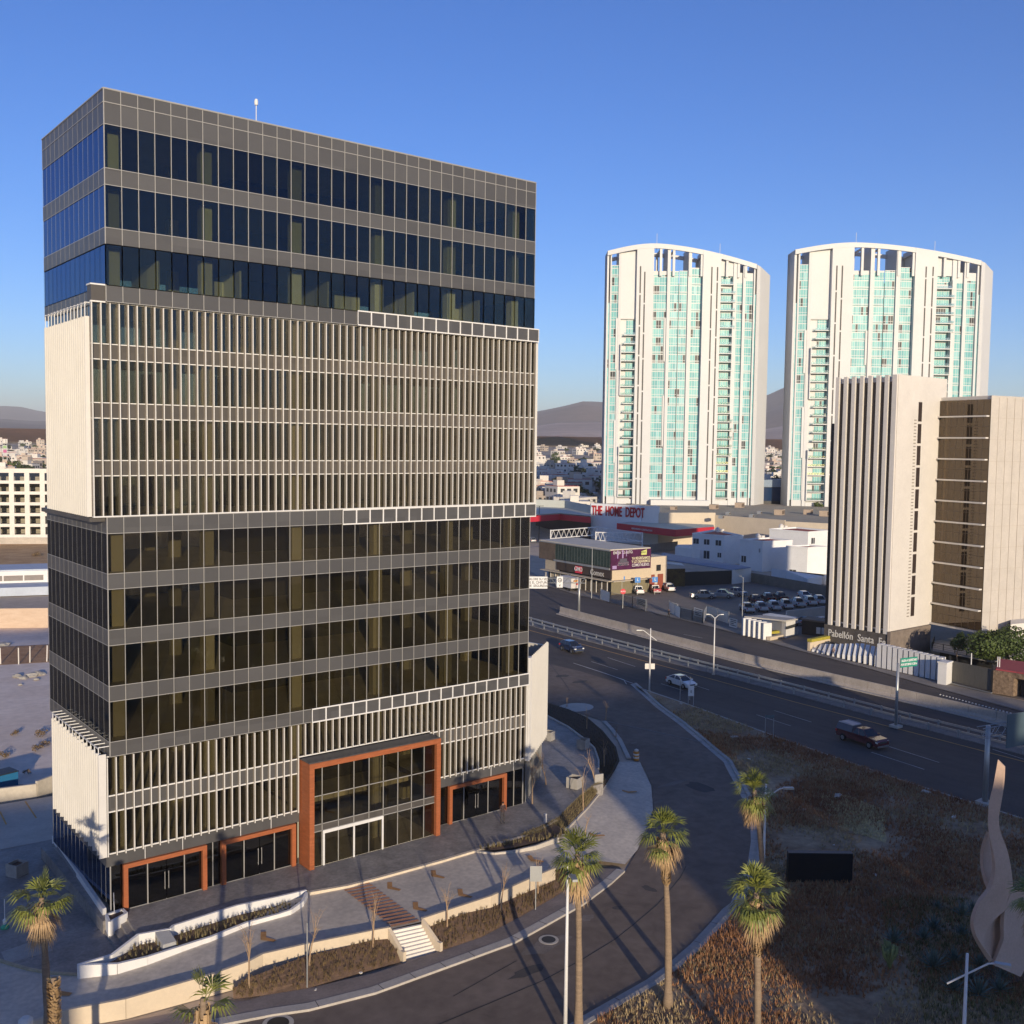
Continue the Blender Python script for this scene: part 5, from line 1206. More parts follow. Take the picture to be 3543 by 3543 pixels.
# ---------------- long dark shed, white houses, walls ----------------
sh=empty('open_shed',(180,105,-1.5),0,'long low shed with blue grey sheet roof and dark open front beside the parking lot','shed')
S0=(188.50,124.73);S1=(190.12,95.38);S2=(186.07,98.20);S3=(182.37,120.51)
m=MB(); m.add([(*S0,3.9),(*S1,2.7),(*S2,2.0),(*S3,3.0),(*S0,4.1),(*S1,2.9),(*S2,2.2),(*S3,3.2)],[(0,1,2,3),(7,6,5,4),(0,4,5,1),(1,5,6,2),(2,6,7,3),(3,7,4,0)][::1]); m.build('sheet_roof',mat('blue_grey_sheet',(.24,.29,.38),rough=.6,var=.1,scale=.4),sh,loc=(-180,-105,1.5))
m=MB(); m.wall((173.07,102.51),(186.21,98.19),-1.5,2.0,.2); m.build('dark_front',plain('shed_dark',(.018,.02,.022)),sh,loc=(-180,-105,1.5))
m=MB(); m.wall((185.73,97.80),(193.75,98.13),-1.5,2.2,.2); m.build('end_wall',M_['offwhite'],sh,loc=(-180,-105,1.5))
m=MB(); m.wall((165.97,104.84),(172.33,101.84),-1.5,3.0,.2); m.build('graffiti_wall',mat('graffiti',(.05,.02,.02),var=.5,scale=.6,col2=(.18,.12,.03)),sh,loc=(-180,-105,1.5))
m=MB(); m.prism([(175.03,113.57),(175.62,104.96),(179.39,109.46),(177.76,116.16)],3.0,3.2); m.build('small_roof',M_['offwhite'],sh,loc=(-180,-105,1.5))
m_hw=mat('house_white',(.74,.74,.73),rough=.8,var=.05,scale=.3); m_hr=plain('house_red_roof',(.42,.10,.07),.9); m_win=plain('house_window',(.05,.055,.06),.25)
def house(name,c,fp,z0,zt,label,wins=(),extra=None,roof=True):
    r=empty(name,(c[0],c[1],z0),0,label,'house','white houses behind the parking lot'); lo=(-c[0],-c[1],-z0)
    m=MB(); m.prism(fp,z0,zt); m.build('wall',m_hw,r,loc=lo)
    if roof:
        cx=sum(p[0] for p in fp)/len(fp);cy_=sum(p[1] for p in fp)/len(fp); sm=[(cx+(p[0]-cx)*.78,cy_+(p[1]-cy_)*.78) for p in fp]
        m=MB(); m.prism(sm,zt,zt+.12); m.build('roof',m_hr,r,loc=lo)
        m=MB(); polywall(m,fp+[fp[0]],zt-.01,zt+.45,.25); m.build('parapet',m_hw,r,loc=lo)
    for (a,b,za,zb_) in wins:
        m=MB(); m.wall(a,b,za,zb_,.16); w=m.build('window',m_win,r,loc=lo)
        A=Vector(a);B=Vector(b); mid=A.lerp(B,.5); m=MB(); m.wall(mid-(B-A).normalized()*.05,mid+(B-A).normalized()*.05,za,zb_,.24); m.build('mullion',m_hw,w)
    if extra: extra(r,lo)
    return r
h1=[(218.13,140.19),(220.41,129.70),(225.72,126.64),(235.44,145.96)]
def onl(a,b,t): return tuple(Vector(a).lerp(Vector(b),t))
house('white_house',h1[0],h1,-1.6,6.7,'white flat roofed house at the left of the row with arched window annex',
  [(onl(h1[0],h1[1],t),onl(h1[0],h1[1],t+.17),z,z+1.6) for t in (.04,.38,.75) for z in (3.9,)]+[(onl(h1[0],h1[1],.38),onl(h1[0],h1[1],.56),-.4,2.0),(onl(h1[0],h1[1],.82),onl(h1[0],h1[1],.93),.3,1.7)],
  lambda r,lo:MB().prism([(218.88,147.90),(218.25,136.97),(229.06,149.75),(225.00,152.16)],-1.6,2.2).build('annex',m_hw,r,loc=lo))
h2=[(214.19,118.40),(214.61,110.76),(225.07,108.28),(226.10,117.21)]
house('white_house',h2[0],h2,-1.6,6.8,'white cubic house second from the left with red flat roof',[(onl(h2[0],h2[1],.08),onl(h2[0],h2[1],.28),.6,2.4),(onl(h2[0],h2[1],.85),onl(h2[0],h2[1],.9),3.9,5.0)])
h3=[(214.18,102.35),(215.73,96.41),(222.85,94.80),(222.58,100.78)]
house('white_house',h3[0],h3,-1.6,6.2,'white cubic house in front right with a narrow slit window',[(onl(h3[0],h3[1],.2),onl(h3[0],h3[1],.5),-.3,.1)],lambda r,lo:MB().prism([(208.59,102.85),(208.05,97.59),(197.80,83.40),(209.92,85.72),(206.43,83.22),(208.08,93.13)],-1.6,.6).build('yard_wall',m_hw,r,loc=lo))
for p_,zt_r,lb in (((230.83,139.48),6.7,'white rooftop tank cluster on the left white house'),((222.14,116.81),6.8,'small satellite dish box on the second white house'),((247.31,127.45),8.0,'pair of rooftop tanks on the rear white house')):
    m=MB(); m.lathe([(.7,0),(.75,.2),(.75,1.1),(.3,1.5),(.1,1.6)],n=12); m.box(1.2,2.4,-.6,.6,0,.9); o=m.build('roof_tank',M_['offwhite'],loc=(p_[0],p_[1]+1.5,zt_r+.1)); tag(o,lb,'tank')
h4=[(241.00,128.70),(241.95,115.01),(253.33,115.05),(253.99,128.37)]
house('white_house',h4[0],h4,-1.6,8.0,'white house behind the others with red roof patches and brown shutters',[(onl(h4[1],h4[2],.15),onl(h4[1],h4[2],.3),4.6,6.4)])
m=MB(); polywall(m,[(194.09,98.40),(190.35,79.05),(188.49,70.90),(186.22,62.61)],-1.6,.9,.25); o=m.build('lot_wall',mat('block_wall',(.24,.21,.165),var=.15,scale=.8)); tag(o,'grey brown block wall along the back of the parking lot','wall')
m=MB(); m.wall((225.40,164.98),(241.26,167.36),-1.6,1.2,.25); o=m.build('lot_wall',mat('block_wall2',(.26,.24,.21),var=.15,scale=.8)); tag(o,'grey block wall behind the buff building beside the shed','wall')

# ---------------- far city, trees, hills ----------------
m_far=mat('far_house_white',(.66,.62,.56),rough=.85,var=.12,scale=.03); m_farb=mat('far_house_buff',(.50,.42,.34),rough=.85,var=.12,scale=.03)
def far_house_mesh(seed):
    rnd=random.Random(seed); m=MB(); w,d,h=rnd.uniform(7,13),rnd.uniform(7,11),rnd.choice((3.4,6.4,6.6,7)); m.box(-w/2,w/2,-d/2,d/2,-3,h); m.box(-w/2+1,w/2-rnd.uniform(2,5),-d/2-rnd.uniform(.5,2),-d/2,-3,h*.55)
    m.box(-w/2+rnd.uniform(0,3),-w/2+rnd.uniform(3.5,5),-1,2,h,h+2.2); m.mi=1
    for z in ([1.2,4.4] if h>5 else [1.2]):
        for k in range(3):
            x=-w/2+1.2+k*(w-2.6)/2.4; m.box(x,x+1.5,-d/2-.06-(0 if z>3 else 0),-d/2+.1,z,z+1.4); m.box(-w/2-.06,-w/2+.1,-d/2+1.2+k*2.6,-d/2+2.6+k*2.6,z,z+1.3)
    if seed%3==0: m.mi=2; m.box(-w/2+.3,w/2-.3,-d/2+.3,d/2-.3,h,h+.15)
    return m
fh=[far_house_mesh(s) for s in range(6)]; fprot=[]
rnd=random.Random(12)
def campt(px,depth,z):  # ground point from bearing column
    return None
bearings=[]
FW=[(548.54,609.67),(607.89,593.12),(779.78,545.17),(802.51,538.82),(142.05,723.07),(173.63,714.26)]
def bear(p): return math.atan2(p[0]-CX,p[1]-CY)
secs=[(bear(FW[0])-.05,bear(FW[1]),150,300),(bear(FW[2]),bear(FW[3]),45,520),(bear(FW[4]),bear(FW[5]),75,430)]
LBS=['small white flat roofed house in the far city','small two storey white house far off among trees','pale house far away below the hills','far white house with a roof tank room','distant buff house of the city','distant low white house']
def gz(x,y):
    d=(x-CX)*.622+(y-CY)*.783; return tz(x,y)+60*sstep(1300,4200,d)
mats_h=[[m_far,m_win,m_hr],[m_farb,m_win,m_hr]]
SECN=['between the office building and the left apartment tower','between the two apartment towers','at the left edge behind the parking garage']
for si,(b0,b1,n,dmin) in enumerate(secs):
    for i in range(n):
        b=rnd.uniform(b0,b1); u=(i+rnd.random())/n; D=dmin*(2600/dmin)**(u**1.05)+ (60 if u<.05 else 0)
        if n==150 and D<430: D=rnd.uniform(470,620)
        x,y=CX+math.sin(b)*D,CY+math.cos(b)*D; k=rnd.randrange(6)
        key=(k,rnd.random()<.25)
        pr_=next((o for kk,o in fprot if kk==key),None)
        if pr_ is None: o=fh[k].build('city_house',mats_h[1 if key[1] else 0]); fprot.append((key,o))
        else: o=pr_.copy(); COL.objects.link(o)
        o.location=(x,y,gz(x,y)); o.rotation_euler=(0,0,rnd.choice((.1,.3,-.2,.9))+rnd.uniform(-.1,.1)); s=rnd.uniform(.9,1.3)*(1+.5*u); o.scale=(s,s,s*.9)
        tag(o,('buff' if key[1] else 'white')+' flat roofed house '+SECN[si],'house','flat roofed houses of the far city')
# far rising ground (city hillside)
def patch(name,b0,b1,d0,d1,zf,ma,nb=40,nd=30):
    m=MB(); vs=[]
    for j in range(nd+1):
        for i in range(nb+1):
            b=b0+(b1-b0)*i/nb; D=d0+(d1-d0)*j/nd; x,y=CX+math.sin(b)*D,CY+math.cos(b)*D; vs.append((x,y,zf(b,D,x,y)))
    m.smooth=True
    m.add(vs,[(j*(nb+1)+i,j*(nb+1)+i+1,(j+1)*(nb+1)+i+1,(j+1)*(nb+1)+i) for j in range(nd) for i in range(nb)]); return struct(m,name,ma)
m_city=mat('city_ground',(.26,.21,.15),rough=.95,var=.3,scale=.012,col2=(.50,.42,.33))
patch('terrain',-.25,1.5,800,5200,lambda b,D,x,y:gz(x,y)-.3+ (0 if D>1000 else -1),m_city)
b_=lambda px:bear_px(px)
def bear_px(px): 
    # bearing of an image column of the 1932 px wide view at the horizon
    return math.atan((px*1.8339-1771.5)/3546.3)+R(38.46)
def hillprof(pts,D,hz=7,H0=33.6):
    """list of (column, pixels above the local horizon) -> height function"""
    P_=[(bear_px(a),H0+h*1.8339/3546.3*D/math.cos(bear_px(a)-R(38.46))) for a,h in pts]
    def f(b):
        if b<=P_[0][0]: return P_[0][1]
        for (b0,h0),(b1,h1) in zip(P_,P_[1:]):
            if b<=b1: return h0+(h1-h0)*(b-b0)/(b1-b0)
        return P_[-1][1]
    return f
def hill(name,pts,D0,D1,D2,ma,rough=.06):
    f=hillprof(pts,D1)
    def z(b,D,x,y):
        t=(D-D0)/(D1-D0) if D<D1 else 1-(D-D1)/(D2-D1)*.8
        t=max(0,t); h=f(b); n=mn.noise(Vector((x/900,y/900,1)))+.5*mn.noise(Vector((x/350,y/350,2)))
        return 55+(h-55)*(t**.85)+(h-20)*rough*n*3*(t*(1-t)*4 if D<D1 else 0)
    patch(name,-.3,1.45,D0,D2,z,ma,150,26)
m_hill=mat('hill_earth',(.30,.21,.17),rough=.95,var=.25,scale=.0022,col2=(.58,.44,.36),stretch=(1,1,4))
m_hill2=mat('far_hill',(.16,.12,.10),rough=.95,var=.25,scale=.0015,col2=(.25,.18,.15))
hill('hills',[(-200,20),(0,30),(40,28),(85,27),(300,40),(600,50),(1000,62),(1020,66),(1075,78),(1100,84),(1134,82),(1300,78),(1445,95),(1465,104),(1482,112),(1560,125),(1700,110),(1870,70),(2100,60)],4600,7500,11000,m_hill2)
hill('hills',[(-200,10),(0,12),(85,10),(400,18),(900,28),(1016,36),(1040,42),(1134,44),(1300,40),(1447,36),(1485,44),(1700,30),(2100,20)],3600,5200,6800,m_hill)
hill('far_hills',[(-200,40),(0,48),(30,50),(60,45),(90,41),(300,30),(900,10),(2100,10)],9000,12500,15000,m_hill2,.02)
hill('hills',[(-200,-30),(960,-30),(1000,6),(1030,14),(1048,19),(1062,18),(1085,6),(1110,-6),(1200,-30),(2100,-30)],2500,2900,3500,mat('orange_mound',(.42,.20,.12),var=.2,scale=.01,col2=(.55,.30,.20)),.03)
# city trees
m_leaf=mat('tree_leaf',(.035,.06,.012),rough=.7,var=.35,scale=.6,col2=(.11,.14,.03)); m_leafd=mat('tree_leaf_dark',(.025,.035,.012),rough=.8,var=.3,scale=.6,col2=(.06,.075,.03))
def crown_mesh(seed,n,rx,ry,rz_,leaf,cz,clump=9):
    rnd=random.Random(seed); m=MB(); cl=[]
    for k in range(clump):
        a=rnd.uniform(0,6.28); e=rnd.uniform(-.5,1); r=rnd.uniform(.35,.75); cl.append((math.cos(a)*rx*r,math.sin(a)*ry*r,cz+e*rz_*.6,rnd.uniform(.35,.6)))
    for i in range(n):
        c=rnd.choice(cl); v=Vector((rnd.gauss(0,1),rnd.gauss(0,1),rnd.gauss(0,1))).normalized()*rnd.uniform(.6,1.05)**.5
        p=Vector((c[0]+v.x*rx*c[3],c[1]+v.y*ry*c[3],c[2]+v.z*rz_*c[3])); u=Vector((rnd.gauss(0,1),rnd.gauss(0,1),rnd.gauss(0,.6))).normalized(); w=u.cross(v).normalized(); s=leaf*rnd.uniform(.6,1.3)
        m.add([p-u*s,p+w*s*.6,p+u*s,p-w*s*.6],[(0,1,2,3)])
    return m
tm=[crown_mesh(s,420,3.2,3.2,2.8,.55,4.0) for s in range(4)]; tprot=[]
for si,(b0,b1,n,dmin) in enumerate([(secs[0][0],secs[0][1],46,470),(secs[1][0],secs[1][1],14,620),(secs[2][0],secs[2][1],26,470)]):
    for i in range(n):
        b=rnd.uniform(b0,b1); u=(i+rnd.random())/n; D=dmin*(2200/dmin)**(u**1.3); x,y=CX+math.sin(b)*D,CY+math.cos(b)*D; k=i%4
        if len(tprot)<=k:
            r=empty('city_tree',(0,0,0),0); tm[k].build('crown',m_leaf if k%2 else m_leafd,r); MB().tube([(0,0,-1),(0,0,3)],[.35,.25],6).build('trunk',m_bark,r); tprot.append(r)
        else: r=copy_tree(tprot[k])
        s=rnd.uniform(.9,1.5)*(1+.3*u); r.location=(x,y,gz(x,y)-.3); r.scale=(s,s,s); r.rotation_euler=(0,0,rnd.uniform(0,6)); tag(r,'round tree among far houses '+SECN[si],'tree','trees of the far city')
# the broad tree beside the terrace and its slim neighbour
m_big=mat('laurel_leaf',(.035,.06,.01),rough=.6,var=.35,scale=.8,col2=(.10,.14,.028))
t=empty('broad_tree',(138.5,5.2,-1.5),0,'broad dense green tree in front of the bronze block above the gate','tree')
crown_mesh(11,9000,5.2,5.4,3.4,.24,3.6,22).build('crown',m_big,t); m=MB(); m.tube([(0,0,0),(.2,-.5,1.4),(.5,-1.2,2.8)],[.3,.25,.15],8); m.tube([(.2,-.5,1.4),(-.6,.6,3)],[.18,.1],6); m.build('trunk',m_bark,t)
t=empty('slim_tree',(137.2,11.2,-1.5),0,'slim small tree at the left of the broad tree before the dark undercroft','tree')
crown_mesh(12,900,1.3,1.3,2.2,.2,3.6,8).build('crown',m_big,t); MB().tube([(0,0,0),(-.1,.3,2.2),(0,.1,3.6)],[.14,.1,.05],6).build('trunk',m_bark,t)
# trees and palms at the foot of the apartment towers
for i,(p,lb) in enumerate((((367.46,233.60),'pair of small palms before the right end of the left apartment tower'),((390.78,241.89),'small yellow green palm between the two apartment towers'),((377.88,210.51),'small palm before the right apartment tower'))):
    r=empty('small_palm',(p[0],p[1],7.3),0,lb,'palm tree'); m=MB(); rr_=random.Random(i)
    for k in range(18):
        el=R(70-95*k/18); a=k*2.4; fan(m,Vector((0,0,6)),Vector((math.cos(a)*math.cos(el),math.sin(a)*math.cos(el),math.sin(el))),Vector((0,0,1)),1.2,2.2,9,.3,rnd=rr_)
    m.build('crown',m_big,r); MB().tube([(0,0,0),(0,0,6)],[.3,.2],6).build('trunk',m_trunk,r)
for i,(p,lb,s) in enumerate((((390.89,236.88),'round shrub tree at the foot of the right apartment tower, left edge',.7),((356.01,200.13),'low dark bush before the right apartment tower',.6),((334.54,238.98),'bush on the roof edge before the left apartment tower',.5),((353.70,189.39),'low bush right of the small palm under the right tower',.6),((406.20,255.50),'leafy tree between the two apartment towers',.9))):
    r=copy_tree(tprot[i%4]); r.location=(p[0],p[1],6.8); r.scale=(s,s,s); tag(r,lb,'tree'); 
    if 'group' in r: del r['group']
# dark lobby building between the towers
b=empty('lobby_building',(352.10,211.45,16.24),0,'low blue glazed lobby building in shade between the two apartment towers','building')
m=MB(); m.box(-7,7,0,8,-9,3.2); m.build('wall',M_['dark'],b,rz=-.6); m=MB(); m.box(-6.5,6.5,-.3,0,0.2,3.4); m.build('fascia',mat('blue_grey_panel',(.22,.28,.36)),b,rz=-.6); m=MB(); m.box(-6,6,-.15,0,-6,0); m.build('window',plain('blue_glass',(.01,.03,.08),.1),b,rz=-.6)
# ---------------- left background: parking garage, walls, lot ----------------
pg=empty('parking_garage',(60,300,-1.5),0,'white open concrete parking garage with square openings, far left','parking garage'); lo=(-60,-300,1.5)
gA=Vector((41.62,301.24)); gB=Vector((68.44,286.93)); gd=(gB-gA).normalized(); gn=Vector((-gd.y,gd.x))
gL=(gB-gA).length; zt_=1.0; 
u_=[ -2.0, 103-330+0 ]
def gp(fn,nm,ma,par=None): m=MB(); fn(m); return m.build(nm,ma,par or pg,loc=lo if par is None else (0,0,0))
FHg=3.55; px2u=gL/665
posts=[(x+330)*px2u for x in (-320,-216,-113,-15+0,83,187,290+0,325)]
posts=[(x+330)*px2u for x in (-315,-215,-116,-14,82,186,289)]
for k in range(7):
    z=zt_+FHg*k; gp(lambda m:m.wall(gA,gB,z-.0+FHg*.0,z+1.0 if k<6 else z+1.4,.6),'floor_beam',M_['offwhite'])
    if k<6: gp(lambda m:m.prism([gA+gn*.4,gB+gn*.4,gB+gn*26,gA+gn*26],z+.2,z+.6),'floor_slab',M_['conc'])
for u in posts: 
    p=gA+gd*u; gp(lambda m:m.wall(p-gd*.75,p+gd*.75,zt_+.0,zt_+FHg*6+1.2,.7),'pillar',M_['offwhite'])
p=gB; gp(lambda m:m.wall(gB,gB+gn*26,zt_-3,zt_+FHg*6+1.3,.6),'side_wall',M_['offwhite'])
gp(lambda m:m.wall(gA+gn*9,gB+gn*9,zt_,zt_+FHg*6,.3),'back_wall',mat('garage_inner',(.30,.27,.21),var=.1))
for k in range(6):
    for u in posts[:-1]:
        if rnd.random()<.6: p=gA+gd*(u+rnd.uniform(1.5,3))+gn*1.2; z=zt_+FHg*k+1.0; gp(lambda m:(m.wall(p,p+gd*2.8,z,z+.75,.9)),'parked_car',plain('garage_car_%d%d'%(k,int(u)),(rnd.uniform(.05,.5),)*3)) if 0 else None
gp(lambda m:[m.wall(gA+gn*.9,gB+gn*.9,zt_+FHg*k+1.75,zt_+FHg*k+1.82,.05) for k in range(6)],'railing',M_['dark'])
m=MB(); m.wall((31.54,283.11),(62.47,264.35),-1.6,zt_+.2,1.2,); 
o=MB(); a_=gA-gn*1.2; b_2=gB-gn*1.2; o.wall(a_-gd*5,b_2+gd*12,-6,zt_-.0,.5); o=o.build('concrete_wall',mat('stained_concrete',(.50,.44,.37),var=.15,scale=.3)); tag(o,'stained pale concrete retaining wall under the white parking garage','wall')
m=MB(); g0_=[(23.65,231.45),(51.11,217.88)]; g1_=[gA-gn*1.5-gd*30,gB-gn*1.5+gd*25]
m.add([(*g0_[0],-1.5),(*g0_[1],-1.5),(*g1_[1],-1.0),(*g1_[0],-1.0)],[(0,1,2,3)]); struct(m,'dry_slope',mat('dry_slope_soil',(.42,.24,.10),rough=.95,var=.3,scale=.25,col2=(.62,.40,.20),bump=.5,bscale=2))
lb_=empty('low_white_building',(33,180,-1.5),0,'long low white building with pale blue roof sheets and a strip of openings, left background','building'); lo2=(-33,-180,1.5)
a=Vector((18.46,178.74)); b=Vector((39.25,171.75)); n_=Vector((-(b-a).normalized().y,(b-a).normalized().x))
if n_.y<0: n_=-n_
MBp=lambda fn,nm,ma,par,l: (lambda m:(fn(m),m.build(nm,ma,par,loc=l))[1])(MB())
MBp(lambda m:m.prism([a+n_*8,b+n_*8,b+n_*20,a+n_*20],-1.5,3.1),'wall',M_['white'],lb_,lo2)
MBp(lambda m:m.prism([a,b,b+n_*8,a+n_*8],-1.5,.4),'front_roof',mat('pale_blue_roof',(.45,.50,.58),var=.08,scale=.3),lb_,lo2)
MBp(lambda m:m.prism([a+n_*8.4,b+n_*8.4,b+n_*20,a+n_*20],3.1,3.4),'roof',bpy.data.materials['pale_blue_roof'],lb_,lo2)
for k in range(9): 
    p=b-(b-a).normalized()*(2.0+4.3*k)+n_*7.95; q=p-(b-a).normalized()*4.0; MBp(lambda m:m.wall(p,q,.9,2.1,.1),'opening',mat('louvre_opening_%d'%k,(.25,.22,.2)) if k==0 else bpy.data.materials['louvre_opening_0'],lb_,lo2)
m=MB(); m.wall((11.97,139.14),(28.38,129.86),-1.6,1.9,.5); m.wall((11.97,139.14),(28.38,129.86),1.9,2.1,.6); o=m.build('brick_wall',mat('pale_brick',(.52,.38,.27),var=.12,scale=.5,col2=(.62,.48,.36),stretch=(1,1,5))); tag(o,'long pale brick wall across the vacant lot, left background','wall')
# vacant lot, trench, rubble, fence posts
struct((lambda m:(m.flat([(-6.85,49.72),(5.05,36.36),(5.74,36.97),(30,60),(40,120),(50,160),(4.76,138.61)],-1.63),m)[1])(MB()),'vacant_lot',mat('lot_soil',(.66,.53,.43),rough=.95,var=.15,scale=.12,col2=(.82,.70,.60),bump=.5,bscale=1.5))
m=MB(); t0=(5.93,115.41); t1=(23.70,109.87); t2=(20.72,98.11); t3=(4.06,103.17)
m.add([(*t0,-1.0),(*t1,-1.0),(*t2,-1.6),(*t3,-1.6)],[(0,1,2,3)]); struct(m,'earth_bank',mat('orange_earth',(.30,.16,.08),rough=.95,var=.35,scale=.5,col2=(.46,.28,.15),bump=1,bscale=1.5))
for i,x in enumerate((5,125,200,313)):
    p=(52.03,281.19) if 0 else [(14.03,100.75),(16.27,99.19),(17.94,99.37),(20.27,98.70)][i]
    m=MB(); m.tube([(0,0,0),(.05*(i-1),0,2.6)],.09,6); o=m.build('fence_post',M_['offwhite'],loc=(p[0],p[1],-1.6)); tag(o,['leftmost','second from left','second from right','rightmost'][i]+' pale wooden post of the broken fence in the vacant lot','post','fence posts in the vacant lot')
rnd=random.Random(44)
for i,(p,s) in enumerate((((14.08,89.98),1.1),((14.55,88.46),.9),((15.88,89.32),1.3),((17.02,89.73),1.2),((17.89,116.23),1.4),((15.80,86.41),.6),((13.18,84.25),.5))):
    m=MB(); m.smooth=False; pts=[]
    me=bpy.data.meshes.new('rock'); bm=bmesh.new(); bmesh.ops.create_icosphere(bm,subdivisions=2,radius=s*.8)
    for v in bm.verts: v.co*= .8+.45*mn.noise(v.co*1.3+Vector((i*7,0,0))); v.co.z*=.55
    bm.to_mesh(me); bm.free(); me.materials.append(M_['conc']); o=bpy.data.objects.new('rock',me); COL.objects.link(o); o.location=(p[0],p[1],-1.45); tag(o,['left lump of the grey rubble row','second lump of the grey rubble row','third, broad lump of the grey rubble row','right lump of the grey rubble row','dark rock at the left edge on the bank','small stone under the right end of the rubble row','small stone under the left end of the rubble row'][i]+' in the vacant lot','rock','rubble lumps in the vacant lot')
m_bush=mat('dry_bush',(.13,.09,.05),var=.3,scale=2,col2=(.25,.17,.09))
for i,(p,s,lb) in enumerate((((8.84,55.76),1,'round reddish dry bush in the vacant lot'),((7.08,49.68),.9,'dry bush below the reddish one near the building'),((6.42,58.27),.8,'pale dry weed clump in the middle of the lot'),((3.49,49.53),.9,'straggly dry weed at the left edge of the lot'),((4.06,41.77),.6,'small grey weed near the court wall'),((55.79,251.83),2.0,'pale green shrub growing at the stained wall'),((8.21,51.35),.8,'dark weed close to the glass facade'))):
    crown_mesh(50+i,260,.7,.7,.5,.09,.35,7).build('dry_bush',m_bush,loc=(p[0],p[1],-1.6)).scale=(s,s,s)
    o=COL.objects[-1]; tag(o,lb,'bush')
# blue container and court walls
r=empty('blue_container',((1.00,38.21)[0],(1.00,38.21)[1],-1.6),0,'blue metal container cut by the left edge in the vacant lot','container')
m=MB(); m.box(-3,1.1,-.9,.9,.15,1.75); m.build('body',plain('blue_paint',(.02,.14,.30),.5),r,rz=.25); m=MB(); m.box(-3.02,1.15,-.95,.95,1.75,1.85); m.build('lid',M_['dark'],r,rz=.25)
m=MB(); m.wall((-7.30,34.40),(2.75,32.33),-1.7,.25,.3); m.wall((2.75,32.33),(4.84,33.45),-1.7,.5,.3); o=m.build('court_wall',M_['conc_lt']); tag(o,'low pale wall between the parking court and the vacant lot','wall')
r=empty('price_pylon',(*(381.02,1800.81),2),0,'white framed green and pink price pylon behind the parking garage','sign'); 
p=(78.98,397.22,25.99); r.location=(p[0],p[1],p[2]); r.scale=(.42,.42,.42)
m=MB(); m.box(-2.2,-1.8,-.2,.2,-4,10.5); m.box(1.8,2.2,-.2,.2,-4,10.5); m.box(-2.2,2.2,-.2,.2,10.5,10.9); m.build('frame',M_['white'],r,rz=-.6)
m=MB(); m.box(-1.7,1.7,-.25,.25,8,10.4); m.build('panel',plain('pylon_green',(.25,.40,.18)),r,rz=-.6); m=MB(); m.box(-1.7,1.7,-.25,.25,3.5,6.5); m.build('panel',plain('pylon_pink',(.45,.12,.25)),r,rz=-.6)
# ---------------- buildings behind the camera that shade the scene (out of view, inferred from a mirrored crane and their shadows, sized to cast those) ----------------
def uv(u,v): return (u*.9117+v*.4108, -u*.4108+v*.9117)
def frame_block(name,u0,u1,v0,v1,H,label,crane=False,fl=3.9):
    cx,cy=uv((u0+u1)/2,(v0+v1)/2); rz=math.atan2(-.4108,.9117)
    t=empty(name,(cx,cy,-1.5),rz,label,'building'); w,d=(u1-u0)/2,(v1-v0)/2; n=int(H/fl)
    for k in range(n+1): m=MB(); z=k*H/n; m.box(-w,w,-d,d,z-.35,z); m.build('floor_slab',M_['conc'],t)
    m=MB(); m.box(-w+.5,w-.5,-d+.5,d-.5,0,H-.4); m.build('infill_wall',M_['conc_lt'],t)
    m=MB(); k=0
    x=-w+.4
    while x<=w: m.box(x-.3,x+.3,-d-.05,-d+.5,0,H); m.box(x-.3,x+.3,d-.5,d+.05,0,H); x+=(2*w-.8)/max(1,int(w/3))
    m.build('columns',M_['conc'],t)
    if crane:
        m=MB(); m.box(-1,1,-1,1,H-2,H+17); m.box(-14,20,-.6,.6,H+15.8,H+17); m.build('crane',plain('crane_yellow',(.5,.35,.05)),t)
    return t
frame_block('unfinished_building',-75,-.8,-150,-128,27.0,'unfinished concrete frame building behind the viewer at the left',True)
frame_block('concrete_building',44.0,62,-150,-130,32,'concrete building behind the viewer at the right, lower part')
frame_block('concrete_building',62.05,84,-150,-130,34.5,'tall concrete building behind the viewer at the right')
frame_block('concrete_building',84.05,112,-150,-130,30,'wide concrete building behind the viewer at the far right')
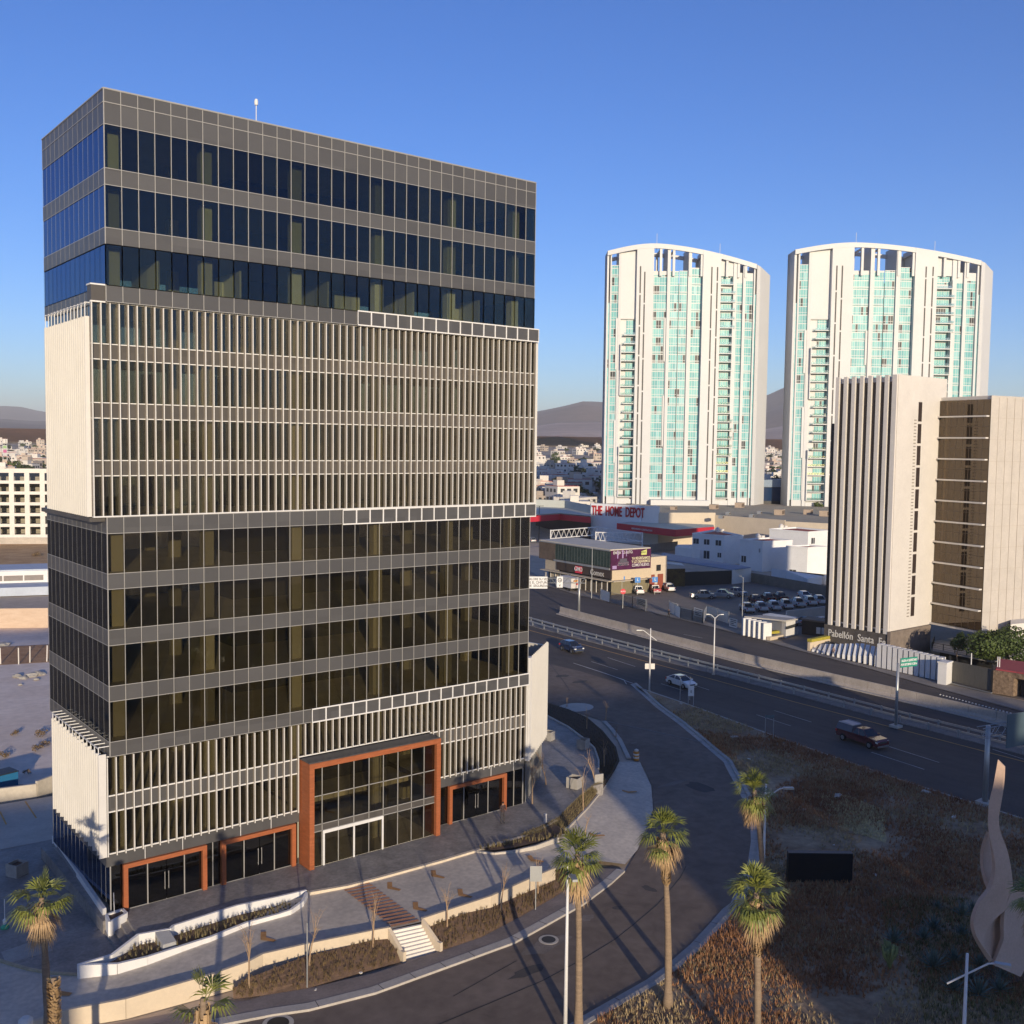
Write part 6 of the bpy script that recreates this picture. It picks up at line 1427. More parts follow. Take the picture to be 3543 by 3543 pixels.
# ---------------- vehicles ----------------
m_tyre=M_['black']; m_rim=plain('wheel_rim',(.35,.35,.36),.35,.7); m_cg=plain('car_glass',(.015,.018,.022),.06,0,.8); m_lamp=plain('car_lamp',(.75,.75,.72),.2); m_tail=plain('tail_lamp',(.45,.02,.02),.3); m_plate=plain('number_plate',(.7,.7,.68),.5); m_trim=plain('car_trim',(.04,.04,.042),.6)
KS=1.12
CAR={
 'sedan':dict(L=4.5,W=1.75,low=[(-2.25,.45),(-2.22,.85),(-2.0,.98),(-1.3,1.02),(.75,1.0),(1.75,.86),(2.2,.70),(2.25,.42),(2.2,.25),(-2.2,.25)],roof=[(-1.75,1.0),(-.95,1.42),(.15,1.45),(1.15,.97)],belt=.95,ax=(-1.35,1.4),r=.33),
 'suv':dict(L=4.4,W=1.82,low=[(-2.2,.5),(-2.2,1.0),(-2.0,1.12),(.85,1.1),(1.8,.98),(2.15,.80),(2.2,.45),(2.15,.3),(-2.15,.3)],roof=[(-2.0,1.1),(-1.45,1.60),(.2,1.62),(1.15,1.08)],belt=1.08,ax=(-1.3,1.35),r=.36),
 'pickup':dict(L=5.3,W=1.8,low=[(-2.6,.6),(-2.6,1.12),(-.75,1.12),(-.7,1.15),(1.3,1.12),(2.3,1.05),(2.6,.88),(2.62,.5),(2.55,.38),(-2.55,.42)],roof=[(-.85,1.12),(-.55,1.72),(.75,1.74),(1.45,1.12)],belt=1.12,ax=(-1.55,1.6),r=.38,bed=(-2.5,-.85)),
 'camper':dict(L=5.6,W=1.95,low=[(-2.8,.6),(-2.8,1.15),(.9,1.15),(1.6,1.15),(2.6,1.10),(2.8,.9),(2.8,.5),(2.7,.38),(-2.7,.42)],roof=[(-.55,1.15),(-.25,1.75),(.75,1.76),(1.45,1.15)],belt=1.15,ax=(-1.75,1.75),r=.38,shell=(-2.8,-.65)),
}
protos={}
def paint(name,col,rough=.25,metal=.0): 
    m=mat(name,col,rough,metal,var=.03,scale=.5,spec=.6); m.node_tree.nodes['Principled BSDF'].inputs['Coat Weight'].default_value=.6; return m
def make_car(kind,pm):
    c=CAR[kind]; t=empty('parked_car',(0,0,0)); W=c['W']/2; low=c['low']; rf=c['roof']; b=c['belt']
    m=MB(); n=len(low)
    hw=lambda x,z:W*(1-.10*max(0,abs(x)/(c['L']/2)-.72)/.28)-(.05 if z>b-.12 else 0)-(.06 if z<.4 else 0)
    L_=[(x,-hw(x,z),z) for x,z in low]; R_=[(x,hw(x,z),z) for x,z in low]
    m.add(L_+R_,[tuple(range(n))[::1],tuple(range(n,2*n))[::-1]]+[(i,n+i,n+(i+1)%n,(i+1)%n) for i in range(n)])
    ra=[(x,z) for x,z in rf]; wb,wt=W-.08,W-.30
    m.mi=0
    # roof panel
    (x0,z0),(x1,z1),(x2,z2),(x3,z3)=ra
    m.add([(x1,-wt,z1-.05),(x2,-wt,z2-.05),(x2,wt,z2-.05),(x1,wt,z1-.05),(x1+.05,-wt+.06,z1+.02),(x2-.05,-wt+.06,z2+.02),(x2-.05,wt-.06,z2+.02),(x1+.05,wt-.06,z1+.02)],[(3,2,1,0),(4,5,6,7),(0,1,5,4),(1,2,6,5),(2,3,7,6),(3,0,4,7)])
    # pillars
    for s in (-1,1):
        for (xa,za,xb,zb) in ((x0,z0,x1,z1),(x3,z3,x2,z2),((x0+x3)/2-.1,b,(x1+x2)/2-.1,z1)):
            m.tube([(xa,s*wb,za-.02),(xb,s*wt,zb-.03)],.05,4)
    m.build('body',pm,t)
    m=MB(); g=.02
    m.add([(x0,-wb,z0),(x3,-wb,z3),(x3,wb,z3),(x0,wb,z0),(x1,-wt,z1-.04),(x2,-wt,z2-.04),(x2,wt,z2-.04),(x1,wt,z1-.04)],[(0,1,5,4),(1,2,6,5),(2,3,7,6),(3,0,4,7)]); m.build('window',m_cg,t)
    for ax in c['ax']:
        for s in (-1,1):
            m=MB(); m.smooth=False; m.lathe([(c['r']*.6,-.11),(c['r'],-.1),(c['r'],.1),(c['r']*.6,.11)],n=16); w=m.build('wheel',m_tyre,t,loc=(ax,s*(W-.08),c['r'])); w.rotation_euler=(math.pi/2,0,0)
            m=MB(); m.lathe([(c['r']*.62,-.125),(c['r']*.3,-.13)],n=12); m.lathe([(c['r']*.62,.125),(c['r']*.3,.13)],n=12); m.build('rim',m_rim,w)
            
    xf=low[[i for i,p in enumerate(low) if p[0]==max(q[0] for q in low)][0]][0]; xr=min(q[0] for q in low)
    for s in (-1,1):
        m=MB(); m.box(xf-.30,xf-.02,s*(W*.62),s*(W*.93),b-.38,b-.22); m.build('headlight',m_lamp,t)
        m=MB(); m.box(xr-.02,xr+.15,s*(W*.72),s*(W*.95),b-.30,b-.08); m.build('tail_light',m_tail,t)
        m=MB(); m.box(x3-.25,x3-.05,s*(W-.03),s*(W+.16),b,b+.14); m.build('mirror',pm,t)
    m=MB(); m.box(xf-.05,xf+.03,-W*.5,W*.5,b-.42,b-.26); m.build('grille',m_trim,t)
    m=MB(); m.box(xf-.05,xf+.05,-W*.85,W*.85,.32,.48); m.build('bumper',m_rim if kind in('pickup','camper') else m_trim,t)
    m=MB(); m.box(xr-.06,xr+.02,-W*.85,W*.85,.4,.55); m.build('bumper',m_rim if kind in('pickup','camper') else m_trim,t)
    m=MB(); m.box(xr-.04,xr-.01,-.2,.2,.7,.83); m.build('number_plate',m_plate,t)
    if 'bed' in c:
        m=MB(); m.box(c['bed'][0],c['bed'][1],-W*.84,W*.84,1.125,1.135); m.build('load_bed',m_trim,t)
        m=MB(); m.tube([(c['bed'][1]-.1,-W*.8,1.12),(c['bed'][1]-.05,-W*.78,1.6),(c['bed'][1]-.05,W*.78,1.6),(c['bed'][1]-.1,W*.8,1.12)],.04,5); m.build('roll_bar',m_rim,t)
    if 'shell' in c:
        a_,b_s=c['shell']; m=MB(); m.add([(a_,-wb,1.15),(b_s,-wb,1.15),(b_s,wb,1.15),(a_,wb,1.15),(a_+.15,-wt,1.83),(b_s,-wt,1.83),(b_s,wt,1.83),(a_+.15,wt,1.83)],[(4,5,6,7),(0,1,5,4),(1,2,6,5),(2,3,7,6),(3,0,4,7)]); m.build('camper_shell',plain('shell_grey',(.10,.11,.14),.4),t)
        m=MB(); m.box(a_+.2,b_s-.05,-wt-.02,wt+.02,1.84,1.88); m.tube([(a_+.3,-wt,1.95),(b_s-.2,-wt,1.95)],.03,4); m.tube([(a_+.3,wt,1.95),(b_s-.2,wt,1.95)],.03,4); m.build('roof_rack',plain('rack_grey',(.38,.40,.44),.4),t)
    t.scale=(KS,KS,KS); return t
def car(name,kind,pm,p,rz,label,cat='car',group=None,z=-1.585):
    k=(kind,pm.name)
    if k not in protos: protos[k]=make_car(kind,pm); o=protos[k]
    else: o=copy_tree(protos[k])
    o.name=name; o.location=(p[0],p[1],z); o.rotation_euler=(0,0,rz)
    for key in ('group',): 
        if key in o: del o[key]
    tag(o,label,cat,group); return o
pw=paint('car_white',(.75,.75,.74)); pb=paint('car_blue',(.02,.035,.09)); pm_=paint('car_maroon',(.11,.03,.035)); ps=paint('car_silver',(.42,.44,.46),.3,.4); pr2=paint('car_red',(.38,.02,.05)); pdk=paint('car_dark_red',(.06,.01,.015))
hd_=math.atan2(-6.7,-.9)   # driving direction on the near carriageway (towards -y)
def mid(a,b): return ((a[0]+b[0])/2,(a[1]+b[1])/2)
car('white_sedan','sedan',pw,(mid((90.03,30.38),(89.72,27.29))[0]+.75,mid((90.03,30.38),(89.72,27.29))[1]),hd_,'white sedan driving on the dark highway behind the small signs')
car('blue_car','suv',pb,(mid((93.75,58.90),(93.20,55.44))[0]+.75,mid((93.75,58.90),(93.20,55.44))[1]),hd_,'dark blue car driving on the highway beside the slatted podium')
car('maroon_pickup','camper',pm_,(mid((85.93,-2.00),(85.14,-5.84))[0]+.8,mid((85.93,-2.00),(85.14,-5.84))[1]),hd_,'maroon old pickup truck with camper shell and roof rack on the highway','pickup truck')
# the parking lot pickups
ry=math.atan2(22,3.0)
row=[(152.68,65.59),(156.28,64.82),(159.84,64.10),(163.87,63.95),(168.34,63.92),(172.59,63.92),(175.78,63.60)]
for i,p in enumerate(row):
    car('white_pickup','pickup',pw,(p[0]+1.3,p[1]+1.9),R(56),['leftmost','second from left','third from left','middle','third from right','second from right','rightmost'][i if i<3 else i]+' white pickup of the front row in the shaded lot, seen from behind','pickup truck','white pickups in the front row',z=-1.55)
    m=MB()
for i,p in enumerate(((163.35,71.32),(168.31,71.67),(172.08,71.03))):
    car('dark_pickup','pickup',pdk,(p[0]+1.6,p[1]+2.6),R(56),['left','middle','right'][i]+' one of three dark red pickups behind the white front row','pickup truck','dark pickups in the second row',z=-1.55)
car('white_van_car','suv',pw,((180.07,70.51)[0],(180.07,70.51)[1]+1),R(236),'white car alone behind the right end of the white pickup row',z=-1.55)
for i,(a,b,lb) in enumerate((((158.12,85.96),(161.44,83.78),'silver pickup nearest the highway of the three standing side on'),((163.89,85.09),(165.72,81.92),'silver pickup in the middle of the three standing side on'),((170.21,85.96),(170.35,81.83),'silver pickup rearmost of the three standing side on, by the dark pole'))):
    c_=mid(a,b); car('silver_pickup','pickup',ps,(c_[0]+.6,c_[1]+.6),math.atan2(b[1]-a[1],b[0]-a[0]),lb,'pickup truck',z=-1.55)
for p,pm0,lb in (((152.13,97.82),pw,'white pickup parked tail out left of the red one under blue signs'),((156.79,96.81),pr2,'red pickup parked tail out under a blue sign'),((161.75,96.69),pw,'white pickup parked tail out right of the red one')):
    car('parked_pickup','pickup',pm0,(p[0]+1.5,p[1]+2.1),R(58),lb,'pickup truck',z=-1.55)
p=(153.66,48.22); car('white_hatchback','sedan',pw,p,math.atan2(*(-1,6)),'white car parked behind the dark kiosk beside the striped tower',z=-1.55)
p=(150.99,50.03); car('grey_car','sedan',ps,p,math.atan2(*(-1,6)),'grey car behind the gatehouse left of the white one',z=-1.55)
p=(213.56,212.06); car('grey_car','suv',ps,p,R(60),'silver car at the far left entrance lane of the store',z=-1.55)
# box truck at the commercial building
t=empty('box_truck',(*(143.12,110.69),-1.55),math.atan2(1,.15),'white box truck seen from behind beside the commercial building','truck')
m=MB(); m.box(0,5.2,-1.15,1.15,.75,3.3); m.build('box',M_['white'],t); m=MB(); m.box(5.3,7.0,-1.05,1.05,.5,2.5); m.build('cab',pw,t); m=MB(); m.box(-.03,0,-1.1,1.1,.8,3.2); m.build('rear_door',mat('truck_door',(.62,.58,.55),var=.1,scale=1),t)
m=MB(); m.box(-.06,-.03,-.7,.5,2.3,2.75); m.build('orange_emblem',m_or,t); m=MB(); m.box(-.06,-.03,-.75,-.3,1.5,2.0); m.build('red_emblem',M_['red'],t)
for ax in (1.0,6.0):
    for s in (-1,1): m=MB(); m.lathe([(.25,-.13),(.45,-.12),(.45,.12),(.25,.13)],n=14); w=m.build('wheel',m_tyre,t,loc=(ax,s*1.0,.45)); w.rotation_euler=(math.pi/2,0,0)

# ---------------- barrier and guard rails of the highway ----------------
BARR=[(118.6,88),(117.3,79.5),(114.4,56.9),(111.6,34.4),(110.6,16.7),(110.0,2.1),(109.0,-12.5),(106.5,-60)]
m_bar=mat('barrier_concrete',(.38,.33,.28),rough=.85,var=.18,scale=.5,col2=(.50,.44,.38),bump=.2)
segs=[]
tot=[Vector(p) for p in BARR]
cum=[0]
for a,b in zip(tot,tot[1:]): cum.append(cum[-1]+(b-a).length)
def at_(s):
    for i in range(len(tot)-1):
        if s<=cum[i+1]: return tot[i].lerp(tot[i+1],(s-cum[i])/(cum[i+1]-cum[i]))
    return tot[-1]
s=0; me=None
while s<cum[-1]-3.9:
    a=at_(s); b=at_(s+3.9); 
    m=MB(); L_=3.85; prof=[(-.38,0),(-.34,.3),(-.14,.55),(-.10,1.55),(.10,1.55),(.14,.55),(.34,.3),(.38,0)]
    if me is None:
        n=len(prof); m.add([(0,y,z) for y,z in prof]+[(L_,y,z) for y,z in prof],[tuple(range(n))[::-1],tuple(range(n,2*n))]+[(i,(i+1)%n,n+(i+1)%n,n+i) for i in range(n)]); o=m.build('concrete_barrier',m_bar); me=o.data
    else: o=bpy.data.objects.new('concrete_barrier',me); COL.objects.link(o)
    o.location=(a.x,a.y,-1.6); o.rotation_euler=(0,0,math.atan2(b.y-a.y,b.x-a.x)); tag(o,'weathered concrete barrier segment dividing highway and service road','barrier','concrete barrier segments along the highway'); s+=3.9
m=MB(); BR=offs(BARR,-.55); polywall(m,BR,-1.6,-1.45,1.0); struct(m,'median_strip',m_kerb)
def guard(name,pts,label,off=0):
    t=empty(name,(pts[0][0],pts[0][1],-1.6),0,label,'guard rail'); lo=(-pts[0][0],-pts[0][1],1.6)
    pts=[Vector(p) for p in pts]
    for k in (0,1):
        m=MB(); 
        for a,b in zip(pts,pts[1:]):
            for dz in (0,.16): m.wall(a,b,-.95+dz-k*.0,-.85+dz,.14 if dz==0 else .16)
        if k==0: m.build('rail_beam',M_['metal'],t,loc=lo)
    for a,b in zip(pts,pts[1:]):
        n=max(1,int((b-a).length/3.8))
        for i in range(n): p=a.lerp(b,i/n); m=MB(); m.box(p.x-.09,p.x+.09,p.y-.09,p.y+.09,-1.6,-.62); m.build('post',M_['metal'],t,loc=lo)
GR=[(112,140),(107,100),(104,76),(102.2,49.9),(100.1,15.9),(98.7,-1.5),(98.0,-17.6),(96,-60)]
guard('guard_rail',GR,'steel guard rail on the median nearer the viewer, running along the yellow line')
guard('guard_rail',offs(GR,2.2) if offs(GR,2.2)[3][0]>GR[3][0] else offs(GR,-2.2),'steel guard rail on the far side of the median')
MD=offs(GR,.9) if offs(GR,.9)[3][0]>GR[3][0] else offs(GR,-.9)
m=MB(); polywall(m,MD,-1.6,-1.5,2.6); struct(m,'median_strip',mat('median_concrete',(.24,.22,.20),var=.3,scale=.8))

# ---------------- lamps, signs, gantries ----------------
def lamp(p,H,label,rz=0,double=False,box=False,z=-1.5,armL=1.6,off=0):
    t=empty('street_lamp',(p[0],p[1],z),rz,label,'street lamp','white street lamps')
    m=MB(); m.smooth=True; m.tube([(0,0,0),(0,0,H)],[.13,.07],10); m.build('pole',M_['white'],t)
    m=MB(); m.tube([(0,0,0),(0,0,.12)],.26,10); m.build('base_plate',M_['metal'],t)
    if double:
        for s in (-1,1):
            m=MB(); m.tube([(0,0,H-.1),(s*.6,0,H+.45),(s*.95,0,H+.55)],[.05,.05,.04],6); a=m.build('arm',M_['white'],t)
            m=MB(); m.box(s*.85,s*1.35,-.13,.13,H+.48,H+.6); m.build('lamp_head',M_['metal'],a)
    else:
        m=MB(); m.tube([(armL*.55,0,H-1.75),(-armL*.62,0,H-.35),(-armL*.8,0,H-.28)],[.05,.05,.05],6); a=m.build('arm',M_['white'],t)
        m=MB(); m.box(-armL*.8-.75,-armL*.8,-.15,.15,H-.36,H-.22); m.build('lamp_head',M_['metal'],a)
    if box: m=MB(); m.box(-.7,-.14,-.05,.05,3.3,4.1); m.box(.14,.7,-.05,.05,3.3,4.1); m.build('sign_box',M_['offwhite'],t)
    return t
lamp((83.97,28.89),9.2,'white street lamp with two small boxes on its pole at the tip of the verge',R(-38),box=True)
lamp((100.13,30.81),8.9,'tall white two armed street lamp standing on the highway median',R(-38),double=True)
lamp((38.45,-26.45),10.6,'white street lamp partly hidden behind a fan palm at the street bend',R(142))
lamp((27.82,-47.27),9.6,'white street lamp at the lower right in front of the agaves',R(142-20))
lamp((17.06,-28.81),10.9,'white lamp pole just left of the tall palm at the bottom centre',R(60))
t=empty('street_lamp',(*(132.43,51.45),-1.5),0,'thin grey lamp pole at the gatehouse fence','street lamp'); m=MB(); m.tube([(0,0,0),(0,0,10.6)],[.11,.06],8); m.build('pole',M_['metal'],t); m=MB(); m.tube([(0,0,10.5),(-.5,.2,10.9)],.04,5); m.box(-.9,-.4,.1,.3,10.85,10.95); m.build('lamp_head',M_['metal'],t)
t=empty('street_lamp',(*(138.58,99.97),-1.5),0,'thin grey lamp pole in front of the commercial building','street lamp'); m=MB(); m.tube([(0,0,0),(0,0,11.6)],[.12,.06],8); m.build('pole',M_['metal'],t); m=MB(); m.tube([(0,0,11.5),(-.4,.2,11.8)],.06,5); m.build('lamp_head',M_['metal'],t)
for p,H,lb in (((252.74,221.30),14,'tall dark lamp pole left before the red letters'),((265.01,214.23),12.5,'tall dark lamp pole before the right end of the red letters'),((253.37,243.09),14,'tall dark lamp pole before the grey store wall'),((216.84,212.44),13,'leftmost dark lamp pole beside the office building edge')):
    t=empty('parking_lamp',(p[0],p[1],-1.5),0,lb,'lamp pole'); m=MB(); m.tube([(0,0,0),(0,0,H)],[.16,.10],6); m.build('pole',M_['dark'],t); m=MB(); m.box(-1.6,1.6,-.2,.2,H,H+.15); m.build('lamp_head',M_['dark'],t,rz=-.6)
# CCTV like lamp head at the bottom left
t=empty('street_lamp',(*(-11.79,-29.65),-1.5),0,'white lamp head on a pole at the bottom left corner','street lamp'); 
p=(-9.82,-17.83,4.40); t.location=(p[0],p[1],-1.5); m=MB(); m.tube([(0,0,0),(0,0,p[2]+.7)],.07,6); m.build('pole',M_['white'],t); m=MB(); m.lathe([(.1,0),(.34,.05),(.36,.35),(.2,.5)],(0,0,p[2]+.9),12); m.build('lamp_head',M_['offwhite'],t)
# gantry signs
RX=Vector((.783,-.622,0))
def gantry(base,H,side,L_,label,panels,z=-1.5,dirv=(1,0)):
    t=empty('sign_gantry',(base[0],base[1],z),0,label,'sign gantry'); d=Vector((dirv[0],dirv[1],0)).normalized()
    m=MB(); m.smooth=True; m.tube([(0,0,0),(0,0,H)],[.28,.22],12); m.build('post',M_['metal'],t)
    m=MB(); m.box(-.7,.7,-.7,.7,-.1,.35); m.build('footing',M_['conc_lt'],t)
    m=MB(); h=.75; n_=Vector((-d.y,d.x,0))*.35; s0=-1.2
    for zz in (H-.1,H-1.1):
        for q in (-1,1): m.tube([d*s0+n_*q+Vector((0,0,zz)),d*L_+n_*q+Vector((0,0,zz))],.045,5)
    k=s0; up=True
    while k<L_-.1:
        e=min(k+.9,L_)
        for q in (-1,1): m.tube([d*k+n_*q+Vector((0,0,H-.1 if up else H-1.1)),d*e+n_*q+Vector((0,0,H-1.1 if up else H-.1))],.03,4)
        k+=.9; up=not up
    m.build('truss_arm',M_['metal'],t)
    for (u0,u1,z0,z1,ma,txts) in panels:
        fr=-.45 if n_.y>0 else .45
        nn=Vector((-d.y,d.x,0)); nn=-nn if nn.dot(Vector((-.62,-.78,0)))<0 else nn
        a=d*u0+nn*.5; b=d*u1+nn*.5; m=MB(); m.wall((a.x,a.y),(b.x,b.y),z0,z1,.08); pn=m.build('sign_panel',ma,t)
        dd=d if d.dot(RX)>0 else -d
        for (s_,size,u,zz,tm_) in txts: c=d*(u0+(u1-u0)*u)+nn*.56; text_mesh('sign_lettering',s_,size,tm_,pn,(c.x,c.y,zz),tuple(dd),(0,0,1),.01,.01,sx=.85)
    return t
m_sw=plain('sign_white',(.70,.70,.70),.5); m_sg=plain('sign_green',(.02,.25,.17),.5); m_sk=plain('sign_black',(.03,.03,.035),.5); m_back=plain('sign_back',(.10,.15,.18),.5,.3)
gl=(-.80,.60)
g=gantry((121.27,85.17),7.6,1,13,'overhead sign gantry with white seat belt sign beside the office building',[(6.7,12.2,5.35,7.85,m_sw,[('VALORE SU VIDA',.72,.33,7.3,m_sk),('USE EL CINTURON',.72,.33,6.6,m_sk),('DE  SEGURIDAD',.72,.33,5.9,m_sk),('O',1.3,.82,6.7,M_['red'])]),(3.5,4.75,5.6,7.9,m_sw,[('O',1.35,.5,7.1,m_sk),('+B',.45,.5,7.1,m_sk),('V',.7,.5,6.0,m_sk)])],dirv=gl)
gr=gantry((77.29,-23.55),8.0,1,14,'truss sign gantry on a grey post at the right edge, its sign seen from behind',[(2.1,14,5.6,9.0,m_back,[])],dirv=(.98,-.2))
t=empty('road_sign',(*(96.01,-2.56),-1.5),0,'green exit sign with white lettering on a steel post in the highway median','road sign')
m=MB(); m.smooth=True; m.tube([(0,0,0),(0,0,8.2)],[.2,.17],10); m.build('post',M_['metal'],t); m=MB(); m.box(-.6,.6,-.6,.6,0,.3); m.build('footing',M_['conc_lt'],t)
sd=Vector((.98,-.2,0)); m=MB(); a=sd*.4; b=sd*3.35; m.wall((a.x,a.y),(b.x,b.y),7.6,8.8,.08); pn=m.build('sign_panel',m_sg,t); m=MB(); m.tube([(0,0,7.9),tuple(sd*1.2+Vector((0,0,7.9)))],.08,5); m.build('bracket',M_['metal'],t)
nn=Vector((sd.y,-sd.x,0))*.06
for s_,z_ in (('SALIDA A QUERETARO',8.45),('POR RETORNO A 200 m',7.95)): c=sd*1.87+nn; text_mesh('sign_lettering',s_,.40,m_sw,pn,(c.x,c.y,z_),tuple(sd),(0,0,1),.01,.015,sx=.66)
# small road signs
def small_sign(name,p,label,panel,H=2.6,two=True,rz=R(-38),ma=None,txt=None,w=1.2,h=1.2,z=-1.45):
    t=empty(name,(p[0],p[1],z),rz,label,'sign'); m=MB()
    for s in ((-1,1) if two else (0,)): m=MB(); m.tube([(s*w*.45,0,0),(s*w*.45,0,H)],.045,6); m.build('post',M_['metal'],t)
    if panel: m=MB(); m.box(-w/2,w/2,-.06,-.03,H-h,H); pn=m.build('sign_panel',ma or m_sw,t)
    if txt: 
        for s_,size,zz,tm_ in txt: text_mesh('sign_lettering',s_,size,tm_,pn,(0,-.08,zz),(1,0,0),(0,0,1),.008,.005,sx=.8)
    return t
small_sign('stop_banner',(82.83,20.02),'small white and black notice on two thin posts at the verge edge',True,2.7,True,w=.8,h=1.4,ma=m_sw,txt=[('E',.5,1.9,m_sk)])
small_sign('bus_sign_posts',(84.40,22.51),'pair of thin posts with dark sign backs beside the white sedan',True,3.3,True,w=1.5,h=.05,ma=M_['dark'])
small_sign('verge_sign',(78.80,3.88),'empty grey two post sign frame on the verge beside the maroon pickup',True,2.8,True,w=1.1,h=.35,ma=m_back)
small_sign('street_sign',(26.60,-14.60),'grey sign seen from the back on a thin post in the soil bank',True,3.4,False,w=.9,h=1.2,ma=M_['metal'],z=-1.45)
small_sign('thin_post',(7.71,-14.34),'thin green grey post standing in the soil bank',False,4.3,False,z=-1.45,w=.1)
m_blue=plain('sign_blue',(.03,.20,.55),.5)
for p,lb in (((149.60,101.25),'blue wheelchair parking sign at the corner of the fence'),((151.51,97.96),'blue wheelchair parking sign behind the white pickup'),((155.49,96.13),'blue wheelchair parking sign behind the red pickup')):
    small_sign('parking_sign',p,lb,True,4.2,False,w=1.3,h=1.3,ma=m_blue,z=-1.5,txt=[('&',1.0,3.55,m_sw)] if 0 else None); r=[o for o in COL.objects if o.name.startswith('parking_sign')][-1]
    m=MB(); m.lathe([(.10,0),(.1,.05)],n=8); 
    m=MB(); m.box(-.12,.02,-.1,-.07,3.3,3.75); m.box(-.12,.25,-.1,-.07,3.3,3.4); m.box(-.1,.04,-.1,-.07,3.85,4.0); m.build('wheelchair_symbol',m_sw,r)
t=empty('stop_sign',(*(134.24,85.33),-1.5),R(-38),'red stop sign at the kerb before the parking lot','sign'); MB().tube([(0,0,0),(0,0,4.2)],.06,6).build('post',M_['metal'],t) 
m=MB(); n=8; pts=[(.62*math.cos(R(22.5+45*i)),.62*math.sin(R(22.5+45*i))) for i in range(8)]; m.add([(x,-.08,3.7+z) for x,z in pts]+[(x,-.05,3.7+z) for x,z in pts],[tuple(range(8)),tuple(range(8,16))[::-1]]+[(i,8+i,8+(i+1)%8,(i+1)%8) for i in range(8)]); pn=m.build('sign_panel',plain('stop_red',(.60,.02,.04),.5),t); text_mesh('sign_lettering','ALTO',.42,m_sw,pn,(0,-.1,3.7),(1,0,0),(0,0,1),.01,.01)
# mesh fence with banners along the lot
FN=[(139.53,97.97),(137.81,93.08),(137.16,88.36),(136.72,84.91),(135.88,80.03)]; FN2=[(139.14,76.30),(135.15,69.45),(134.74,65.96),(134.24,62.63),(141.71,68.14),(138.56,59.70)]
m_mesh=glass('chain_link',(.90,.88,.85),refl=.0,rough=.6,ior=1.15)
def fence(name,pts,h,label,ma,postm,gap=3.2,z=-1.5,h0=0):
    t=empty(name,(pts[0][0],pts[0][1],z),0,label,'fence'); lo=(-pts[0][0],-pts[0][1],0); V_=[Vector(p) for p in pts]
    for a,b in zip(V_,V_[1:]):
        m=MB(); m.wall(a,b,h0,h,.03); m.build('mesh_panel',ma,t,loc=lo); m=MB(); m.wall(a,b,h-.03,h+.03,.06); m.build('top_rail',postm,t,loc=lo)
    for a,b in zip(V_,V_[1:]):
        n=max(1,int((b-a).length/gap))
        for i in range(n+1): p=a.lerp(b,i/n); m=MB(); m.box(p.x-.05,p.x+.05,p.y-.05,p.y+.05,0,h+.25); m.build('post',postm,t,loc=lo)
    return t
fence('chain_fence',FN,2.3,'low chain link fence on the kerb before the commercial building',m_mesh,M_['metal'])
fence('chain_fence',FN2,2.2,'chain link fence with banners before the parking lot',m_mesh,M_['metal'])
for a,b,lb,s_ in (((138.22,85.14),(136.74,80.64),'blank pale banner at the end of the fence before the lot',''),((139.26,76.22),(138.36,73.25),'white banner on the fence beside the walking person','SE RENTA'),((137.91,68.36),(136.92,65.24),'white banner in the middle of the fence','INFORMES'),((133.92,55.80),(133.37,53.47),'white banner nearest the white gatehouse','ESTACIONAMIENTO')):
    t=empty('fence_banner',(a[0],a[1],-1.5),0,lb,'banner'); d=Vector(b)-Vector(a); m=MB(); m.wall((0,-.1),(d.x,d.y-.1),.5,2.2,.04); pn=m.build('banner_sheet',M_['offwhite'] if s_ else M_['metal'],t)
    m=MB(); dn_=d.normalized(); nb=Vector((dn_.y,-dn_.x)); nb=nb if nb.x<0 else -nb
    for z in (.8,1.15,1.5,1.85):
        a2=dn_*d.length*.12+nb*.03+Vector((0,-.1)); b2=dn_*d.length*(.88 if z!=1.15 else .6)+nb*.03+Vector((0,-.1)); m.wall(a2,b2,z,z+.13,.03)
    m.build('printed_lines',m_sk,pn)
# gatehouse, dark kiosk, hedge walls and white fin fence
gh=empty('white_gatehouse',(*(135.01,43.29),-1.5),0,'white gatehouse with a row of leaning white fins and a small hedge','gatehouse'); glo=(-(135.01,43.29)[0],-(135.01,43.29)[1],1.5)
c0=Vector((135.23,44.40));c1_=Vector((135.01,43.29));c2_=Vector((140.04,44.30)); dback=Vector((9.5,1.2))
MBp(lambda m:m.prism([c0,c1_,c2_,c2_+Vector((-.5,6)),c0+Vector((2,6))],-1.5,1.8),'wall',M_['white'],gh,glo)
MBp(lambda m:m.wall(c1_+Vector((-.05,-.1)),c2_+Vector((-.2,-.1)),.15,.7,.2),'window',m_win,gh,glo)
MBp(lambda m:m.prism([(131.39,50.11),(135.22,48.96),(137.45,42.54),(134.10,42.74)],1.75,2.0),'roof',mat('gatehouse_roof',(.40,.38,.35)),gh,glo)
MBp(lambda m:m.wall((132.23,50.29),(131.88,44.81),-1.5,1.5,.2),'back_wall',M_['offwhite'],gh,glo)
for i in range(5):
    p=Vector((131.18,49.45)).lerp(Vector((130.93,44.60)),i/4); MBp(lambda m:m.wall(p+Vector((-.6,.35)),p+Vector((.9,-.35)),-1.5,1.75-.05*i,.55),'white_fin',M_['white'],gh,glo)
MBp(lambda m:(m.wall((130.62,43.84),(134.79,44.07),-1.5,-.9,.8)),'planter',M_['cream'],gh,glo)
MBp(lambda m:(m.wall((133.17,45.80),(136.47,45.45),-.9,-.45,.9)),'hedge',mat('yellow_hedge',(.35,.30,.03),var=.3,scale=3,col2=(.50,.42,.06),bump=1,bscale=10),gh,glo)
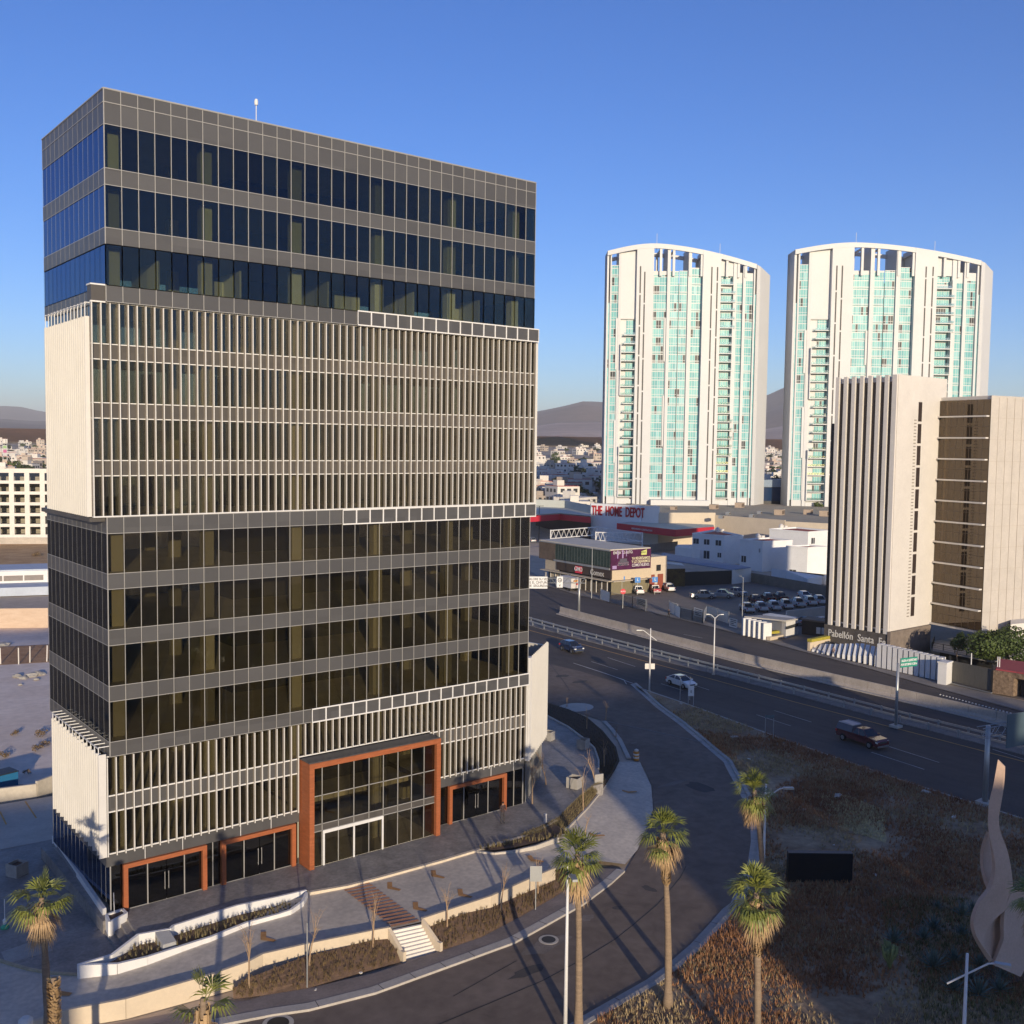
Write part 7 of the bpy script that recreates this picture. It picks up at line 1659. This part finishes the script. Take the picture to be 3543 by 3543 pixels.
dk=empty('dark_kiosk',(141.5,41,-1.5),0,'dark low kiosk with notices between the gatehouse and the striped tower','kiosk'); dlo=(-141.5,-41,1.5)
k0=Vector((141.17,44.17));k1=Vector((142.39,38.23)); MBp(lambda m:m.wall(k0,k1,-1.5,1.2,.3),'wall',mat('kiosk_dark',(.05,.04,.035),var=.2),dk,dlo)
MBp(lambda m:m.prism([k0+Vector((-.4,0)),k1+Vector((-.4,0)),k1+Vector((3,1)),k0+Vector((3,1))],1.2,1.5),'roof',mat('kiosk_roof',(.22,.17,.13)),dk,dlo)
MBp(lambda m:(m.wall(Vector((139.39,39.57))+Vector((-.3,0)),Vector((139.59,38.81))+Vector((-.3,0)),-.5,.7,.1),m.wall(Vector((139.75,38.69))+Vector((-.3,0)),Vector((140.03,37.88))+Vector((-.3,0)),-.5,.7,.1)),'notice',M_['offwhite'],dk,dlo)
m=MB(); m.wall((147.16,52.27),(160.53,51.01),-1.5,1.3,.25); o=m.build('white_wall',M_['offwhite']); tag(o,'plain white wall behind the gatehouse reaching the striped tower','wall')
hw_=empty('hedge_wall',(*(128.35,33.53),-1.5),0,'cream wall with clipped yellow hedge on top before the striped tower','wall'); hlo=(-(128.35,33.53)[0],-(128.35,33.53)[1],1.5)
MBp(lambda m:(m.wall((128.35,33.53),(137.14,33.64),-1.5,-.0,.5)),'wall_body',M_['cream'],hw_,hlo); MBp(lambda m:m.wall((128.86,33.78),(137.60,33.95),0.0,.5,.9),'hedge',bpy.data.materials['yellow_hedge'],hw_,hlo)
ff=empty('white_fin_fence',(126.5,18,-1.5),0,'long fence of thick white vertical fins that rise from low wedges, beside the service road','fence'); flo=(-126.5,-18,1.5)
fa=Vector((128.47,32.61)); fm=Vector((126.69,19.35)); fz=Vector((125.60,7.55))
for i in range(13):
    t_=i/12; p=fa.lerp(fm,t_); h=.3+2.1*min(1,t_*1.35); ln=2.8-1.4*t_
    m=MB(); q=p+Vector((ln,1.2-t_*.6)); m.wall(p,q,-1.5,-1.5+.35+1.4*t_*t_,.62,-1.5+h+.5); m.build('fin',M_['white'],ff,loc=flo)
for i in range(12):
    t_=(i+.5)/12; p=fm.lerp(fz,t_); m=MB(); m.box(p.x-.2,p.x+1.0,p.y-.36,p.y+.36,-1.5,2.3-.02*i); m.build('fin',M_['white'],ff,loc=flo,)
wp=empty('white_gate_post',(*(123.50,6.48),-1.5),0,'thick white gate post at the end of the fin fence','gate post'); m=MB(); m.wall((0,0),(2.0,.2),0,3.2,1.3); m.build('post_body',M_['white'],wp); m=MB(); m.wall((-.1,0),(2.1,.2),3.2,3.4,1.5); m.build('cap',M_['white'],wp)
mg=empty('mesh_gate',(*(125.09,6.08),-1.5),0,'wide grey mesh sliding gate between the white post and the stone hut','gate'); mlo=(-(125.09,6.08)[0],-(125.09,6.08)[1],1.5)
MBp(lambda m:m.wall((125.74,6.35),(124.65,-0.60),-1.25,1.9,.1),'gate_leaf',mat('gate_mesh',(.10,.095,.085),var=.2,scale=2,stretch=(3,3,.4)),mg,mlo)
MBp(lambda m:m.wall((125.31,6.11),(124.23,-0.81),-1.5,-1.4,.3),'track',M_['metal'],mg,mlo)
for p in ((124.51,-0.67),(125.60,6.45)): MBp(lambda m:m.box(p[0]-.12,p[0]+.12,p[1]-.12,p[1]+.12,-1.5,2.6),'post',M_['dark'],mg,mlo)
for p,h in (((124.94,3.07),3.6),((125.70,-0.50),3.6),((125.80,-0.74),3.6)): MBp(lambda m:m.tube([(p[0]+.5,p[1],1.8),(p[0]+.5,p[1],h)],.07,6),'white_stick',M_['white'],mg,mlo)
sh_=empty('stone_hut',(*(124.78,-3.60),-1.5),0,'small brown stone hut with red flat roof and dark doorway at the right edge','hut'); slo=(-(124.78,-3.60)[0],-(124.78,-3.60)[1],1.5)
m_st3=mat('rubble_stone',(.09,.06,.04),rough=.9,var=.4,scale=2.2,col2=(.34,.24,.16),bump=1,bscale=4)
s0_=Vector((124.37,-0.82)); s1_=Vector((124.78,-3.60)); s2_=Vector((124.98,-6.96))
MBp(lambda m:m.prism([s0_,s1_,s1_+Vector((2,-.2)),s2_+Vector((2,0)),s2_+Vector((9,3)),s0_+Vector((8,3))],-1.5,1.9),'wall',m_st3,sh_,slo)
MBp(lambda m:(m.prism([s0_+Vector((.3,-.2)),s1_+Vector((.4,-.1)),s2_+Vector((.3,0)),s2_+Vector((9,3)),s0_+Vector((8,3))],1.9,2.1)),'roof',mat('red_roof',(.34,.06,.07),var=.1),sh_,slo)
MBp(lambda m:m.wall(s1_+Vector((1.6,-.4)),s1_+Vector((1.8,-2.2)),-1.5,1.2,.5),'doorway',M_['dark'],sh_,slo)
MBp(lambda m:m.wall(s1_+Vector((.2,0)),s2_+Vector((.2,0)),1.2,1.9,.4),'lintel',m_st3,sh_,slo); MBp(lambda m:m.wall(s1_+Vector((.2,-2.3)),s2_+Vector((.2,0)),-1.5,1.2,.4),'wall',m_st3,sh_,slo)
m=MB(); m.prism([(148.94,8.61),(152.35,7.73),(175,10),(160,14)],-1.6,4.8); o=m.build('white_wall',M_['offwhite']); tag(o,'white plastered wall behind the broad tree at the right edge','wall')
# bollard studs along the service road
m=MB()
for i in range(22): p=Vector((117.37,3.30)).lerp(Vector((115.36,-7.79)),i/21); m.lathe([(.14,0),(.12,.1),(0,.13)],(p.x,p.y,-1.58),8)
o=m.build('lane_studs',M_['offwhite']); o['kind']='stuff'
# black screen box on the field, white rubbish
o=MB(); a=Vector((46.28,-22.87)); b=Vector((50.36,-26.11)); o.wall(a,b,-1.5,.95,.5); t=empty('black_box',(a.x,a.y,-1.5),0,'long black box shaped sign back lying low in the dry field','sign box'); bo=o.build('panel',mat('black_panel',(.010,.013,.018),rough=.35,var=.2,spec=.3),t,loc=(-a.x,-a.y,1.5)); m=MB(); m.wall(a,b,.95,1.0,.54); m.build('top_edge',plain('black_edge',(.05,.06,.075),.5),t,loc=(-a.x,-a.y,1.5))
TR_=[((61.23,-13.77),.5,'largest pale rubble block in the field'),((61.53,-14.28),.25,'small pale stone beside the largest rubble block'),((60.13,-16.34),.3,'crumpled white paper below the rubble block'),((71.25,-23.59),.55,'flat white board lying near the sculpture'),((53.12,-26.59),.4,'thin white board right of the black box'),((57.00,-23.07),.22,'two small white scraps above the black box'),((42.96,-30.94),.28,'white scrap left of the agave bed'),((42.44,-35.23),.2,'white scrap right of the cactus'),((55.91,-20.70),.25,'pale scrap left of the black box top'),((67.14,-13.60),.9,'round pale concrete disc in the straw patch'),((75.74,-18.20),.8,'pale concrete slab near the highway kerb'),((75.40,6.41),.8,'grey rock on the verge near the kerb'),((82.40,21.36),.5,'pale flat stone at the foot of the notice posts'),((69.93,-0.14),.35,'white scrap at the verge beside the field'),((56.18,-31.05),.2,'small yellowish scrap in the dark grass'),((8.04,-14.88),.2,'white scrap in the soil bank by the thin post'),((11.36,-14.73),.3,'white paper at the foot of the soil bank left of the stair')]
for i,(p,s,lb) in enumerate(TR_):
    me=bpy.data.meshes.new('litter'); bm=bmesh.new(); bmesh.ops.create_cube(bm,size=1.0); bmesh.ops.subdivide_edges(bm,edges=bm.edges[:],cuts=2)
    for v in bm.verts: v.co=Vector((v.co.x*s,v.co.y*s*.6,(v.co.z+.5)*s*.22))+Vector((mn.noise(v.co*3+Vector((i,0,0))),mn.noise(v.co*3+Vector((0,i,0))),abs(mn.noise(v.co*2)*.6)))*s*.3
    bm.to_mesh(me); bm.free(); me.materials.append(M_['conc_lt'] if 'rub' in lb or 'conc' in lb or 'rock' in lb or 'stone' in lb else M_['offwhite']); nm='rock' if ('stone' in lb or 'rock' in lb or 'rubble' in lb) else 'litter'
    o=bpy.data.objects.new(nm,me); COL.objects.link(o); o.location=(p[0],p[1],-1.47); o.rotation_euler=(0,0,i*1.1); tag(o,lb,'rubbish' if nm=='litter' else 'rock')
# ---------------- twisting ribbon sculpture ----------------
sc=empty('ribbon_sculpture',(*(46.57,-40.61),-1.46),0,'tall pink beige sculpture of twisting ribbons rising among the agaves','sculpture'); sl_=Vector(sc.location)
m_sc=mat('pink_concrete',(.58,.40,.29),rough=.85,var=.10,scale=.8,col2=(.66,.47,.35),bump=.1)
def smooth_pts(P,n=6):
    out=[]
    for i in range(len(P)-1):
        p0,p1,p2,p3=P[max(i-1,0)],P[i],P[i+1],P[min(i+2,len(P)-1)]
        for k in range(n):
            t=k/n; out.append(.5*((2*p1)+(p2-p0)*t+(2*p0-5*p1+4*p2-p3)*t*t+(3*p1-p0-3*p2+p3)*t*t*t))
    out.append(P[-1]); return out
def band(name,Lp,Rp,th):
    L_=smooth_pts([Vector(p)-sl_ for p in Lp]); R_=smooth_pts([Vector(p)-sl_ for p in Rp]); m=MB(); m.smooth=False; vs=[]; n=len(L_)
    for i in range(n):
        t=(L_[min(i+1,n-1)]-L_[max(i-1,0)]); w=R_[i]-L_[i]; nn=t.cross(w); nn=nn.normalized()*th/2 if nn.length>1e-6 else Vector((0,th/2,0))
        vs+=[L_[i]-nn,R_[i]-nn,R_[i]+nn,L_[i]+nn]
    m.smooth=True
    for k in range(4):
        q=[v for i in range(n) for v in (vs[i*4+k],vs[i*4+(k+1)%4])]; m.add(q,[(2*i,2*i+1,2*i+3,2*i+2) for i in range(n-1)])
    m.smooth=False; m.add([vs[k] for k in range(4)],[(3,2,1,0)]); m.add([vs[(n-1)*4+k] for k in range(4)],[(0,1,2,3)]); return m.build(name,m_sc,sc)
band('front_ribbon',[(44.49,-40.39,13.33),(44.35,-40.28,11.70),(44.09,-40.17,10.57),(43.87,-40.22,9.37),(43.78,-40.37,8.40),(43.74,-40.69,7.13),(43.63,-40.82,6.17),(43.26,-40.74,5.09),(42.52,-40.47,4.27),(41.97,-40.38,3.19),(41.95,-40.57,2.30),(42.41,-40.88,1.37),(43.04,-41.21,0.45)],
 [(44.64,-40.80,12.93),(44.43,-40.85,11.84),(44.26,-40.82,10.61),(44.12,-40.79,9.60),(44.18,-40.91,8.70),(44.63,-41.13,7.40),(44.97,-41.25,6.09),(45.20,-41.29,4.77),(44.78,-41.30,3.72),(43.57,-40.91,2.94),(42.81,-40.76,2.12),(42.71,-40.88,1.28),(43.17,-41.19,0.37)],.28)
band('inner_ribbon',[(45.04,-41.31,4.47),(44.47,-41.06,3.61),(43.58,-40.80,2.83),(43.02,-40.68,2.03),(43.00,-40.73,1.24),(43.40,-41.00,0.25)],
 [(46.73,-40.68,3.55),(46.51,-40.46,2.58),(45.92,-40.31,1.86),(45.69,-40.57,1.08),(45.01,-40.72,0.52),(44.07,-40.79,-0.08)],.2)
band('right_leg',[(45.00,-41.38,4.85),(44.51,-41.20,3.76),(44.27,-41.23,2.69),(44.14,-41.34,1.72),(43.80,-41.26,0.93),(43.29,-41.18,0.13)],
 [(46.71,-41.47,4.55),(46.81,-41.64,3.53),(46.79,-41.99,2.25),(46.44,-42.31,1.31),(45.74,-42.35,0.25),(44.76,-42.29,-0.68)],.3)
band('back_ribbon',[(44.52,-39.93,8.32),(44.49,-39.62,7.18),(44.50,-39.59,6.11),(44.41,-39.85,5.23),(44.22,-40.26,4.61)],
 [(45.56,-39.52,7.84),(46.19,-39.36,6.57),(46.35,-39.44,5.60),(45.81,-39.71,4.88),(44.85,-40.01,4.41)],.2)
m=MB(); e=ell((46.57,-40.61),2.8,1.6); m.prism(e,-1.5,-1.3); o=m.build('sculpture_base',M_['soil']); o['kind']='structure'
# ---------------- people ----------------
def person(p,z,rz,label,shirt,trouser,pose,scale=1.1,hair=(.02,.015,.012),bag=None):
    J={'pelvis':(0,0,.95),'chest':(0,0,1.32),'neck':(0,0,1.52),'head':(0,.02,1.66),'top':(0,.02,1.78)}
    J.update(pose); names=list(J); idx={n:i for i,n in enumerate(names)}
    E_=[('pelvis','chest'),('chest','neck'),('neck','head'),('head','top'),('chest','shL'),('shL','elL'),('elL','haL'),('chest','shR'),('shR','elR'),('elR','haR'),('pelvis','hiL'),('hiL','knL'),('knL','anL'),('anL','toL'),('pelvis','hiR'),('hiR','knR'),('knR','anR'),('anR','toR')]
    rad={'pelvis':.15,'chest':.155,'neck':.06,'head':.10,'top':.075,'sh':.075,'el':.048,'ha':.035,'hi':.095,'kn':.068,'an':.045,'to':.04}
    me=bpy.data.meshes.new('person'); me.from_pydata([J[n] for n in names],[(idx[a],idx[b]) for a,b in E_],[]); o=bpy.data.objects.new('person',me); COL.objects.link(o)
    sk=o.modifiers.new('skin','SKIN'); 
    for i,n in enumerate(names):
        r=rad.get(n,rad.get(n[:2],.06)); me.skin_vertices[0].data[i].radius=(r,r*.85 if n in('pelvis','chest') else r)
        me.skin_vertices[0].data[i].use_root=(n=='pelvis')
    ss=o.modifiers.new('sub','SUBSURF'); ss.levels=1; ss.render_levels=1
    bpy.context.view_layer.update(); nm=bpy.data.meshes.new_from_object(o.evaluated_get(bpy.context.evaluated_depsgraph_get())); o.modifiers.clear(); o.data=nm
    nm.materials.clear()
    for c in (trouser,shirt,(.30,.17,.11),hair,(.03,.03,.03)): nm.materials.append(plain('cloth_%.2f_%.2f_%.2f'%c,c,.8))
    for f in nm.polygons:
        c=f.center; f.use_smooth=True
        f.material_index=4 if c.z<.09 else 0 if c.z<.98 else 1 if c.z<1.50 else 2
        if abs(c.x)>.2 and c.z<1.12 and c.z>.7: f.material_index=2
        if c.z>1.68 or (c.z>1.6 and c.y<-.02): f.material_index=3
    o.location=(p[0],p[1],z); o.rotation_euler=(0,0,rz); o.scale=(scale,)*3; tag(o,label,'person'); return o
stand=dict(shL=(-.19,0,1.42),elL=(-.25,-.02,1.14),haL=(-.22,.16,1.06),shR=(.19,0,1.42),elR=(.25,-.02,1.14),haR=(.18,.2,1.12),hiL=(-.1,0,.88),knL=(-.11,.02,.48),anL=(-.11,0,.08),toL=(-.13,.14,.03),hiR=(.1,0,.88),knR=(.13,.03,.48),anR=(.15,0,.08),toR=(.18,.14,.03))
walk=dict(shL=(-.19,0,1.42),elL=(-.24,.1,1.14),haL=(-.22,.26,.98),shR=(.19,0,1.42),elR=(.24,-.14,1.16),haR=(.23,-.22,.95),hiL=(-.1,0,.88),knL=(-.1,-.08,.47),anL=(-.1,-.36,.14),toL=(-.1,-.25,.04),hiR=(.1,0,.88),knR=(.1,.2,.48),anR=(.1,.34,.08),toR=(.1,.5,.04))
person((32.81,-2.55),.155,R(170),'person in dark clothes standing on the slate plaza before the right timber entrance',(.05,.03,.03),(.045,.04,.045),stand,1.12)
person((132.36,70.12),-1.5,R(100),'person in dark jacket walking along the pavement by the banner fence',(.02,.02,.03),(.02,.02,.025),walk,1.2)
person((126.69,27.48),-1.5,R(100),'person in pale top with a bag walking past the white fin fence',(.30,.22,.20),(.10,.10,.13),walk,1.12)
# ---------------- haze: one closed box of thin air round the whole scene ----------------
hzm=bpy.data.materials.new('haze_air'); hzm.use_nodes=True; hn=hzm.node_tree.nodes; [hn.remove(n) for n in list(hn)]
ho_=hn.new('ShaderNodeOutputMaterial'); pv=hn.new('ShaderNodeVolumePrincipled'); pv.inputs['Color'].default_value=(.97,.97,.97,1); pv.inputs['Density'].default_value=.00008; pv.inputs['Anisotropy'].default_value=.0
hzm.node_tree.links.new(pv.outputs[0],ho_.inputs['Volume'])
o=MB().box(-24000,24000,-24000,24000,-120,640).build('haze',hzm); o['kind']='stuff'
cy.volume_bounces=0
